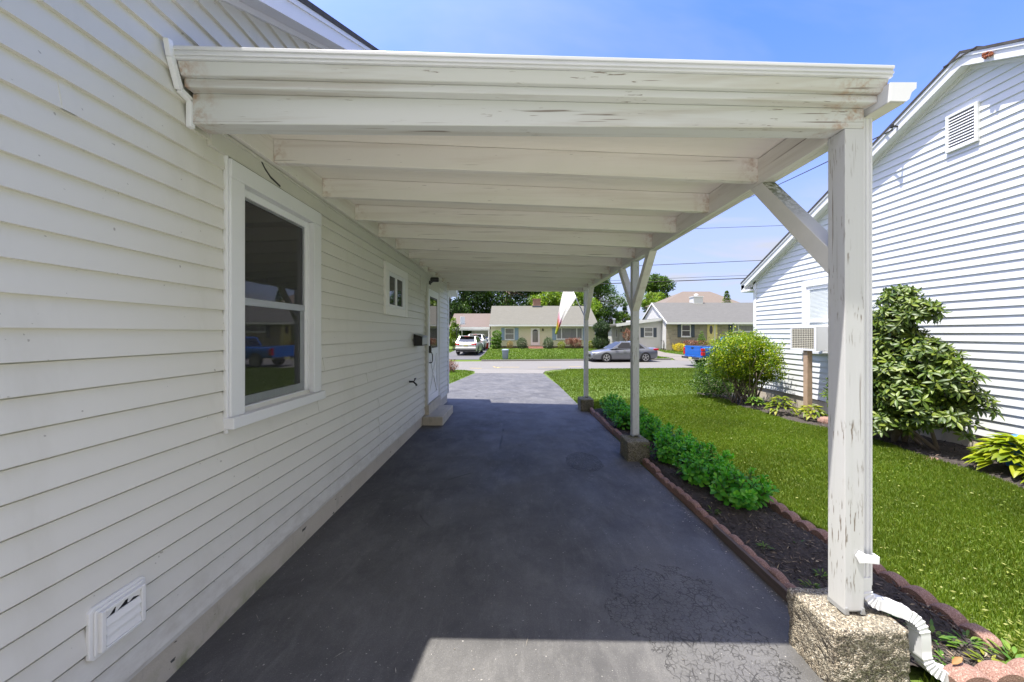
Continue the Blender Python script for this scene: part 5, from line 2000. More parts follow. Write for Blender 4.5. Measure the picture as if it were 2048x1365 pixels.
    dk.build('curtain', M['ivory'], wo)
    # insulator of the overhead cable
    b = MB()
    ys, zs = 4.99, ZP - sl * (4.99 - PK) + 0.06
    b.tube([(xo - 0.001, ys, zs), (xo - 0.07, ys, zs + 0.01)], 0.012, 6)
    b.lathe([(0.012, -0.03), (0.022, -0.02), (0.022, 0.02), (0.012, 0.03)], (xo - 0.08, ys, zs + 0.01), 10)
    b.build('cable_bracket', M['black_metal'], h)
    # rusty clump on the rake
    import bmesh
    bm = bmesh.new()
    for k in range(16):
        m = Matrix.Translation((xo - 0.012 - random.uniform(0, .02), 4.02 + random.uniform(-.032, .032), ZP - sl * (PK - 4.02) + 0.075 + random.uniform(-.03, .03)))
        bmesh.ops.create_icosphere(bm, subdivisions=1, radius=random.uniform(0.012, 0.02), matrix=m)
    me = bpy.data.meshes.new('wasp_nest')
    bm.to_mesh(me)
    bm.free()
    me.materials.append(M['wasp'])
    o = bpy.data.objects.new('wasp_nest', me)
    COL.objects.link(o)
    tag(o, 'small rusty brown clump on the white rake near the gable peak', 'nest')

    # window air conditioner on a wooden prop
    ac = thing('air_conditioner', 'white window air conditioner with square back grille, propped on a wooden post', 'air conditioner', (5.3, 6.07, EYE - 0.3))
    xa, xb, ya, yb, za, zb2 = 5.00, 5.56, 5.80, 6.34, EYE - 0.295, EYE + 0.12
    b = MB()
    b.box(xa + 0.012, xb, ya, yb, za, zb2)
    b.box(xa + 0.10, xb, ya - 0.012, ya - 0.0005, za - 0.04, za - 0.01)
    b.build('case', M['trim'], ac, bevel=0.008)
    b = MB()
    for q in ((ya - 0.003, yb + 0.003, za - 0.003, za + 0.03), (ya - 0.003, yb + 0.003, zb2 - 0.035, zb2 + 0.003), (ya - 0.003, ya + 0.04, za + 0.0305, zb2 - 0.0355), (yb - 0.03, yb + 0.003, za + 0.0305, zb2 - 0.0355)):
        b.box(xa - 0.004, xa + 0.011, q[0], q[1], q[2], q[3])
    b.build('rim', M['trim'], ac, bevel=0.003)
    b = MB()
    n = 13
    for i in range(n):
        y = ya + 0.042 + (yb - ya - 0.074) * (i + 0.5) / n
        b.box(xa - 0.001, xa + 0.004, y - 0.0045, y + 0.0045, za + 0.031, zb2 - 0.036)
    for i in range(11):
        z = za + 0.031 + (zb2 - za - 0.067) * (i + 0.5) / 11
        b.box(xa - 0.004, xa - 0.0012, ya + 0.041, yb - 0.031, z - 0.004, z + 0.004)
    b.build('grille', M['ivory'], ac)
    b = MB()
    b.face([(xa + 0.0112, ya + 0.03, za + 0.02), (xa + 0.0112, ya + 0.03, zb2 - 0.02), (xa + 0.0112, yb - 0.03, zb2 - 0.02), (xa + 0.0112, yb - 0.03, za + 0.02)])
    b.build('coil', M['dark_grille'], ac)
    b = MB()
    b.box(5.02, 5.108, 6.00, 6.088, -0.05, za - 0.001)
    tag(b.build('wooden_post', M['post_wood'], bevel=0.004), 'tan wooden post propping up the window air conditioner', 'post')
    # blue tub at the edge of the frame
    t = thing('blue_tub', 'bright blue plastic tub against the white house behind the hosta', 'tub', (5.34, 3.50, g(5.3, 3.6)))
    z = g(5.3, 3.6)
    b = MB()
    b.hexa([(5.20, 3.38, z), (5.50, 3.38, z), (5.50, 3.70, z), (5.20, 3.70, z), (5.15, 3.33, z + 0.31), (5.54, 3.33, z + 0.31), (5.54, 3.74, z + 0.31), (5.15, 3.74, z + 0.31)])
    b.build('body', M['blue_plastic'], t, bevel=0.01)
    b = MB()
    b.box(5.13, 5.55, 3.31, 3.76, z + 0.311, z + 0.335)
    b.build('rim', M['blue_plastic'], t, bevel=0.006)
    # stones in the bed
    rough_block('field_stone', 'flat pinkish stone in the bed right of the wooden post', 4.88, 5.10, 5.50, 5.68, 0.02, 0.24, M['edging'], 0.02, 'stones in the shrub bed', 12, 0.07)
    rough_block('field_stone', 'low brownish stone at the lawn edge beside the hosta', 4.66, 4.82, 3.92, 4.04, 0.06, 0.175, M['edging'], 0.015, 'stones in the shrub bed', 12, 0.05)


neighbour()


# ------------------------------------------------------------------ shrubs by the white house
def rhododendron():
    global R
    keep, R = R, np.random.default_rng(55)
    cx, cy = 5.02, 4.55
    z0 = g(cx, cy)
    o = thing('rhododendron', 'tall dark rhododendron with leathery whorled leaves against the white house', 'shrub', (cx, cy, z0))
    st = MB()
    P_, T_, N_, L_, W_, D_ = [], [], [], [], [], []
    lumps = [(0.0, 0.05, 1.30, 0.34, 0.26), (-0.05, 0.46, 1.02, 0.33, 0.24), (-0.05, -0.32, 1.14, 0.31, 0.24), (-0.20, 0.16, 0.98, 0.34, 0.26), (-0.02, -0.46, 0.86, 0.32, 0.22),
             (0.10, 0.10, 1.88, 0.25, 0.16), (0.05, -0.14, 1.68, 0.26, 0.18), (-0.20, -0.20, 0.62, 0.38, 0.24), (-0.22, 0.40, 0.55, 0.38, 0.28), (0.0, 0.36, 1.52, 0.28, 0.22), (-0.06, 0.02, 1.60, 0.28, 0.18),
             (-0.06, -0.40, 0.42, 0.34, 0.24), (-0.22, 0.05, 0.30, 0.40, 0.22), (0.12, 0.56, 0.80, 0.30, 0.25), (-0.12, -0.12, 0.85, 0.36, 0.25), (0.12, -0.55, 0.62, 0.24, 0.18), (0.0, 0.30, 1.22, 0.30, 0.20)]
    stems = [Vector((cx + R.normal(0, .07), cy + R.normal(0, .12), z0)) for _ in range(7)]
    for (dx, dy, dz, r, rz) in lumps:
        n = int(120 * (r / 0.36) ** 2)
        c = Vector((cx + dx, cy + dy, z0 + dz))
        b = stems[R.integers(7)]
        st.tube([b, b.lerp(c, 0.45) + Vector((R.normal(0, .05), R.normal(0, .05), 0.08)), c], [0.022, 0.016, 0.010], 6)
        for k in range(n):
            d = rnd_unit(1)[0]
            if d[2] < -0.55:
                d[2] *= -1
            q = R.uniform(0.35, 1.06) ** 0.6
            p = np.array(c) + d * np.array([r * 0.78, r, rz]) * q
            if p[0] > 5.54:
                p[0] = 5.54 - R.uniform(0, 0.15)
            if p[2] < z0 + 0.08:
                p[2] = z0 + R.uniform(0.08, 0.3)
            ax = norm(np.array([[d[0] * 0.8 - 0.15, d[1] * 0.8, 0.75 + 0.3 * d[2]]]))[0]
            if k % 4 == 0:
                st.tube([c, Vector(p)], [0.007, 0.004], 5, cap=False)
            s1 = norm(np.cross(ax, [[0.31, 0.2, 0.9]]))[0]
            s2 = np.cross(ax, s1)
            m = R.integers(7, 11)
            a0 = R.uniform(0, 6.28)
            inner = q < 0.75
            for i in range(m):
                a = a0 + 6.283 * i / m + R.normal(0, .25)
                out = s1 * math.cos(a) + s2 * math.sin(a)
                rise = R.uniform(-0.55, 0.55) if not inner else R.uniform(-0.9, 0.1)
                P_.append(p + out * 0.008)
                T_.append(out + ax * rise)
                N_.append(ax - out * rise * 0.7)
                L_.append(R.uniform(0.062, 0.112))
                W_.append(R.uniform(0.023, 0.035))
                D_.append(R.uniform(0.05, 0.45))
            for i in range(3):
                a = R.uniform(0, 6.28)
                out = s1 * math.cos(a) + s2 * math.sin(a)
                P_.append(p)
                T_.append(out * 0.5 + ax)
                N_.append(ax - out)
                L_.append(R.uniform(0.04, 0.07))
                W_.append(0.018)
                D_.append(0.0)
    P_ = np.array(P_)
    v, f = leaf_shaped(P_, np.array(T_), np.array(N_), L_, W_, LANCE, np.array(D_), 0.14)
    v[:, 0] = np.minimum(v[:, 0], 5.575)
    np_mesh('foliage', v, f, M['rhodo'], o, smooth=True)
    st.build('stem', M['stem'], o, smooth=True)
    R = keep


rhododendron()


def leafy_shrub(name, label, c, lumps, n, L, W, mat, stems=14, stem_r=0.012, group=None, base_r=0.15, seed=1, clipx=None, sprays=0.34, shell=0.45, stem_mat='stem'):
    """lumps: (dx, dy, dz, rx, ry, rz) ellipsoids filled towards their shell with leaves."""
    global R
    keep, R = R, np.random.default_rng(seed)
    cx, cy = c[0], c[1]
    z0 = g(cx, cy) if len(c) < 3 else c[2]
    o = thing(name, label, 'shrub', (cx, cy, z0), group=group)
    wts = np.array([l[3] * l[4] + l[4] * l[5] + l[3] * l[5] for l in lumps])
    wts = wts / wts.sum()
    li = R.choice(len(lumps), n, p=wts)
    A = np.array(lumps)[li]
    d = rnd_unit(n)
    # leaves gather in sprays
    q = R.uniform(shell, 1.05, n) ** 0.6
    p = np.array([cx, cy, z0]) + A[:, :3] + d * A[:, 3:] * q[:, None]
    p += R.normal(0, 0.02, p.shape)
    # part of the leaves sit on young shoots that stick out of the outline
    ks = max(10, n // 90)
    pick = R.choice(n, ks)
    rm = A[pick, 3:].mean(1)[:, None]
    ctr = np.array([cx, cy, z0]) + A[pick, :3] + d[pick] * A[pick, 3:] * 1.02
    tip = ctr + (d[pick] * 0.6 + np.array([0, 0, 0.35])) * rm * R.uniform(0.05, 0.42, (ks, 1))
    m = R.uniform(0, 1, n) < sprays
    w = R.integers(0, ks, n)
    along = R.uniform(0, 1, (n, 1))
    sp = ctr[w] + (tip[w] - ctr[w]) * along + R.normal(0, 1, (n, 3)) * rm[w] * 0.09
    p = np.where(m[:, None], sp, p)
    if clipx:
        p[:, 0] = np.where(p[:, 0] > clipx, clipx - R.uniform(0, 0.1, n), p[:, 0])
    ok = p[:, 2] > z0 + 0.03
    p, d = p[ok], d[ok]
    n = len(p)
    t = norm(rnd_unit(n) * 0.9 + d * 0.6 + np.array([0, 0, 0.25]))
    nr = norm(d * 0.5 + np.array([0, 0, 0.7]) + R.normal(0, 0.45, (n, 3)))
    v, f = leaf_quads(p, t, nr, L * R.uniform(0.65, 1.3, n), W * R.uniform(0.7, 1.25, n), 0.14)
    np_mesh('foliage', v, f, M[mat], o)
    if stems:
        st = MB()
        for k in range(stems):
            l = lumps[k % len(lumps)]
            a = R.uniform(0, 6.28)
            b = Vector((cx + base_r * math.cos(a), cy + base_r * math.sin(a), z0 - 0.02))
            e = Vector((cx + l[0] + R.normal(0, l[3] * 0.45), cy + l[1] + R.normal(0, l[4] * 0.45), z0 + l[2] + R.uniform(-0.2, 0.5) * l[5]))
            m = b.lerp(e, 0.5) + Vector((R.normal(0, .04), R.normal(0, .04), 0.04))
            st.tube([b, m, e], [stem_r, stem_r * 0.75, stem_r * 0.4], 5)
            for _ in range(2):
                e2 = m + (e - m) * 0.5 + Vector(rnd_unit(1)[0]) * l[3] * 0.6
                st.tube([m, e2], [stem_r * 0.55, stem_r * 0.25], 4)
        st.build('stem', M[stem_mat], o, smooth=True)
    R = keep
    return o


leafy_shrub('azalea_bush', 'big yellow-green azalea bush with bare grey stems at the white house corner', (4.88, 7.45),
            [(-0.08, 0.0, 1.18, 0.55, 0.52, 0.30), (-0.32, -0.05, 0.95, 0.34, 0.40, 0.32), (0.24, -0.18, 1.06, 0.30, 0.42, 0.32), (-0.28, 0.22, 0.76, 0.32, 0.32, 0.26), (0.26, -0.45, 0.80, 0.23, 0.25, 0.24),
             (0.16, -0.22, 0.62, 0.22, 0.28, 0.2), (-0.05, -0.2, 1.28, 0.34, 0.30, 0.20), (0.1, -0.58, 0.92, 0.18, 0.18, 0.2), (-0.05, -0.1, 0.78, 0.34, 0.34, 0.26)],
            24000, 0.042, 0.020, 'azalea', 34, 0.014, base_r=0.22, seed=21, clipx=5.55)
leafy_shrub('dark_shrub', 'low dark green shrub tucked behind the yellow-green azalea', (4.78, 8.35),
            [(0.0, 0.0, 0.52, 0.42, 0.45, 0.46), (-0.15, 0.1, 0.30, 0.35, 0.35, 0.28), (0.25, 0.1, 0.4, 0.4, 0.4, 0.38)], 7000, 0.04, 0.02, 'azalea_dark', 10, 0.01, seed=22, clipx=5.9)


def hosta(x, y, r, n, label, seed, mat='hosta', Ls=0.135, Ws=0.068, group='yellow-green hostas'):
    global R
    keep, R = R, np.random.default_rng(seed)
    z = g(x, y) + 0.02
    a = R.uniform(0, 6.28, n)
    q = R.uniform(0, 1, n) ** 0.6
    p = np.stack([x + r * 0.62 * q * np.cos(a), y + r * 0.62 * q * np.sin(a), z + 0.06 + 0.26 * r / 0.4 * (1 - q ** 2) + R.uniform(0, .05, n)], -1)
    t = np.stack([np.cos(a), np.sin(a), 0.65 - 0.75 * q], -1) + R.normal(0, 0.15, (n, 3))
    nr = np.stack([-np.cos(a) * 0.4, -np.sin(a) * 0.4, np.ones(n)], -1) + R.normal(0, 0.15, (n, 3))
    v, f = leaf_shaped(p, t, nr, Ls * R.uniform(0.7, 1.2, n), Ws * R.uniform(0.8, 1.2, n), HEART, R.uniform(0.2, 0.6, n), 0.22)
    v[:, 0] = np.minimum(v[:, 0], 5.57)
    v[:, 2] = np.maximum(v[:, 2], z)
    o = np_mesh('hosta_plant', v, f, M[mat], smooth=True)
    tag(o, label, 'plant', group)
    R = keep


hosta(5.04, 3.50, 0.36, 230, 'large yellow-green hosta nearest the rhododendron', 31)
hosta(4.96, 3.02, 0.42, 260, 'large yellow-green hosta at the right edge, before the blue tub', 32)
hosta(4.80, 6.30, 0.30, 90, 'small gold-leaved plant at the foot of the wooden post', 33, 'gold_leaf', 0.10, 0.05, 'gold-leaved plants in the shrub bed')
hosta(4.92, 5.80, 0.22, 60, 'small gold-leaved plant right of the wooden post', 34, 'gold_leaf', 0.10, 0.05, 'gold-leaved plants in the shrub bed')
hosta(4.72, 6.85, 0.18, 50, 'tiny green plant between azalea and wooden post', 35, 'weed', 0.09, 0.04, 'gold-leaved plants in the shrub bed')


# ------------------------------------------------------------------ houses across the street
def add_window(h, x0, x1, y, z0, z1, t=0.09, mull=(), rail=True, glass='glass_pale', mat='trim'):
    b = MB()
    for q in ((x0, x0 + t, z0, z1), (x1 - t, x1, z0, z1), (x0 + t, x1 - t, z0, z0 + t), (x0 + t, x1 - t, z1 - t, z1)):
        b.box(q[0], q[1], y - 0.07, y - 0.001, q[2], q[3])
    b.box(x0 - 0.04, x1 + 0.04, y - 0.10, y - 0.001, z0 - 0.07, z0 - 0.001)
    w = b.build('window', M[mat], h)
    b = MB()
    if rail:
        b.box(x0 + t, x1 - t, y - 0.055, y - 0.012, (z0 + z1) / 2 - 0.03, (z0 + z1) / 2 + 0.03)
    if b.f:
        b.build('rail', M[mat], w)
    for m in mull:
        b = MB()
        b.box(m - 0.05, m + 0.05, y - 0.06, y - 0.012, z0 + t, z1 - t)
        b.build('mullion', M[mat], w)
    b = MB()
    b.face([(x0 + t, y - 0.02, z0 + t), (x1 - t, y - 0.02, z0 + t), (x1 - t, y - 0.02, z1 - t), (x0 + t, y - 0.02, z1 - t)])
    b.build('pane', M[glass], w)
    return w


def add_shutter(h, x0, x1, y, z0, z1, mat):
    b = MB()
    b.box(x0, x1, y - 0.045, y - 0.002, z0, z1)
    zz = z0 + 0.06
    while zz < z1 - 0.08:
        b.hexa([(x0 + 0.04, y - 0.062, zz), (x1 - 0.04, y - 0.062, zz), (x1 - 0.04, y - 0.046, zz), (x0 + 0.04, y - 0.046, zz),
                (x0 + 0.04, y - 0.050, zz + 0.06), (x1 - 0.04, y - 0.050, zz + 0.06), (x1 - 0.04, y - 0.046, zz + 0.06), (x0 + 0.04, y - 0.046, zz + 0.06)])
        zz += 0.075
    b.build('shutter', M[mat], h)


def gable_roof(h, x0, x1, y0, yr, y1, ze, zr_, mat, t=0.12, over=0.0, fascia='trim', name='roof'):
    """ridge along x"""
    b = MB()
    for (ya, za), (yb, zb) in (((y0, ze), (yr, zr_)), ((yr, zr_), (y1, ze))):
        b.hexa([(x0, ya, za), (x1, ya, za), (x1, yb, zb), (x0, yb, zb), (x0, ya, za + t), (x1, ya, za + t), (x1, yb, zb + t), (x0, yb, zb + t)])
    r = b.build(name, M[mat], h)
    b = MB()
    b.box(x0, x1, y0 - 0.05, y0 - 0.002, ze - 0.10, ze + t - 0.02)
    b.build('gutter', M[fascia], r)
    return r


def yellow_house():
    Y = 39.8
    h = thing('yellow_house', 'pale yellow ranch house with grey-blue shutters across the street', 'house', (3.2, Y, -0.07))
    zb = -0.07
    w = MB()
    siding(w, (0, Y, 0), (1, 0, 0), (0, -1, 0), zb + 0.18, EYE + 0.93, 0.125, 0.02, lambda z: (-2.62, 9.15))
    w.box(-2.62, 9.15, Y + 0.01, Y + 8.0, zb - 0.3, EYE + 0.92)
    w.prism([(-2.6, Y + 0.05, EYE + 0.92), (-2.6, Y + 7.9, EYE + 0.92), (-2.6, Y + 4.0, EYE + 3.25)], (11.7, 0, 0))
    w.box(-2.70, -2.6201, Y - 0.04, Y + 0.05, zb + 0.1, EYE + 0.92, 0)
    w.build('wall', M['siding_yellow'], h)
    b = MB()
    b.box(-2.60, 9.13, Y - 0.012, Y + 0.0, zb - 0.3, zb + 0.179)
    b.build('foundation', M['dark_base'], h)
    gable_roof(h, -2.85, 9.42, Y - 0.5, Y + 4.0, Y + 8.5, EYE + 0.88, EYE + 3.30, 'shingle_tan')
    b = MB()
    b.box(-2.8, 9.3, Y - 0.45, Y - 0.022, EYE + 0.86, EYE + 0.875)
    b.build('soffit', M['siding_yellow'], h)
    b = MB()
    b.box(2.33, 3.25, Y + 3.75, Y + 4.6, EYE + 3.2, EYE + 4.22)
    b.box(2.27, 3.31, Y + 3.69, Y + 4.66, EYE + 4.22, EYE + 4.30)
    c = b.build('chimney', M['brick'], h)
    b = MB()
    b.box(2.22, 3.38, Y + 3.60, Y + 4.7, EYE + 2.95, EYE + 3.42)
    b.build('flashing', M['slate'], c)
    Z = lambda py: EYE + (667 - py) * Y / 700
    Xp = lambda px: (px - 1029) * Y / 700
    add_window(h, Xp(1009.5), Xp(1029), Y, Z(680), Z(656.5))
    add_shutter(h, Xp(1002.5), Xp(1009.2), Y, Z(681), Z(656), 'shutter_blue')
    add_shutter(h, Xp(1029.3), Xp(1037), Y, Z(681), Z(656), 'shutter_blue')
    add_window(h, Xp(1112.5), Xp(1165), Y, Z(679), Z(655.5), mull=(Xp(1123), Xp(1153.5)), rail=False, glass='glass_pale')
    add_shutter(h, Xp(1104.5), Xp(1112.2), Y, Z(681), Z(656), 'shutter_blue')
    add_shutter(h, Xp(1165.3), Xp(1171), Y, Z(681), Z(656), 'shutter_blue')
    # door
    b = MB()
    x0, x1, z0, z1 = Xp(1061.5), Xp(1079.5), zb + 0.28, Z(656.5)
    b.box(x0, x1, Y - 0.07, Y - 0.001, z0, z1)
    d = b.build('door', M['trim'], h)
    b = MB()
    b.box(x0 + 0.2, x1 - 0.2, Y - 0.078, Y - 0.071, z0 + 0.35, z1 - 0.42)
    b.build('pane', M['glass_pale'], d)
    b = MB()
    n = 7
    r = (x1 - x0 - 0.4) / 2
    cx = (x0 + x1) / 2
    b.face([(cx + r * math.cos(t), Y - 0.077, z1 - 0.40 + 0.26 * math.sin(t)) for t in np.linspace(0, math.pi, n)])
    b.build('fanlight', M['glass'], d)
    b = MB()
    b.lathe([(0.05, 0), (0.09, 0.05), (0.07, 0.25), (0.02, 0.30)], (Xp(1085.5), Y - 0.14, Z(662.5)), 10)
    b.build('wall_lamp', M['dark_trim'], h)
    st = MB()
    st.box(x0 - 0.3, x1 + 0.3, Y - 1.2, Y - 0.02, zb - 0.2, zb + 0.13)
    st.box(x0 - 0.3, x1 + 0.3, Y - 1.6, Y - 1.201, zb - 0.2, zb + 0.02)
    tag(st.build('front_step', M['brick'], bevel=0.02), 'brick front step below the white door of the yellow house', 'step')

    # carport wing on the left
    c = thing('side_carport', 'open carport with pinkish shingle roof left of the yellow house', 'carport', (-4.8, 42, 0))
    Y2 = 40.6
    gable_roof(c, -7.6, -2.86, Y2, Y2 + 3.5, Y2 + 7.0, EYE + 0.62, EYE + 2.36, 'shingle_pink')
    b = MB()
    b.box(-7.4, -2.9, Y2 + 0.0, Y2 + 0.12, EYE + 0.34, EYE + 0.60)
    b.build('front_beam', M['trim'], c)
    for x, y in ((-7.0, Y2 + 0.02), (-6.55, Y2 + 3.0), (-2.98, Y2 + 0.02)):
        b = MB()
        b.box(x - 0.07, x + 0.07, y, y + 0.12, -0.1, EYE + 0.339)
        b.build('post', M['trim'], c)
    b = MB()
    b.box(-5.7, -2.95, Y2 + 6.0, Y2 + 6.2, -0.1, EYE + 0.60)
    w = b.build('back_wall', M['siding_far'], c)
    b = MB()
    for k in range(4):
        b.box(-5.3, -3.4, Y2 + 5.96, Y2 + 5.999, 0.02 + k * 0.5, 0.48 + k * 0.5)
    b.build('garage_door', M['trim'], c)


yellow_house()


def stone_house():
    Y = 36.0
    zb = -0.10
    h = thing('stone_house', 'grey stone ranch house with white gable and chimney across the street', 'house', (20, Y, zb))
    Z = lambda py, D=Y: EYE + (667 - py) * D / 700
    Xp = lambda px, D=Y: (px - 1029) * D / 700
    xl, xr = Xp(1333), 34.0
    YR, YB = Y + 3.5, Y + 7.2
    b = MB()
    b.box(xl, xr, Y, YB, zb - 0.3, EYE + 1.08)
    b.build('wall', M['stone'], h)
    b = MB()
    siding(b, (xl - 0.012, 0, 0), (0, 1, 0), (-1, 0, 0), zb + 0.1, EYE + 3.25, 0.12, 0.02,
           lambda z: (Y + 0.05 + max(0, (z - EYE - 1.05) / (2.28 / 3.5)) * 1.0, YB - max(0, (z - EYE - 1.05) / (2.28 / 3.6))))
    b.prism([(xl + 0.02, Y + 0.1, EYE + 1.08), (xl + 0.02, YB - 0.1, EYE + 1.08), (xl + 0.02, YR, EYE + 3.22)], (15, 0, 0))
    b.build('gable_siding', M['siding_far'], h)
    gable_roof(h, xl - 0.15, xr, Y - 0.45, YR, YB + 0.45, EYE + 1.02, EYE + 3.34, 'shingle_grey')
    b = MB()
    for (ya, za), (yb, zc) in (((Y - 0.45, EYE + 1.0), (YR, EYE + 3.33)), ((YR, EYE + 3.33), (YB + 0.45, EYE + 1.0))):
        b.hexa([(xl - 0.19, ya, za - 0.06), (xl - 0.152, ya, za - 0.06), (xl - 0.152, yb, zc - 0.06), (xl - 0.19, yb, zc - 0.06),
                (xl - 0.19, ya, za + 0.12), (xl - 0.152, ya, za + 0.12), (xl - 0.152, yb, zc + 0.12), (xl - 0.19, yb, zc + 0.12)])
    b.build('rake_board', M['trim'], h)
    b = MB()
    D = YR - 0.2
    b.box(Xp(1387, D), Xp(1406, D), D, D + 0.9, EYE + 2.9, Z(594.5, D))
    b.box(Xp(1386, D), Xp(1407, D), D - 0.06, D + 0.96, Z(594.5, D), Z(593, D))
    c = b.build('chimney', M['trim'], h)
    b = MB()
    b.lathe([(0.16, 0), (0.16, 0.16), (0.24, 0.17), (0.24, 0.22), (0.14, 0.30)], (Xp(1396.5, D), D + 0.45, Z(593, D)), 12)
    b.build('chimney_pot', M['alu'], c)
    add_window(h, Xp(1362), Xp(1381), Y, Z(674), Z(649.5), glass='glass')
    add_shutter(h, Xp(1355), Xp(1361.8), Y, Z(675), Z(649), 'shutter_grey')
    add_shutter(h, Xp(1381.4), Xp(1389), Y, Z(675), Z(649), 'shutter_grey')
    add_window(h, Xp(1465), Xp(1508), Y, Z(664), Z(649.5), mull=(Xp(1476),), rail=False)
    add_shutter(h, Xp(1457), Xp(1464.6), Y, Z(675), Z(649), 'shutter_grey')
    b = MB()
    x0, x1 = Xp(1414), Xp(1434)
    b.box(x0, x1, Y - 0.06, Y - 0.001, zb + 0.1, Z(648.5))
    d = b.build('door', M['door_cream'], h)
    b = MB()
    cx, cz = Xp(1421.5), Z(660)
    b.face([(cx + 0.17 * math.cos(t), Y - 0.066, cz + 0.45 * math.sin(t)) for t in np.linspace(0, 2 * math.pi, 20)[:-1]])
    b.build('pane', M['glass'], d)
    b = MB()
    b.box(x1 - 0.30, x1 - 0.22, Y - 0.075, Y - 0.061, zb + 0.1, Z(649.5))
    b.build('frame', M['trim'], d)

    # low white wing left of the gable
    D = 37.2
    w = thing('white_wing', 'low white flat-roofed wing joining the stone house, grey shutters', 'house', (13.3, D, zb))
    xa, xm, xb = Xp(1222, 40), Xp(1270, D), xl - 0.03
    b = MB()
    siding(b, (0, D, 0), (1, 0, 0), (0, -1, 0), zb + 0.1, Z(640, D), 0.12, 0.02, lambda z: (xm, xb))
    b.box(xm, xb, D + 0.01, D + 3, zb - 0.2, Z(640, D))
    b.build('wall', M['siding_far'], w)
    b = MB()
    siding(b, (0, D + 2.6, 0), (1, 0, 0), (0, -1, 0), zb + 0.1, Z(651, 40), 0.12, 0.02, lambda z: (xa, xm - 0.01))
    b.box(xa, xm - 0.01, D + 2.61, D + 4, zb - 0.2, Z(651, 40))
    b.build('wall', M['siding_far'], w)
    b = MB()
    for (x0, x1, za, zc, y0) in ((xa - 0.3, xb, Z(649.0, D), Z(636.5, D), D - 0.35),):
        b.hexa([(x0, y0, za - 0.2), (x1, y0, zc - 0.2), (x1, D + 4.5, zc - 0.2), (x0, D + 4.5, za - 0.2), (x0, y0, za), (x1, y0, zc), (x1, D + 4.5, zc), (x0, D + 4.5, za)])
    b.build('roof', M['shingle_tan'], w)
    b = MB()
    b.hexa([(xa - 0.3, D - 0.40, Z(649, D) - 0.26), (xb, D - 0.40, Z(636.5, D) - 0.26), (xb, D - 0.352, Z(636.5, D) - 0.26), (xa - 0.3, D - 0.352, Z(649, D) - 0.26),
            (xa - 0.3, D - 0.40, Z(649, D) + 0.02), (xb, D - 0.40, Z(636.5, D) + 0.02), (xb, D - 0.352, Z(636.5, D) + 0.02), (xa - 0.3, D - 0.352, Z(649, D) + 0.02)])
    b.box(Xp(1277, D), xb, D - 0.06, D - 0.021, Z(645, D), Z(643, D))
    c0 = Xp(1298.5, D)
    b.prism([(c0 - 0.33, D - 0.05, Z(643.6, D)), (c0, D - 0.05, Z(646.8, D)), (c0 + 0.33, D - 0.05, Z(643.6, D))], (0, 0.025, 0))
    b.build('fascia', M['trim'], w)
    b = MB()
    b.box(xm, xb, D - 0.045, D - 0.022, Z(643, D), Z(640, D))
    b.build('upper_panel', M['trim'], w)
    add_window(w, Xp(1288, D), Xp(1306, D), D, Z(674, D), Z(655, D), t=0.07, glass='glass_pale')
    add_shutter(w, Xp(1281, D), Xp(1287.6, D), D, Z(675, D), Z(656, D), 'shutter_grey')
    add_shutter(w, Xp(1306.4, D), Xp(1313, D), D, Z(675, D), Z(656, D), 'shutter_grey')
    D2 = D + 2.6
    b = MB()
    b.box(Xp(1239, D2), Xp(1246, D2), D2 - 0.06, D2 - 0.021, zb + 0.1, Z(658, D2))
    d = b.build('door', M['trim'], w)
    b = MB()
    b.box(Xp(1240.5, D2), Xp(1243, D2), D2 - 0.068, D2 - 0.061, Z(664, D2), Z(659, D2))
    b.build('pane', M['glass'], d)
    add_window(w, Xp(1230.5, D2), Xp(1234.5, D2), D2, Z(675, D2), Z(658.5, D2), t=0.06, rail=False, glass='glass')
    b = MB()
    b.lathe([(0.04, 0), (0.08, 0.05), (0.06, 0.22)], (Xp(1244, D2), D2 - 0.15, Z(655.5, D2)), 8)
    b.build('wall_lamp', M['black_metal'], w)
    b = MB()
    b.lathe([(0.11, 0), (0.11, 0.55), (0.18, 0.56), (0.18, 0.72), (0.05, 0.76)], (Xp(1233.3, D2), D2 + 1.0, Z(650, D2)), 10)
    b.build('vent_pipe', M['alu_grey'], w)

    # two-storey house farther back
    Y3 = 60.0
    h3 = thing('brown_roofed_house', 'tall house with brown hip roof rising behind the stone house', 'house', (31, Y3, 0))
    x0, x1, ze, zr3 = 25.6, 39.0, EYE + 5.15, EYE + 7.7
    b = MB()
    b.box(x0 + 0.4, x1 - 0.4, Y3 + 0.4, Y3 + 8.6, -0.2, ze)
    b.build('wall', M['siding_far'], h3)
    b = MB()
    a = [(x0, Y3, ze), (x1, Y3, ze), (x1, Y3 + 9, ze), (x0, Y3 + 9, ze)]
    r0, r1 = (31.0, Y3 + 4.5, zr3), (36.0, Y3 + 4.5, zr3)
    b.face([a[0], a[1], r1, r0])
    b.face([a[1], a[2], r1])
    b.face([a[2], a[3], r0, r1])
    b.face([a[3], a[0], r0])
    b.face([a[3], a[2], a[1], a[0]])
    b.build('roof', M['shingle_brown'], h3)


stone_house()


# ------------------------------------------------------------------ garden plants across the street
Yh = 38.7


def px(x, D):
    return (x - 1029) * D / 700.0


FG = 'front garden shrubs across the street'


def ball(name, label, x, D, rx, rz, n, L, mat, dz=0.0, seed=1, stems=4):
    leafy_shrub(name, label, (px(x, D), D), [(0, 0, rz * 0.95 + dz, rx, rx, rz)], n, L, L * 0.55, mat, stems, 0.02, FG, 0.08, seed, shell=0.55, sprays=0.06)


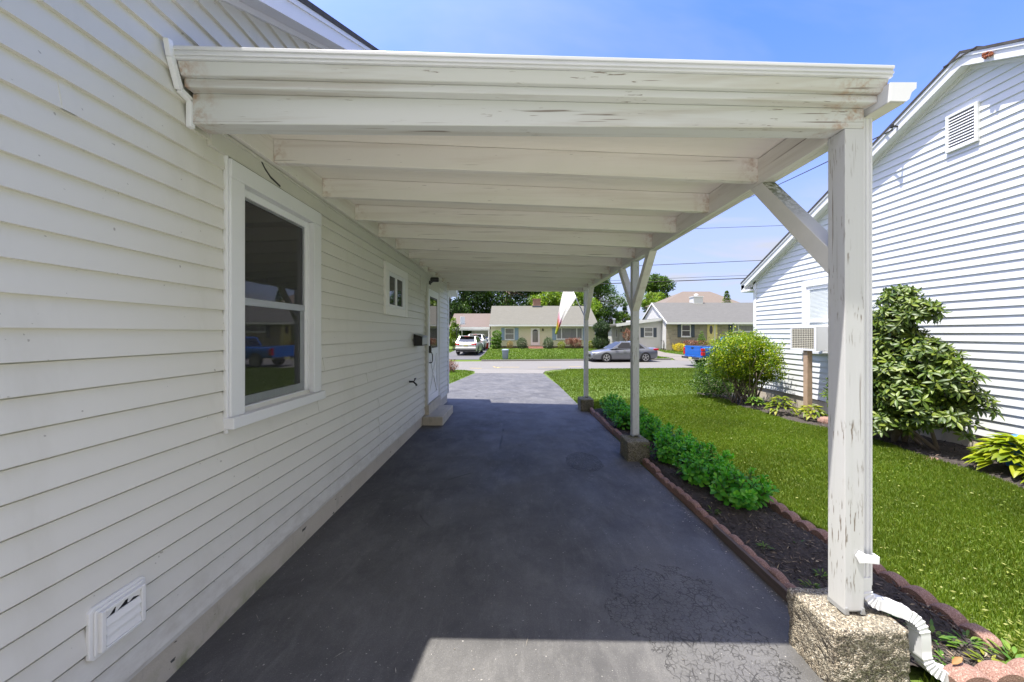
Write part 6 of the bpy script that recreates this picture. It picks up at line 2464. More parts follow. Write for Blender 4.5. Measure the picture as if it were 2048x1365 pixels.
def spiral_topiary():
    D = 38.2
    x = px(992, D)
    z = g(x, D)
    leafy_shrub('spiral_topiary', 'bright green tiered topiary at the left corner of the yellow house', (x, D),
                [(0, 0, 0.30, 0.58, 0.58, 0.30), (0.02, 0, 0.75, 0.60, 0.60, 0.20), (0.06, 0, 1.12, 0.58, 0.58, 0.18), (0.10, 0, 1.62, 0.50, 0.50, 0.36)], 5200, 0.10, 0.05, 'topiary', 5, 0.05, FG, 0.05, 41, shell=0.7, sprays=0.0)


spiral_topiary()
ball('tan_shrub', 'small tan-yellow shrub left of the round grey-green one', 1020, 38.8, 0.33, 0.42, 700, 0.09, 'tan_leaf', seed=42)
ball('round_shrub', 'round grey-green shrub left of the white front door', 1043.5, 38.6, 0.55, 0.60, 2200, 0.10, 'shrub_grey', seed=43)
ball('round_shrub', 'round grey-green shrub right of the white front door', 1096.5, 38.6, 0.55, 0.60, 2200, 0.10, 'shrub_grey', seed=44)
ball('yellow_shrub', 'small yellow-green ball shrub under the wide window', 1122.5, 38.4, 0.42, 0.40, 1200, 0.08, 'gold_leaf', seed=45)
leafy_shrub('red_maple_shrub', 'spreading reddish dwarf maple under the wide window', (px(1146, 38.6), 38.6),
            [(-0.45, 0, 0.75, 0.45, 0.4, 0.30), (0.3, 0, 0.62, 0.65, 0.5, 0.42), (0, 0, 0.85, 0.5, 0.4, 0.30)], 2400, 0.11, 0.05, 'red_leaf', 7, 0.03, FG, 0.08, 46)
ball('green_shrub', 'small green shrub behind the far carport post', 1181, 38.7, 0.30, 0.45, 700, 0.09, 'gold_leaf', seed=47)
leafy_shrub('tiered_evergreen', 'large dark evergreen clipped in two tiers beside the yellow house', (px(1203, 37.8), 37.8),
            [(-0.05, 0, 0.75, 0.88, 0.85, 0.72), (0.0, 0, 1.55, 0.62, 0.6, 0.34), (0.02, 0, 2.30, 0.90, 0.85, 0.62)], 9000, 0.13, 0.06, 'yew', 6, 0.06, FG, 0.08, 48, shell=0.6, sprays=0.05)
ball('yellow_shrub', 'small yellow and red shrub by the low white wing', 1227.5, 37.0, 0.36, 0.36, 700, 0.08, 'gold_leaf', seed=49)
leafy_shrub('small_pink_tree', 'small pinkish round-headed tree before the low white wing', (px(1254.5, 36.5), 36.5),
            [(0, 0, 1.55, 0.40, 0.40, 0.55), (0.05, 0, 1.9, 0.25, 0.25, 0.3)], 1000, 0.09, 0.045, 'red_leaf', 5, 0.035, FG, 0.02, 50)
ball('tan_shrub', 'low tan shrub left of the pinkish little tree', 1247, 36.7, 0.55, 0.22, 700, 0.08, 'tan_leaf', seed=51)
ball('yellow_shrub', 'bright yellow mound shrub at the stone house', 1359, 34.8, 0.62, 0.40, 2000, 0.08, 'yellow_leaf', seed=52)
leafy_shrub('red_shrub', 'low spreading pinkish-red shrub under the stone house window', (px(1393, 35.0), 35.0),
            [(-0.6, 0, 0.85, 0.7, 0.5, 0.22), (0.45, 0, 0.75, 0.7, 0.5, 0.34)], 2000, 0.09, 0.045, 'red_leaf', 7, 0.025, FG, 0.1, 53)
leafy_shrub('cone_conifer', 'small bright green cone conifer beside the cream door', (px(1403, 35.2), 35.2),
            [(0, 0, 0.5, 0.55, 0.5, 0.5), (0, 0, 0.95, 0.42, 0.4, 0.4), (0, 0, 1.35, 0.28, 0.28, 0.35), (0, 0, 1.75, 0.13, 0.13, 0.28)], 2200, 0.09, 0.04, 'topiary', 3, 0.03, FG, 0.03, 54, sprays=0.05)
leafy_shrub('red_leaf_shrub', 'reddish shrub at the street end of the cream house corner', (px(906.5, 17.8), 17.8),
            [(0, 0, 0.32, 0.26, 0.26, 0.26), (-0.3, 0, 0.36, 0.3, 0.3, 0.3)], 1600, 0.06, 0.025, 'red_leaf', 7, 0.012, None, 0.08, 55)


# ------------------------------------------------------------------ trees
def tree(name, label, x, y, h, r, base, n, leaf, mat, seed, nl=26, rz=None, trunk_r=None, group='trees behind the houses across the street', lean=(0, 0), gap=0.32):
    global R
    keep, R = R, np.random.default_rng(seed)
    z0 = g(x, y) - 0.1
    o = thing(name, label, 'tree', (x, y, z0), group=group)
    rz = rz or (h - base) / 2
    cz = z0 + base + rz
    tr = trunk_r or h * 0.022
    c = Vector((x + lean[0], y + lean[1], cz))
    tk = MB()
    fork = Vector((x + lean[0] * 0.5, y + lean[1] * 0.5, z0 + base + rz * 0.35))
    tk.tube([(x, y, z0), Vector((x, y, z0)).lerp(fork, 0.5) + Vector((R.normal(0, .1), R.normal(0, .1), 0)), fork, c + Vector((0, 0, rz * 0.75))],
            [tr * 1.25, tr, tr * 0.75, tr * 0.12], 8)
    d = rnd_unit(nl)
    q = R.uniform(0.45, 0.95, nl)
    cc = np.array(c) + d * q[:, None] * np.array([r, r, rz])
    cr = r * R.uniform(gap * 0.75, gap * 1.25, nl)
    for k in range(nl):
        e = Vector(cc[k])
        s = fork.lerp(c + Vector((0, 0, rz * 0.5)), R.uniform(0, 0.8))
        m = s.lerp(e, 0.5) + Vector((R.normal(0, .08 * r), R.normal(0, .08 * r), 0.05 * r))
        tk.tube([s, m, e], [tr * 0.42, tr * 0.26, tr * 0.08], 5)
    w = cr ** 2
    li = R.choice(nl, n, p=w / w.sum())
    dd = rnd_unit(n)
    qq = R.uniform(0.25, 1.08, n) ** 0.55
    p = cc[li] + dd * (cr[li] * qq)[:, None] * np.array([1.1, 1.1, 0.8])
    p += R.normal(0, 0.05 * r * 0.3, p.shape)
    p[:, 2] = np.maximum(p[:, 2], z0 + base * 0.6)
    t = norm(rnd_unit(n) + dd * 0.4 + np.array([0, 0, -0.25]))
    nr = norm(dd * 0.5 + np.array([0, 0, 0.6]) + R.normal(0, 0.5, (n, 3)))
    v, f = leaf_quads(p, t, nr, leaf * R.uniform(0.6, 1.35, n), leaf * 0.6 * R.uniform(0.7, 1.3, n), 0.15)
    np_mesh('crown', v, f, M[mat], o)
    tk.build('trunk', M['bark'], o, smooth=True)
    R = keep
    return o


def conifer(name, label, x, y, h, r, n, leaf, mat, seed, group='trees behind the houses across the street', base=0.5):
    global R
    keep, R = R, np.random.default_rng(seed)
    z0 = g(x, y) - 0.1
    o = thing(name, label, 'tree', (x, y, z0), group=group)
    tk = MB()
    tk.tube([(x, y, z0), (x, y, z0 + h * 0.97)], [h * 0.022, 0.01], 7)
    u = R.uniform(0, 1, n) ** 0.8
    a0 = R.uniform(0, 1)
    lv = np.round(u * 9 + a0) / 9.0 * 0.15 + u * 0.85
    a = R.uniform(0, 6.28, n)
    rad = r * (1 - u) ** 0.85 * (0.75 + 0.25 * np.sin(a * 5 + lv * 20)) * R.uniform(0.2, 1, n) ** 0.5
    p = np.stack([x + rad * np.cos(a), y + rad * np.sin(a), z0 + base + (h - base) * lv - 0.15 * rad], -1)
    t = np.stack([np.cos(a), np.sin(a), R.uniform(-0.3, 0.6, n)], -1)
    nr = np.stack([R.normal(0, .4, n), R.normal(0, .4, n), np.ones(n)], -1)
    v, f = leaf_quads(p, t, nr, leaf * R.uniform(0.6, 1.3, n), leaf * 0.35 * R.uniform(0.7, 1.3, n), 0.1)
    np_mesh('crown', v, f, M[mat], o)
    tk.build('trunk', M['bark'], o, smooth=True)
    R = keep


tree('broadleaf_tree', 'tall very dark tree behind the carport with pinkish roof', -7.5, 53, 15.0, 5.2, 1.5, 15000, 0.34, 'tree_dark', 61, 34)
tree('broadleaf_tree', 'tall dark tree just left of the brick chimney', -1.2, 56, 14.5, 5.2, 1.8, 15000, 0.34, 'tree_dark', 62, 34)
tree('broadleaf_tree', 'mid-green tree behind the brick chimney', 4.6, 58, 13.0, 4.6, 2.0, 12000, 0.34, 'tree_mid', 63, 30)
tree('broadleaf_tree', 'sunlit light green tree just right of the brick chimney', 5.2, 52, 8.4, 3.3, 1.0, 9000, 0.30, 'tree_light', 64, 24)
tree('broadleaf_tree', 'light green bushy tree behind the white flag', 9.4, 53, 9.0, 3.2, 1.0, 9000, 0.30, 'tree_light', 65, 24)
tree('broadleaf_tree', 'tall mid-green tree with drooping twigs right of the yellow house', 13.6, 57, 12.6, 4.2, 2.0, 11000, 0.30, 'tree_mid', 66, 26, gap=0.30)
tree('broadleaf_tree', 'low leafy tree behind the dark tiered evergreen', 15.3, 55, 6.3, 2.5, 0.8, 6000, 0.26, 'tree_mid', 67, 18)
tree('broadleaf_tree', 'small leafy tree left of the pair of pointed conifers', 18.0, 58, 5.2, 2.2, 0.6, 5000, 0.26, 'tree_light', 68, 16)
conifer('pointed_conifer', 'taller dark pointed conifer left of the middle carport post', 18.6, 59, 6.6, 1.2, 2600, 0.34, 'tree_dark', 69)
conifer('pointed_conifer', 'shorter dark pointed conifer left of the middle carport post', 17.4, 60, 5.4, 0.9, 2000, 0.34, 'tree_dark', 70)
tree('broadleaf_tree', 'tall airy tree standing alone left of the brown roof', 30.8, 76, 15.0, 4.2, 5.2, 9000, 0.42, 'tree_mid', 71, 16, gap=0.30, trunk_r=0.28)
tree('broadleaf_tree', 'pale green airy tree beside the white gable', 27.6, 70, 10.4, 2.9, 2.0, 5000, 0.36, 'tree_light', 72, 14, gap=0.34)
conifer('pointed_conifer', 'small green conifer poking above the stone house ridge', 28.2, 46.5, 7.35, 1.25, 3000, 0.22, 'tree_light', 73, base=3.0)
tree('broadleaf_tree', 'dark bushy tree behind the basketball hoop', -8.7, 47, 9.5, 3.2, 0.6, 9000, 0.28, 'tree_dark', 74, 24)
leafy_shrub('tall_shrub', 'tall yellow-green shrub by the corner of the cream house', (px(907, 37), 37),
            [(0, 0, 1.0, 0.5, 0.5, 0.7), (0.1, 0, 2.0, 0.42, 0.4, 0.8), (0.0, 0, 2.9, 0.25, 0.25, 0.5)], 2600, 0.16, 0.08, 'tree_light', 5, 0.03, None, 0.1, 75)
tree('broadleaf_tree', 'dark leafy tree seen under the pinkish-roofed carport', -6.6, 51, 5.0, 2.6, 0.3, 6000, 0.26, 'tree_dark', 76, 18)


# ------------------------------------------------------------------ vehicles
def wheel(parent, x, y, r, w, side, spokes=5):
    """wheel in local coordinates; side +1 / -1 is the outer face along local y"""
    b = MB()
    rr = r * 0.70
    prof = [(rr, -w / 2), (r * 0.94, -w / 2), (r, -w / 2 + 0.03), (r, w / 2 - 0.03), (r * 0.94, w / 2), (rr, w / 2)]
    b.lathe(prof, (x, y, r), 28, 'y')
    wh = b.build('wheel', M['tyre'], parent, local=True, smooth=True, angle=35)
    f = MB()
    yo = y + side * (w / 2 + 0.002)
    n = 30
    for k in range(n):
        a0, a1 = 2 * math.pi * k / n, 2 * math.pi * (k + 1) / n
        f.face([(x + q * math.cos(a), yo + side * 0.004, r + q * math.sin(a)) for q, a in ((rr, a0), (rr, a1), (rr * 0.88, a1), (rr * 0.88, a0))])
    for k in range(spokes):
        a = 2 * math.pi * k / spokes + 0.3
        c, s = math.cos(a), math.sin(a)
        for off in (-0.13, 0.13):
            c2, s2 = math.cos(a + off), math.sin(a + off)
            f.bar((x + 0.05 * c, yo, r + 0.05 * s), (x + rr * 0.92 * c2, yo, r + rr * 0.92 * s2), 0.032, 0.012, up=(0, side, 0))
    f.lathe([(0.06, -0.006), (0.055, 0.008)], (x, yo, r), 14, 'y')
    f.build('rim', M['rim'], wh, local=True)
    d = MB()
    d.lathe([(rr * 0.99, 0.0), (rr * 0.99, 0.001)], (x, yo - side * 0.006, r), 24, 'y')
    d.build('brake_disc', M['black'], wh, local=True)
    return wh


def loft_body(stations):
    """stations: (x, half width, z low, z shoulder, z top). Closed shell along x."""
    b = MB()
    rings = []
    for x, w, zl, zs, zt in stations:
        mid = zl + (zs - zl) * 0.5
        half = [(0.0, zl), (w * 0.86, zl), (w * 0.955, zl + 0.06), (w * 0.99, mid), (w, mid + (zs - mid) * 0.45), (w * 0.975, zs - 0.03), (w * 0.92, zs + (zt - zs) * 0.35), (w * 0.60, zt - 0.005), (0.0, zt)]
        ring = [(x, y, z) for y, z in half] + [(x, -y, z) for y, z in reversed(half[1:-1])]
        rings.append(ring)
    n = len(rings[0])
    b.v = [p for r in rings for p in r]
    for i in range(len(rings) - 1):
        for j in range(n):
            k = (j + 1) % n
            b.f.append((i * n + j, (i + 1) * n + j, (i + 1) * n + k, i * n + k))
            b.m.append(0)
    b.f.append(tuple(range(n)))
    b.f.append(tuple((len(rings) - 1) * n + j for j in range(n - 1, -1, -1)))
    b.m += [0, 0]
    return b


def arch(b, x, r, yw, side, mi=1):
    """dark wheel opening just proud of the body side"""
    pts = [(x + r * math.cos(t), yw + side * 0.003, max(0.16, 0.33 + r * math.sin(t))) for t in np.linspace(-0.55, math.pi + 0.55, 22)]
    if side < 0:
        b.face(pts, mi)
    else:
        b.face(pts[::-1], mi)


def cabin(parent, A, Bq, C, D, wb, wr, zb, zr_, paint_mat, pillar=0.10, glass='glass', extra=None, zr_back=None):
    """A base front, B top front, C top rear, D base rear: x positions. Builds the roof shell and returns window panels."""
    zr_back = zr_back or zr_
    b = MB()
    lo = [(A, wb), (D, wb)]
    P = {}
    for s in (1, -1):
        P['A', s] = Vector((A, s * wb * 0.96, zb))
        P['D', s] = Vector((D, s * wb * 0.96, zb))
        P['B', s] = Vector((Bq, s * wr, zr_))
        P['C', s] = Vector((C, s * wr, zr_back))
    crown = 0.045
    for s in (1, -1):
        q = [P['A', s], P['D', s], P['C', s], P['B', s]]
        b.face(q if s < 0 else q[::-1])
    mB, mC = Vector((Bq, 0, zr_ + crown)), Vector((C, 0, zr_back + crown))
    b.face([P['B', -1], P['C', -1], mC, mB])
    b.face([mB, mC, P['C', 1], P['B', 1]])
    b.face([P['A', 1], P['B', 1], mB, P['B', -1], P['A', -1]])
    b.face([P['D', -1], P['C', -1], mC, P['C', 1], P['D', 1]])
    b.build('roof', paint_mat, parent, local=True, smooth=False, bevel=0.04)

    def pane(name, quad, inset, push):
        quad = [Vector(p) for p in quad]
        nrm = (quad[1] - quad[0]).cross(quad[2] - quad[0]).normalized()
        c = sum(quad, Vector()) / len(quad)
        if nrm.dot(push) < 0:
            nrm = -nrm
        m = MB()
        m.face([p + (c - p) * inset + nrm * 0.006 for p in quad])
        m.build(name, M[glass], parent, local=True)
    pane('windscreen', [P['A', -1], P['A', 1], P['B', 1], P['B', -1]], 0.12, Vector((1, 0, 1)))
    pane('rear_window', [P['D', 1], P['D', -1], P['C', -1], P['C', 1]], 0.14, Vector((-1, 0, 1)))
    for s in (1, -1):
        a, bb, c, d = P['A', s], P['B', s], P['C', s], P['D', s]
        t0, t1 = 0.16, 0.90
        lo_ = lambda u: a.lerp(d, u)
        hi_ = lambda u: bb.lerp(c, u)
        zq = lambda u, k: lo_(u).lerp(hi_(u), k)
        # front and rear side windows
        for (u0, u1, v0, v1) in ((0.10, 0.50, 0.06, 0.50), (0.54, 0.88, 0.54, 0.94)):
            pane('side_window', [zq(u0, 0.06), zq(u1, 0.06), zq(v1, t1), zq(v0, t1)], 0.0, Vector((0, s, 0.2)))
    return P


def add(parent, name, mat, boxes, bevel=0.0):
    b = MB()
    for q in boxes:
        b.box(*q)
    return b.build(name, M[mat], parent, local=True, bevel=bevel)


def sedan(x, y, z, rz, label):
    o = thing('parked_sedan', label, 'car', (x, y, z), rz)
    st = [(2.42, 0.62, 0.26, 0.50, 0.56), (2.34, 0.80, 0.20, 0.58, 0.66), (2.0, 0.90, 0.18, 0.68, 0.79), (1.3, 0.925, 0.18, 0.76, 0.89), (0.75, 0.93, 0.18, 0.80, 0.95), (0.0, 0.93, 0.18, 0.85, 0.95),
          (-0.9, 0.93, 0.18, 0.88, 0.97), (-1.5, 0.925, 0.19, 0.91, 1.00), (-2.1, 0.89, 0.22, 0.91, 1.03), (-2.36, 0.80, 0.28, 0.86, 1.01), (-2.44, 0.66, 0.38, 0.70, 0.80)]
    b = loft_body(st)
    for wx in (1.42, -1.41):
        for s in (1, -1):
            arch(b, wx, 0.375, 0.928 * s, s)
    b.build('body', [M['car_grey'], M['black']], o, local=True, smooth=True, angle=40)
    cabin(o, 1.05, 0.22, -0.95, -1.78, 0.88, 0.62, 0.93, 1.41, M['car_grey'])
    for wx in (1.42, -1.41):
        for s in (1, -1):
            wheel(o, wx, 0.83 * s, 0.335, 0.22, s)
    for s in (1, -1):
        add(o, 'taillight', 'lamp_red', [(-2.40, -2.02, 0.70 * s - 0.18, 0.70 * s + 0.18, 0.83, 0.95)], 0.02)
        add(o, 'headlight', 'lamp_clear', [(2.05, 2.36, 0.68 * s - 0.14, 0.68 * s + 0.14, 0.60, 0.69)], 0.03)
        add(o, 'mirror', 'car_grey', [(0.62, 0.82, 0.99 * s - 0.09, 0.99 * s + 0.09, 0.93, 1.06)], 0.03)
        add(o, 'handle', 'chrome', [(0.0, 0.20, 0.935 * s - 0.012, 0.935 * s + 0.012, 0.80, 0.825), (-1.0, -0.80, 0.935 * s - 0.012, 0.935 * s + 0.012, 0.83, 0.855)])
        add(o, 'sill', 'dark_trim', [(-1.0, 1.0, 0.90 * s - 0.02, 0.90 * s + 0.02, 0.17, 0.23)])
    add(o, 'front_grille', 'black', [(2.32, 2.43, -0.5, 0.5, 0.36, 0.56)], 0.02)
    add(o, 'lower_intake', 'black', [(2.20, 2.40, -0.74, 0.74, 0.22, 0.33)], 0.02)
    return o


def suv(x, y, z, rz, label, mat, group):
    o = thing('parked_suv', label, 'car', (x, y, z), rz, group)
    st = [(2.30, 0.66, 0.30, 0.62, 0.72), (2.18, 0.86, 0.24, 0.76, 0.88), (1.5, 0.935, 0.22, 0.88, 1.02), (0.9, 0.94, 0.22, 0.94, 1.08), (0.0, 0.94, 0.22, 0.98, 1.06), (-1.2, 0.94, 0.24, 1.02, 1.08),
          (-1.9, 0.93, 0.26, 1.02, 1.10), (-2.22, 0.88, 0.32, 0.98, 1.06), (-2.34, 0.80, 0.40, 0.86, 0.94)]
    b = loft_body(st)
    for wx in (1.36, -1.35):
        for s in (1, -1):
            arch(b, wx, 0.41, 0.94 * s, s)
    b.build('body', [M[mat], M['black']], o, local=True, smooth=True, angle=40)
    cabin(o, 1.15, 0.35, -1.65, -2.20, 0.92, 0.66, 1.04, 1.58, M[mat], glass='glass')
    for wx in (1.36, -1.35):
        for s in (1, -1):
            wheel(o, wx, 0.83 * s, 0.36, 0.23, s)
    for s in (1, -1):
        b = MB()
        b.prism([(-2.30, s * 0.34, 0.90), (-2.30, s * 0.62, 0.84), (-2.27, s * 0.86, 0.82), (-2.27, s * 0.90, 1.00), (-2.27, s * 0.66, 1.00)], (-0.05, 0, 0))
        b.build('taillight', M['lamp_red'], o, local=True)
        add(o, 'mirror', mat, [(0.85, 1.05, 1.02 * s - 0.10, 1.02 * s + 0.10, 1.02, 1.18)], 0.03)
        add(o, 'roof_rail', 'chrome', [(-1.4, 0.3, 0.60 * s - 0.02, 0.60 * s + 0.02, 1.60, 1.635)], 0.01)
    add(o, 'licence_plate', 'plate', [(-2.365, -2.34, -0.16, 0.16, 0.78, 0.90)])
    add(o, 'bumper', 'dark_trim', [(-2.38, -2.0, -0.84, 0.84, 0.34, 0.48)], 0.03)
    add(o, 'bumper_trim', mat, [(-2.40, -2.0, -0.88, 0.88, 0.481, 0.68)], 0.05)
    add(o, 'spoiler', mat, [(-1.92, -1.60, -0.62, 0.62, 1.585, 1.625)], 0.01)
    add(o, 'brake_light', 'lamp_red', [(-1.93, -1.915, -0.20, 0.20, 1.55, 1.58)])
    return o


def pickup(x, y, z, rz, label):
    o = thing('pickup_truck', label, 'truck', (x, y, z), rz)
    # bed
    st = [(-0.62, 0.97, 0.52, 1.20, 1.23), (-1.6, 0.985, 0.52, 1.22, 1.25), (-2.6, 0.985, 0.54, 1.22, 1.25), (-2.78, 0.97, 0.58, 1.22, 1.25)]
    b = loft_body(st)
    for s in (1, -1):
        pts = [(-1.72 + 0.47 * math.cos(t), 0.988 * s, max(0.50, 0.42 + 0.47 * math.sin(t))) for t in np.linspace(0, math.pi, 16)]
        b.face(pts if s < 0 else pts[::-1], 1)
    b.build('bed', [M['car_blue'], M['black']], o, local=True, smooth=True, angle=40)
    add(o, 'bed_liner', 'black', [(-2.70, -0.7, -0.86, 0.86, 1.235, 1.256)])
    tg = add(o, 'tailgate', 'car_blue', [(-2.83, -2.775, -0.80, 0.80, 0.62, 1.255)], 0.015)
    add(tg, 'tailgate_groove', 'car_blue', [(-2.842, -2.831, -0.70, 0.70, 0.74, 1.05)], 0.004)
    add(tg, 'handle', 'black', [(-2.845, -2.831, -0.12, 0.12, 1.10, 1.17)], 0.004)
    for s in (1, -1):
        add(o, 'taillight', 'lamp_red', [(-2.835, -2.66, 0.905 * s - 0.088, 0.905 * s + 0.088, 0.72, 0.92), (-2.835, -2.66, 0.905 * s - 0.085, 0.905 * s + 0.085, 0.965, 1.13)], 0.012)
    add(o, 'bumper', 'chrome', [(-2.98, -2.74, -0.95, 0.95, 0.46, 0.60)], 0.02)
    add(o, 'licence_plate', 'plate', [(-2.992, -2.981, -0.16, 0.16, 0.46, 0.58)])
    # front half
    st = [(2.95, 0.84, 0.44, 0.96, 1.06), (2.75, 0.97, 0.40, 1.08, 1.18), (1.5, 0.985, 0.42, 1.14, 1.26), (0.9, 0.985, 0.42, 1.16, 1.24), (-0.60, 0.985, 0.46, 1.18, 1.24)]
    b = loft_body(st)
    for s in (1, -1):
        pts = [(1.95 + 0.47 * math.cos(t), 0.988 * s, max(0.46, 0.42 + 0.47 * math.sin(t))) for t in np.linspace(0, math.pi, 16)]
        b.face(pts if s < 0 else pts[::-1], 1)
    b.build('body', [M['car_blue'], M['black']], o, local=True, smooth=True, angle=40)
    cabin(o, 1.35, 0.75, -0.42, -0.60, 0.93, 0.68, 1.22, 1.80, M['car_blue'])
    for wx in (1.95, -1.72):
        for s in (1, -1):
            wheel(o, wx, 0.87 * s, 0.395, 0.26, s, 6)
    for s in (1, -1):
        add(o, 'headlight', 'lamp_clear', [(2.80, 2.97, 0.74 * s - 0.15, 0.74 * s + 0.15, 0.86, 1.04)], 0.02)
        add(o, 'mirror', 'black', [(1.0, 1.18, 1.08 * s - 0.12, 1.08 * s + 0.12, 1.22, 1.44)], 0.02)
    add(o, 'front_grille', 'chrome', [(2.90, 3.0, -0.6, 0.6, 0.66, 1.02)], 0.02)
    return o


ang = math.atan(TILT)
sedan(7.75, 25.45 + 0.0, ROAD_Z + 0.006, math.pi + ang, 'grey sedan with five-spoke alloys parked across the street')
suv(-3.98, 31.6, g(-4.0, 31.6) + 0.012, math.pi / 2 - 0.04, 'silver estate car with red taillights nearest the street', 'car_silver', 'cars in the far driveway')
suv(-3.95, 37.3, g(-4.0, 37.3) + 0.012, math.pi / 2 - 0.02, 'white car parked in front of the silver one under the far carport', 'car_white', 'cars in the far driveway')
pickup(13.75, 21.75, ROAD_Z + 0.006, ang, 'blue pickup truck on the street, tailgate showing beside the azalea')


# ------------------------------------------------------------------ bins, hoop, bicycle
def lathe_thing(name, label, cat, x, y, parts, group=None):
    z = g(x, y)
    o = thing(name, label, cat, (x, y, z), group=group)
    for nm, prof, mat in parts:
        b = MB()
        b.lathe(prof, (x, y, z), 22)
        b.build(nm, M[mat], o, smooth=True, angle=35)
    return o


xx = px(1010.5, 25.9)
lathe_thing('dustbin', 'blue-grey round dustbin at the kerb across the street', 'dustbin', xx, 26.0 + tilt(xx) * 0,
            [('body', [(0.19, 0.0), (0.20, 0.02), (0.245, 0.66), (0.25, 0.68)], 'grey_can'), ('lid', [(0.265, 0.66), (0.27, 0.70), (0.20, 0.75), (0.05, 0.77)], 'grey_can')])
lathe_thing('red_bin', 'small round red bin with pale lid beside the far cars', 'dustbin', px(973, 38.4), 38.4,
            [('body', [(0.19, 0.0), (0.22, 0.02), (0.26, 0.66)], 'red_plastic'), ('lid', [(0.27, 0.661), (0.27, 0.70), (0.2, 0.74), (0.04, 0.75)], 'trim')])
z = g(-2.9, 41.5)
rb = thing('wheeled_bin', 'navy wheeled bin under the far carport', 'dustbin', (px(976, 41), 41, z))
bx = px(976, 41)
b = MB()
b.hexa([(bx - 0.26, 40.8, z + 0.08), (bx + 0.26, 40.8, z + 0.08), (bx + 0.26, 41.4, z + 0.08), (bx - 0.26, 41.4, z + 0.08), (bx - 0.32, 40.7, z + 1.15), (bx + 0.32, 40.7, z + 1.15), (bx + 0.32, 41.5, z + 1.15), (bx - 0.32, 41.5, z + 1.15)])
b.build('body', M['navy_plastic'], rb, bevel=0.02)
b = MB()
b.box(bx - 0.34, bx + 0.34, 40.67, 41.52, z + 1.151, z + 1.22)
b.build('lid', M['navy_plastic'], rb, bevel=0.02)
for s in (-1, 1):
    b = MB()
    b.lathe([(0.1, -0.03), (0.12, -0.02), (0.12, 0.02), (0.1, 0.03)], (bx + 0.25 * s, 41.4, z + 0.12), 12, 'x')
    b.build('wheel', M['tyre'], rb)

hx, hy = px(913.5, 36), 36.0
hz = g(hx, hy)
bh = thing('basketball_hoop', 'freestanding basketball hoop with white backboard beside the far driveway', 'basketball hoop', (hx, hy, hz))
b = MB()
b.tube([(hx, hy, hz), (hx, hy, hz + 1.6), (hx, hy, hz + 2.05), (hx + 0.12, hy, hz + 2.4), (hx + 0.5, hy, hz + 2.72)], 0.045, 8)
b.tube([(hx, hy, hz + 1.75), (hx + 0.42, hy, hz + 2.45)], 0.025, 6)
b.build('pole', M['black_metal'], bh, smooth=True)
b = MB()
b.box(hx - 0.35, hx + 0.35, hy - 0.3, hy + 0.3, hz - 0.02, hz + 0.16)
b.build('base', M['black'], bh, bevel=0.03)
b = MB()
b.hexa([(hx + 0.42, hy - 0.30, hz + 2.65), (hx + 0.80, hy + 0.30, hz + 2.65), (hx + 0.77, hy + 0.32, hz + 2.65), (hx + 0.39, hy - 0.28, hz + 2.65),
        (hx + 0.42, hy - 0.30, hz + 3.45), (hx + 0.80, hy + 0.30, hz + 3.45), (hx + 0.77, hy + 0.32, hz + 3.45), (hx + 0.39, hy - 0.28, hz + 3.45)])
b.build('backboard', M['trim'], bh, bevel=0.01)
b = MB()
ring = [(hx + 0.78 + 0.22 * math.cos(t), hy - 0.1 + 0.22 * math.sin(t), hz + 2.72) for t in np.linspace(0, 2 * math.pi, 17)]
b.tube(ring, 0.012, 5, cap=False)
b.build('rim', M['dark_trim'], bh)

bx, by = px(1326.5, 36.6), 36.55
bz = g(bx, by)
bi = thing('bicycle', 'dark bicycle leaning on the corner of the low white wing', 'bicycle', (bx, by, bz), 1.15)
for wx in (-0.5, 0.5):
    b = MB()
    b.tube([(wx + 0.31 * math.cos(t), 0, 0.33 + 0.31 * math.sin(t)) for t in np.linspace(0, 2 * math.pi, 21)], 0.028, 6, cap=False)
    b.build('wheel', M['tyre'], bi, local=True)
b = MB()
for a, c in (((-0.5, 0, 0.33), (-0.15, 0, 0.80)), ((-0.15, 0, 0.80), (0.38, 0, 0.86)), ((0.5, 0, 0.33), (0.36, 0, 0.98)), ((-0.05, 0, 0.32), (-0.18, 0, 0.92)), ((-0.05, 0, 0.32), (0.40, 0, 0.80)), ((-0.5, 0, 0.33), (-0.05, 0, 0.32))):
    b.tube([a, c], 0.018, 6)
b.build('frame', M['black_metal'], bi, local=True)
b = MB()
b.tube([(0.30, -0.28, 1.0), (0.36, 0, 0.99), (0.30, 0.28, 1.0)], 0.014, 6)
b.build('handlebar', M['black_metal'], bi, local=True)
b = MB()
b.box(-0.30, -0.06, -0.06, 0.06, 0.92, 0.96)
b.build('saddle', M['black'], bi, local=True, bevel=0.015)


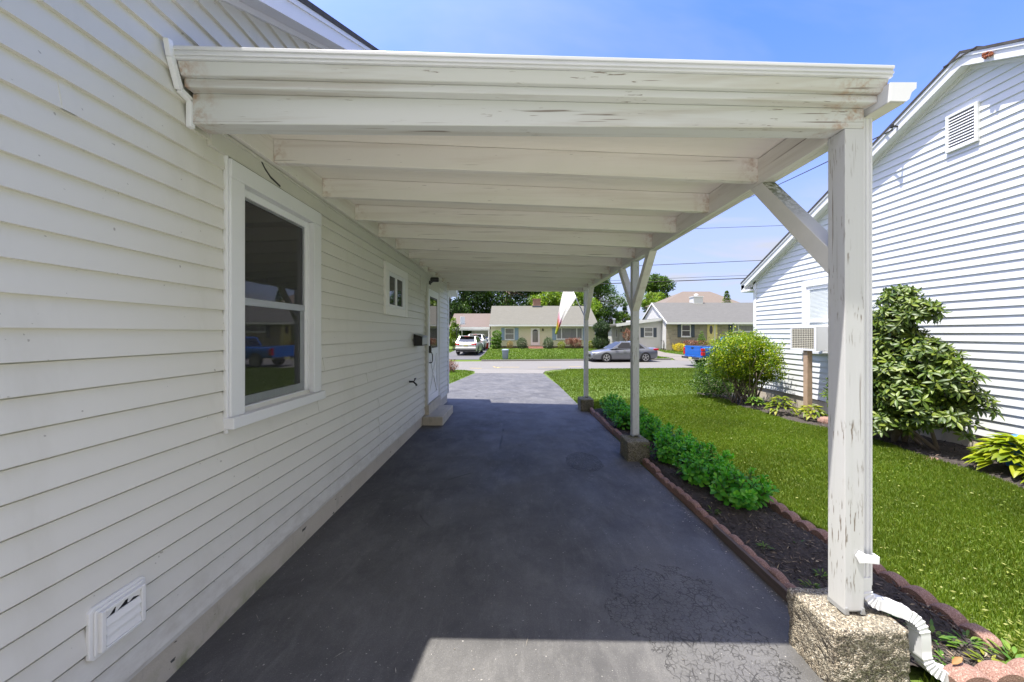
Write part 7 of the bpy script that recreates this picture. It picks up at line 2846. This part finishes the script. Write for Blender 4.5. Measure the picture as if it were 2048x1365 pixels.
# ------------------------------------------------------------------ flag on a slanted pole
def flag():
    o = thing('garden_flag', 'white printed flag with pink and yellow end on a slanted white pole', 'flag', (1.52, 7.75, EYE + 0.35))
    a, c = Vector((1.545, 7.705, EYE + 0.37)), Vector((1.25, 8.45, EYE + 1.35))
    b = MB()
    b.tube([a, c], 0.013, 8)
    b.lathe([(0.014, -0.02), (0.024, 0.0), (0.014, 0.024)], c, 10)
    b.build('pole', M['pole_white'], o, smooth=True)
    b = MB()
    b.box(1.528, 1.560, 7.7095, 7.735, EYE + 0.33, EYE + 0.43)
    b.build('bracket', M['alu_grey'], o, bevel=0.003)
    # limp cloth: hoisted along the upper pole, gathered towards its low corner
    nu, nv = 15, 41
    vv, uv = [], []
    hi0, hi1 = a.lerp(c, 0.44), a.lerp(c, 0.97)
    for j in range(nv):
        t = j / (nv - 1)
        for i in range(nu):
            s = i / (nu - 1)
            top = hi0.lerp(hi1, s)
            tip = Vector((0.985 + 0.02 * s, 8.28, EYE - 0.02))
            q = top.lerp(tip, t)
            # the fold narrows then ends in a slanted edge
            wid = (1 - t) + 0.10
            q = top.lerp(Vector((0.98, 8.30, EYE + 0.0)) + (hi1 - hi0) * (s - 0.5) * 0.12, min(1.0, t * (0.82 + 0.18 * t) if s > 0.5 else t))
            belly = math.sin(math.pi * t) * 0.05
            q += Vector((-0.04 * math.sin(math.pi * t) + 0.015 * math.sin(5 * s * math.pi) * t, 0.022 * math.sin(3.0 * s * math.pi + 2 * t) * (0.3 + t), -belly * 0.4 - 0.05 * t * s))
            vv.append(q)
            uv.append((s, 1 - t))
    b = MB()
    b.v = [tuple(p) for p in vv]
    for j in range(nv - 1):
        for i in range(nu - 1):
            k = j * nu + i
            b.f.append((k, k + 1, k + nu + 1, k + nu))
            b.m.append(0)
    ob = b.build('cloth', M['flag'], o, smooth=True)
    ul = ob.data.uv_layers.new(name='uv')
    for lp in ob.data.loops:
        ul.data[lp.index].uv = uv[lp.vertex_index]
    sf = ob.modifiers.new('thickness', 'SOLIDIFY')
    sf.thickness = 0.0015


flag()


# ------------------------------------------------------------------ overhead cables
def cable(label, p0, p1, r, sag, name='overhead_cable'):
    a, c = Vector(p0), Vector(p1)
    pts = []
    for t in np.linspace(0, 1, 25):
        q = a.lerp(c, t)
        q.z -= sag * 4 * t * (1 - t)
        pts.append(q)
    b = MB()
    b.tube(pts, r, 6)
    tag(b.build(name, M['wire'], smooth=True), label, 'cable', 'overhead cables')


def street_line(pxa, ya, pxb, yb, x0, x1, D=28.0):
    X0, X1 = (pxa - 1029) * D / 700, (pxb - 1029) * D / 700
    Z0, Z1 = EYE + (667 - ya) * D / 700, EYE + (667 - yb) * D / 700
    f = lambda x: Z0 + (Z1 - Z0) * (x - X0) / (X1 - X0)
    return (x0, D, f(x0)), (x1, D, f(x1))


a_, b_ = street_line(1395, 457.5, 1550, 452, 2, 46)
cable('topmost thin cable over the street', a_, b_, 0.016, 0.0)
a_, b_ = street_line(1310, 530.5, 1527, 521, -4, 46)
cable('second overhead cable over the street, clear of the trees', a_, b_, 0.022, 0.0)
a_, b_ = street_line(1371, 556, 1498, 551, 2, 46)
cable('thin cable just above the lowest thick one', a_, b_, 0.014, 0.0)
a_, b_ = street_line(1296, 564.6, 1496, 557, -12, 46)
cable('lowest and thickest cable over the street', a_, b_, 0.034, 0.0)
cable('service cable running from the white gable towards the street', (5.39, 4.99, EYE + 2.90), (14.1, 27.0, EYE + 9.25), 0.009, 0.25, 'service_cable')
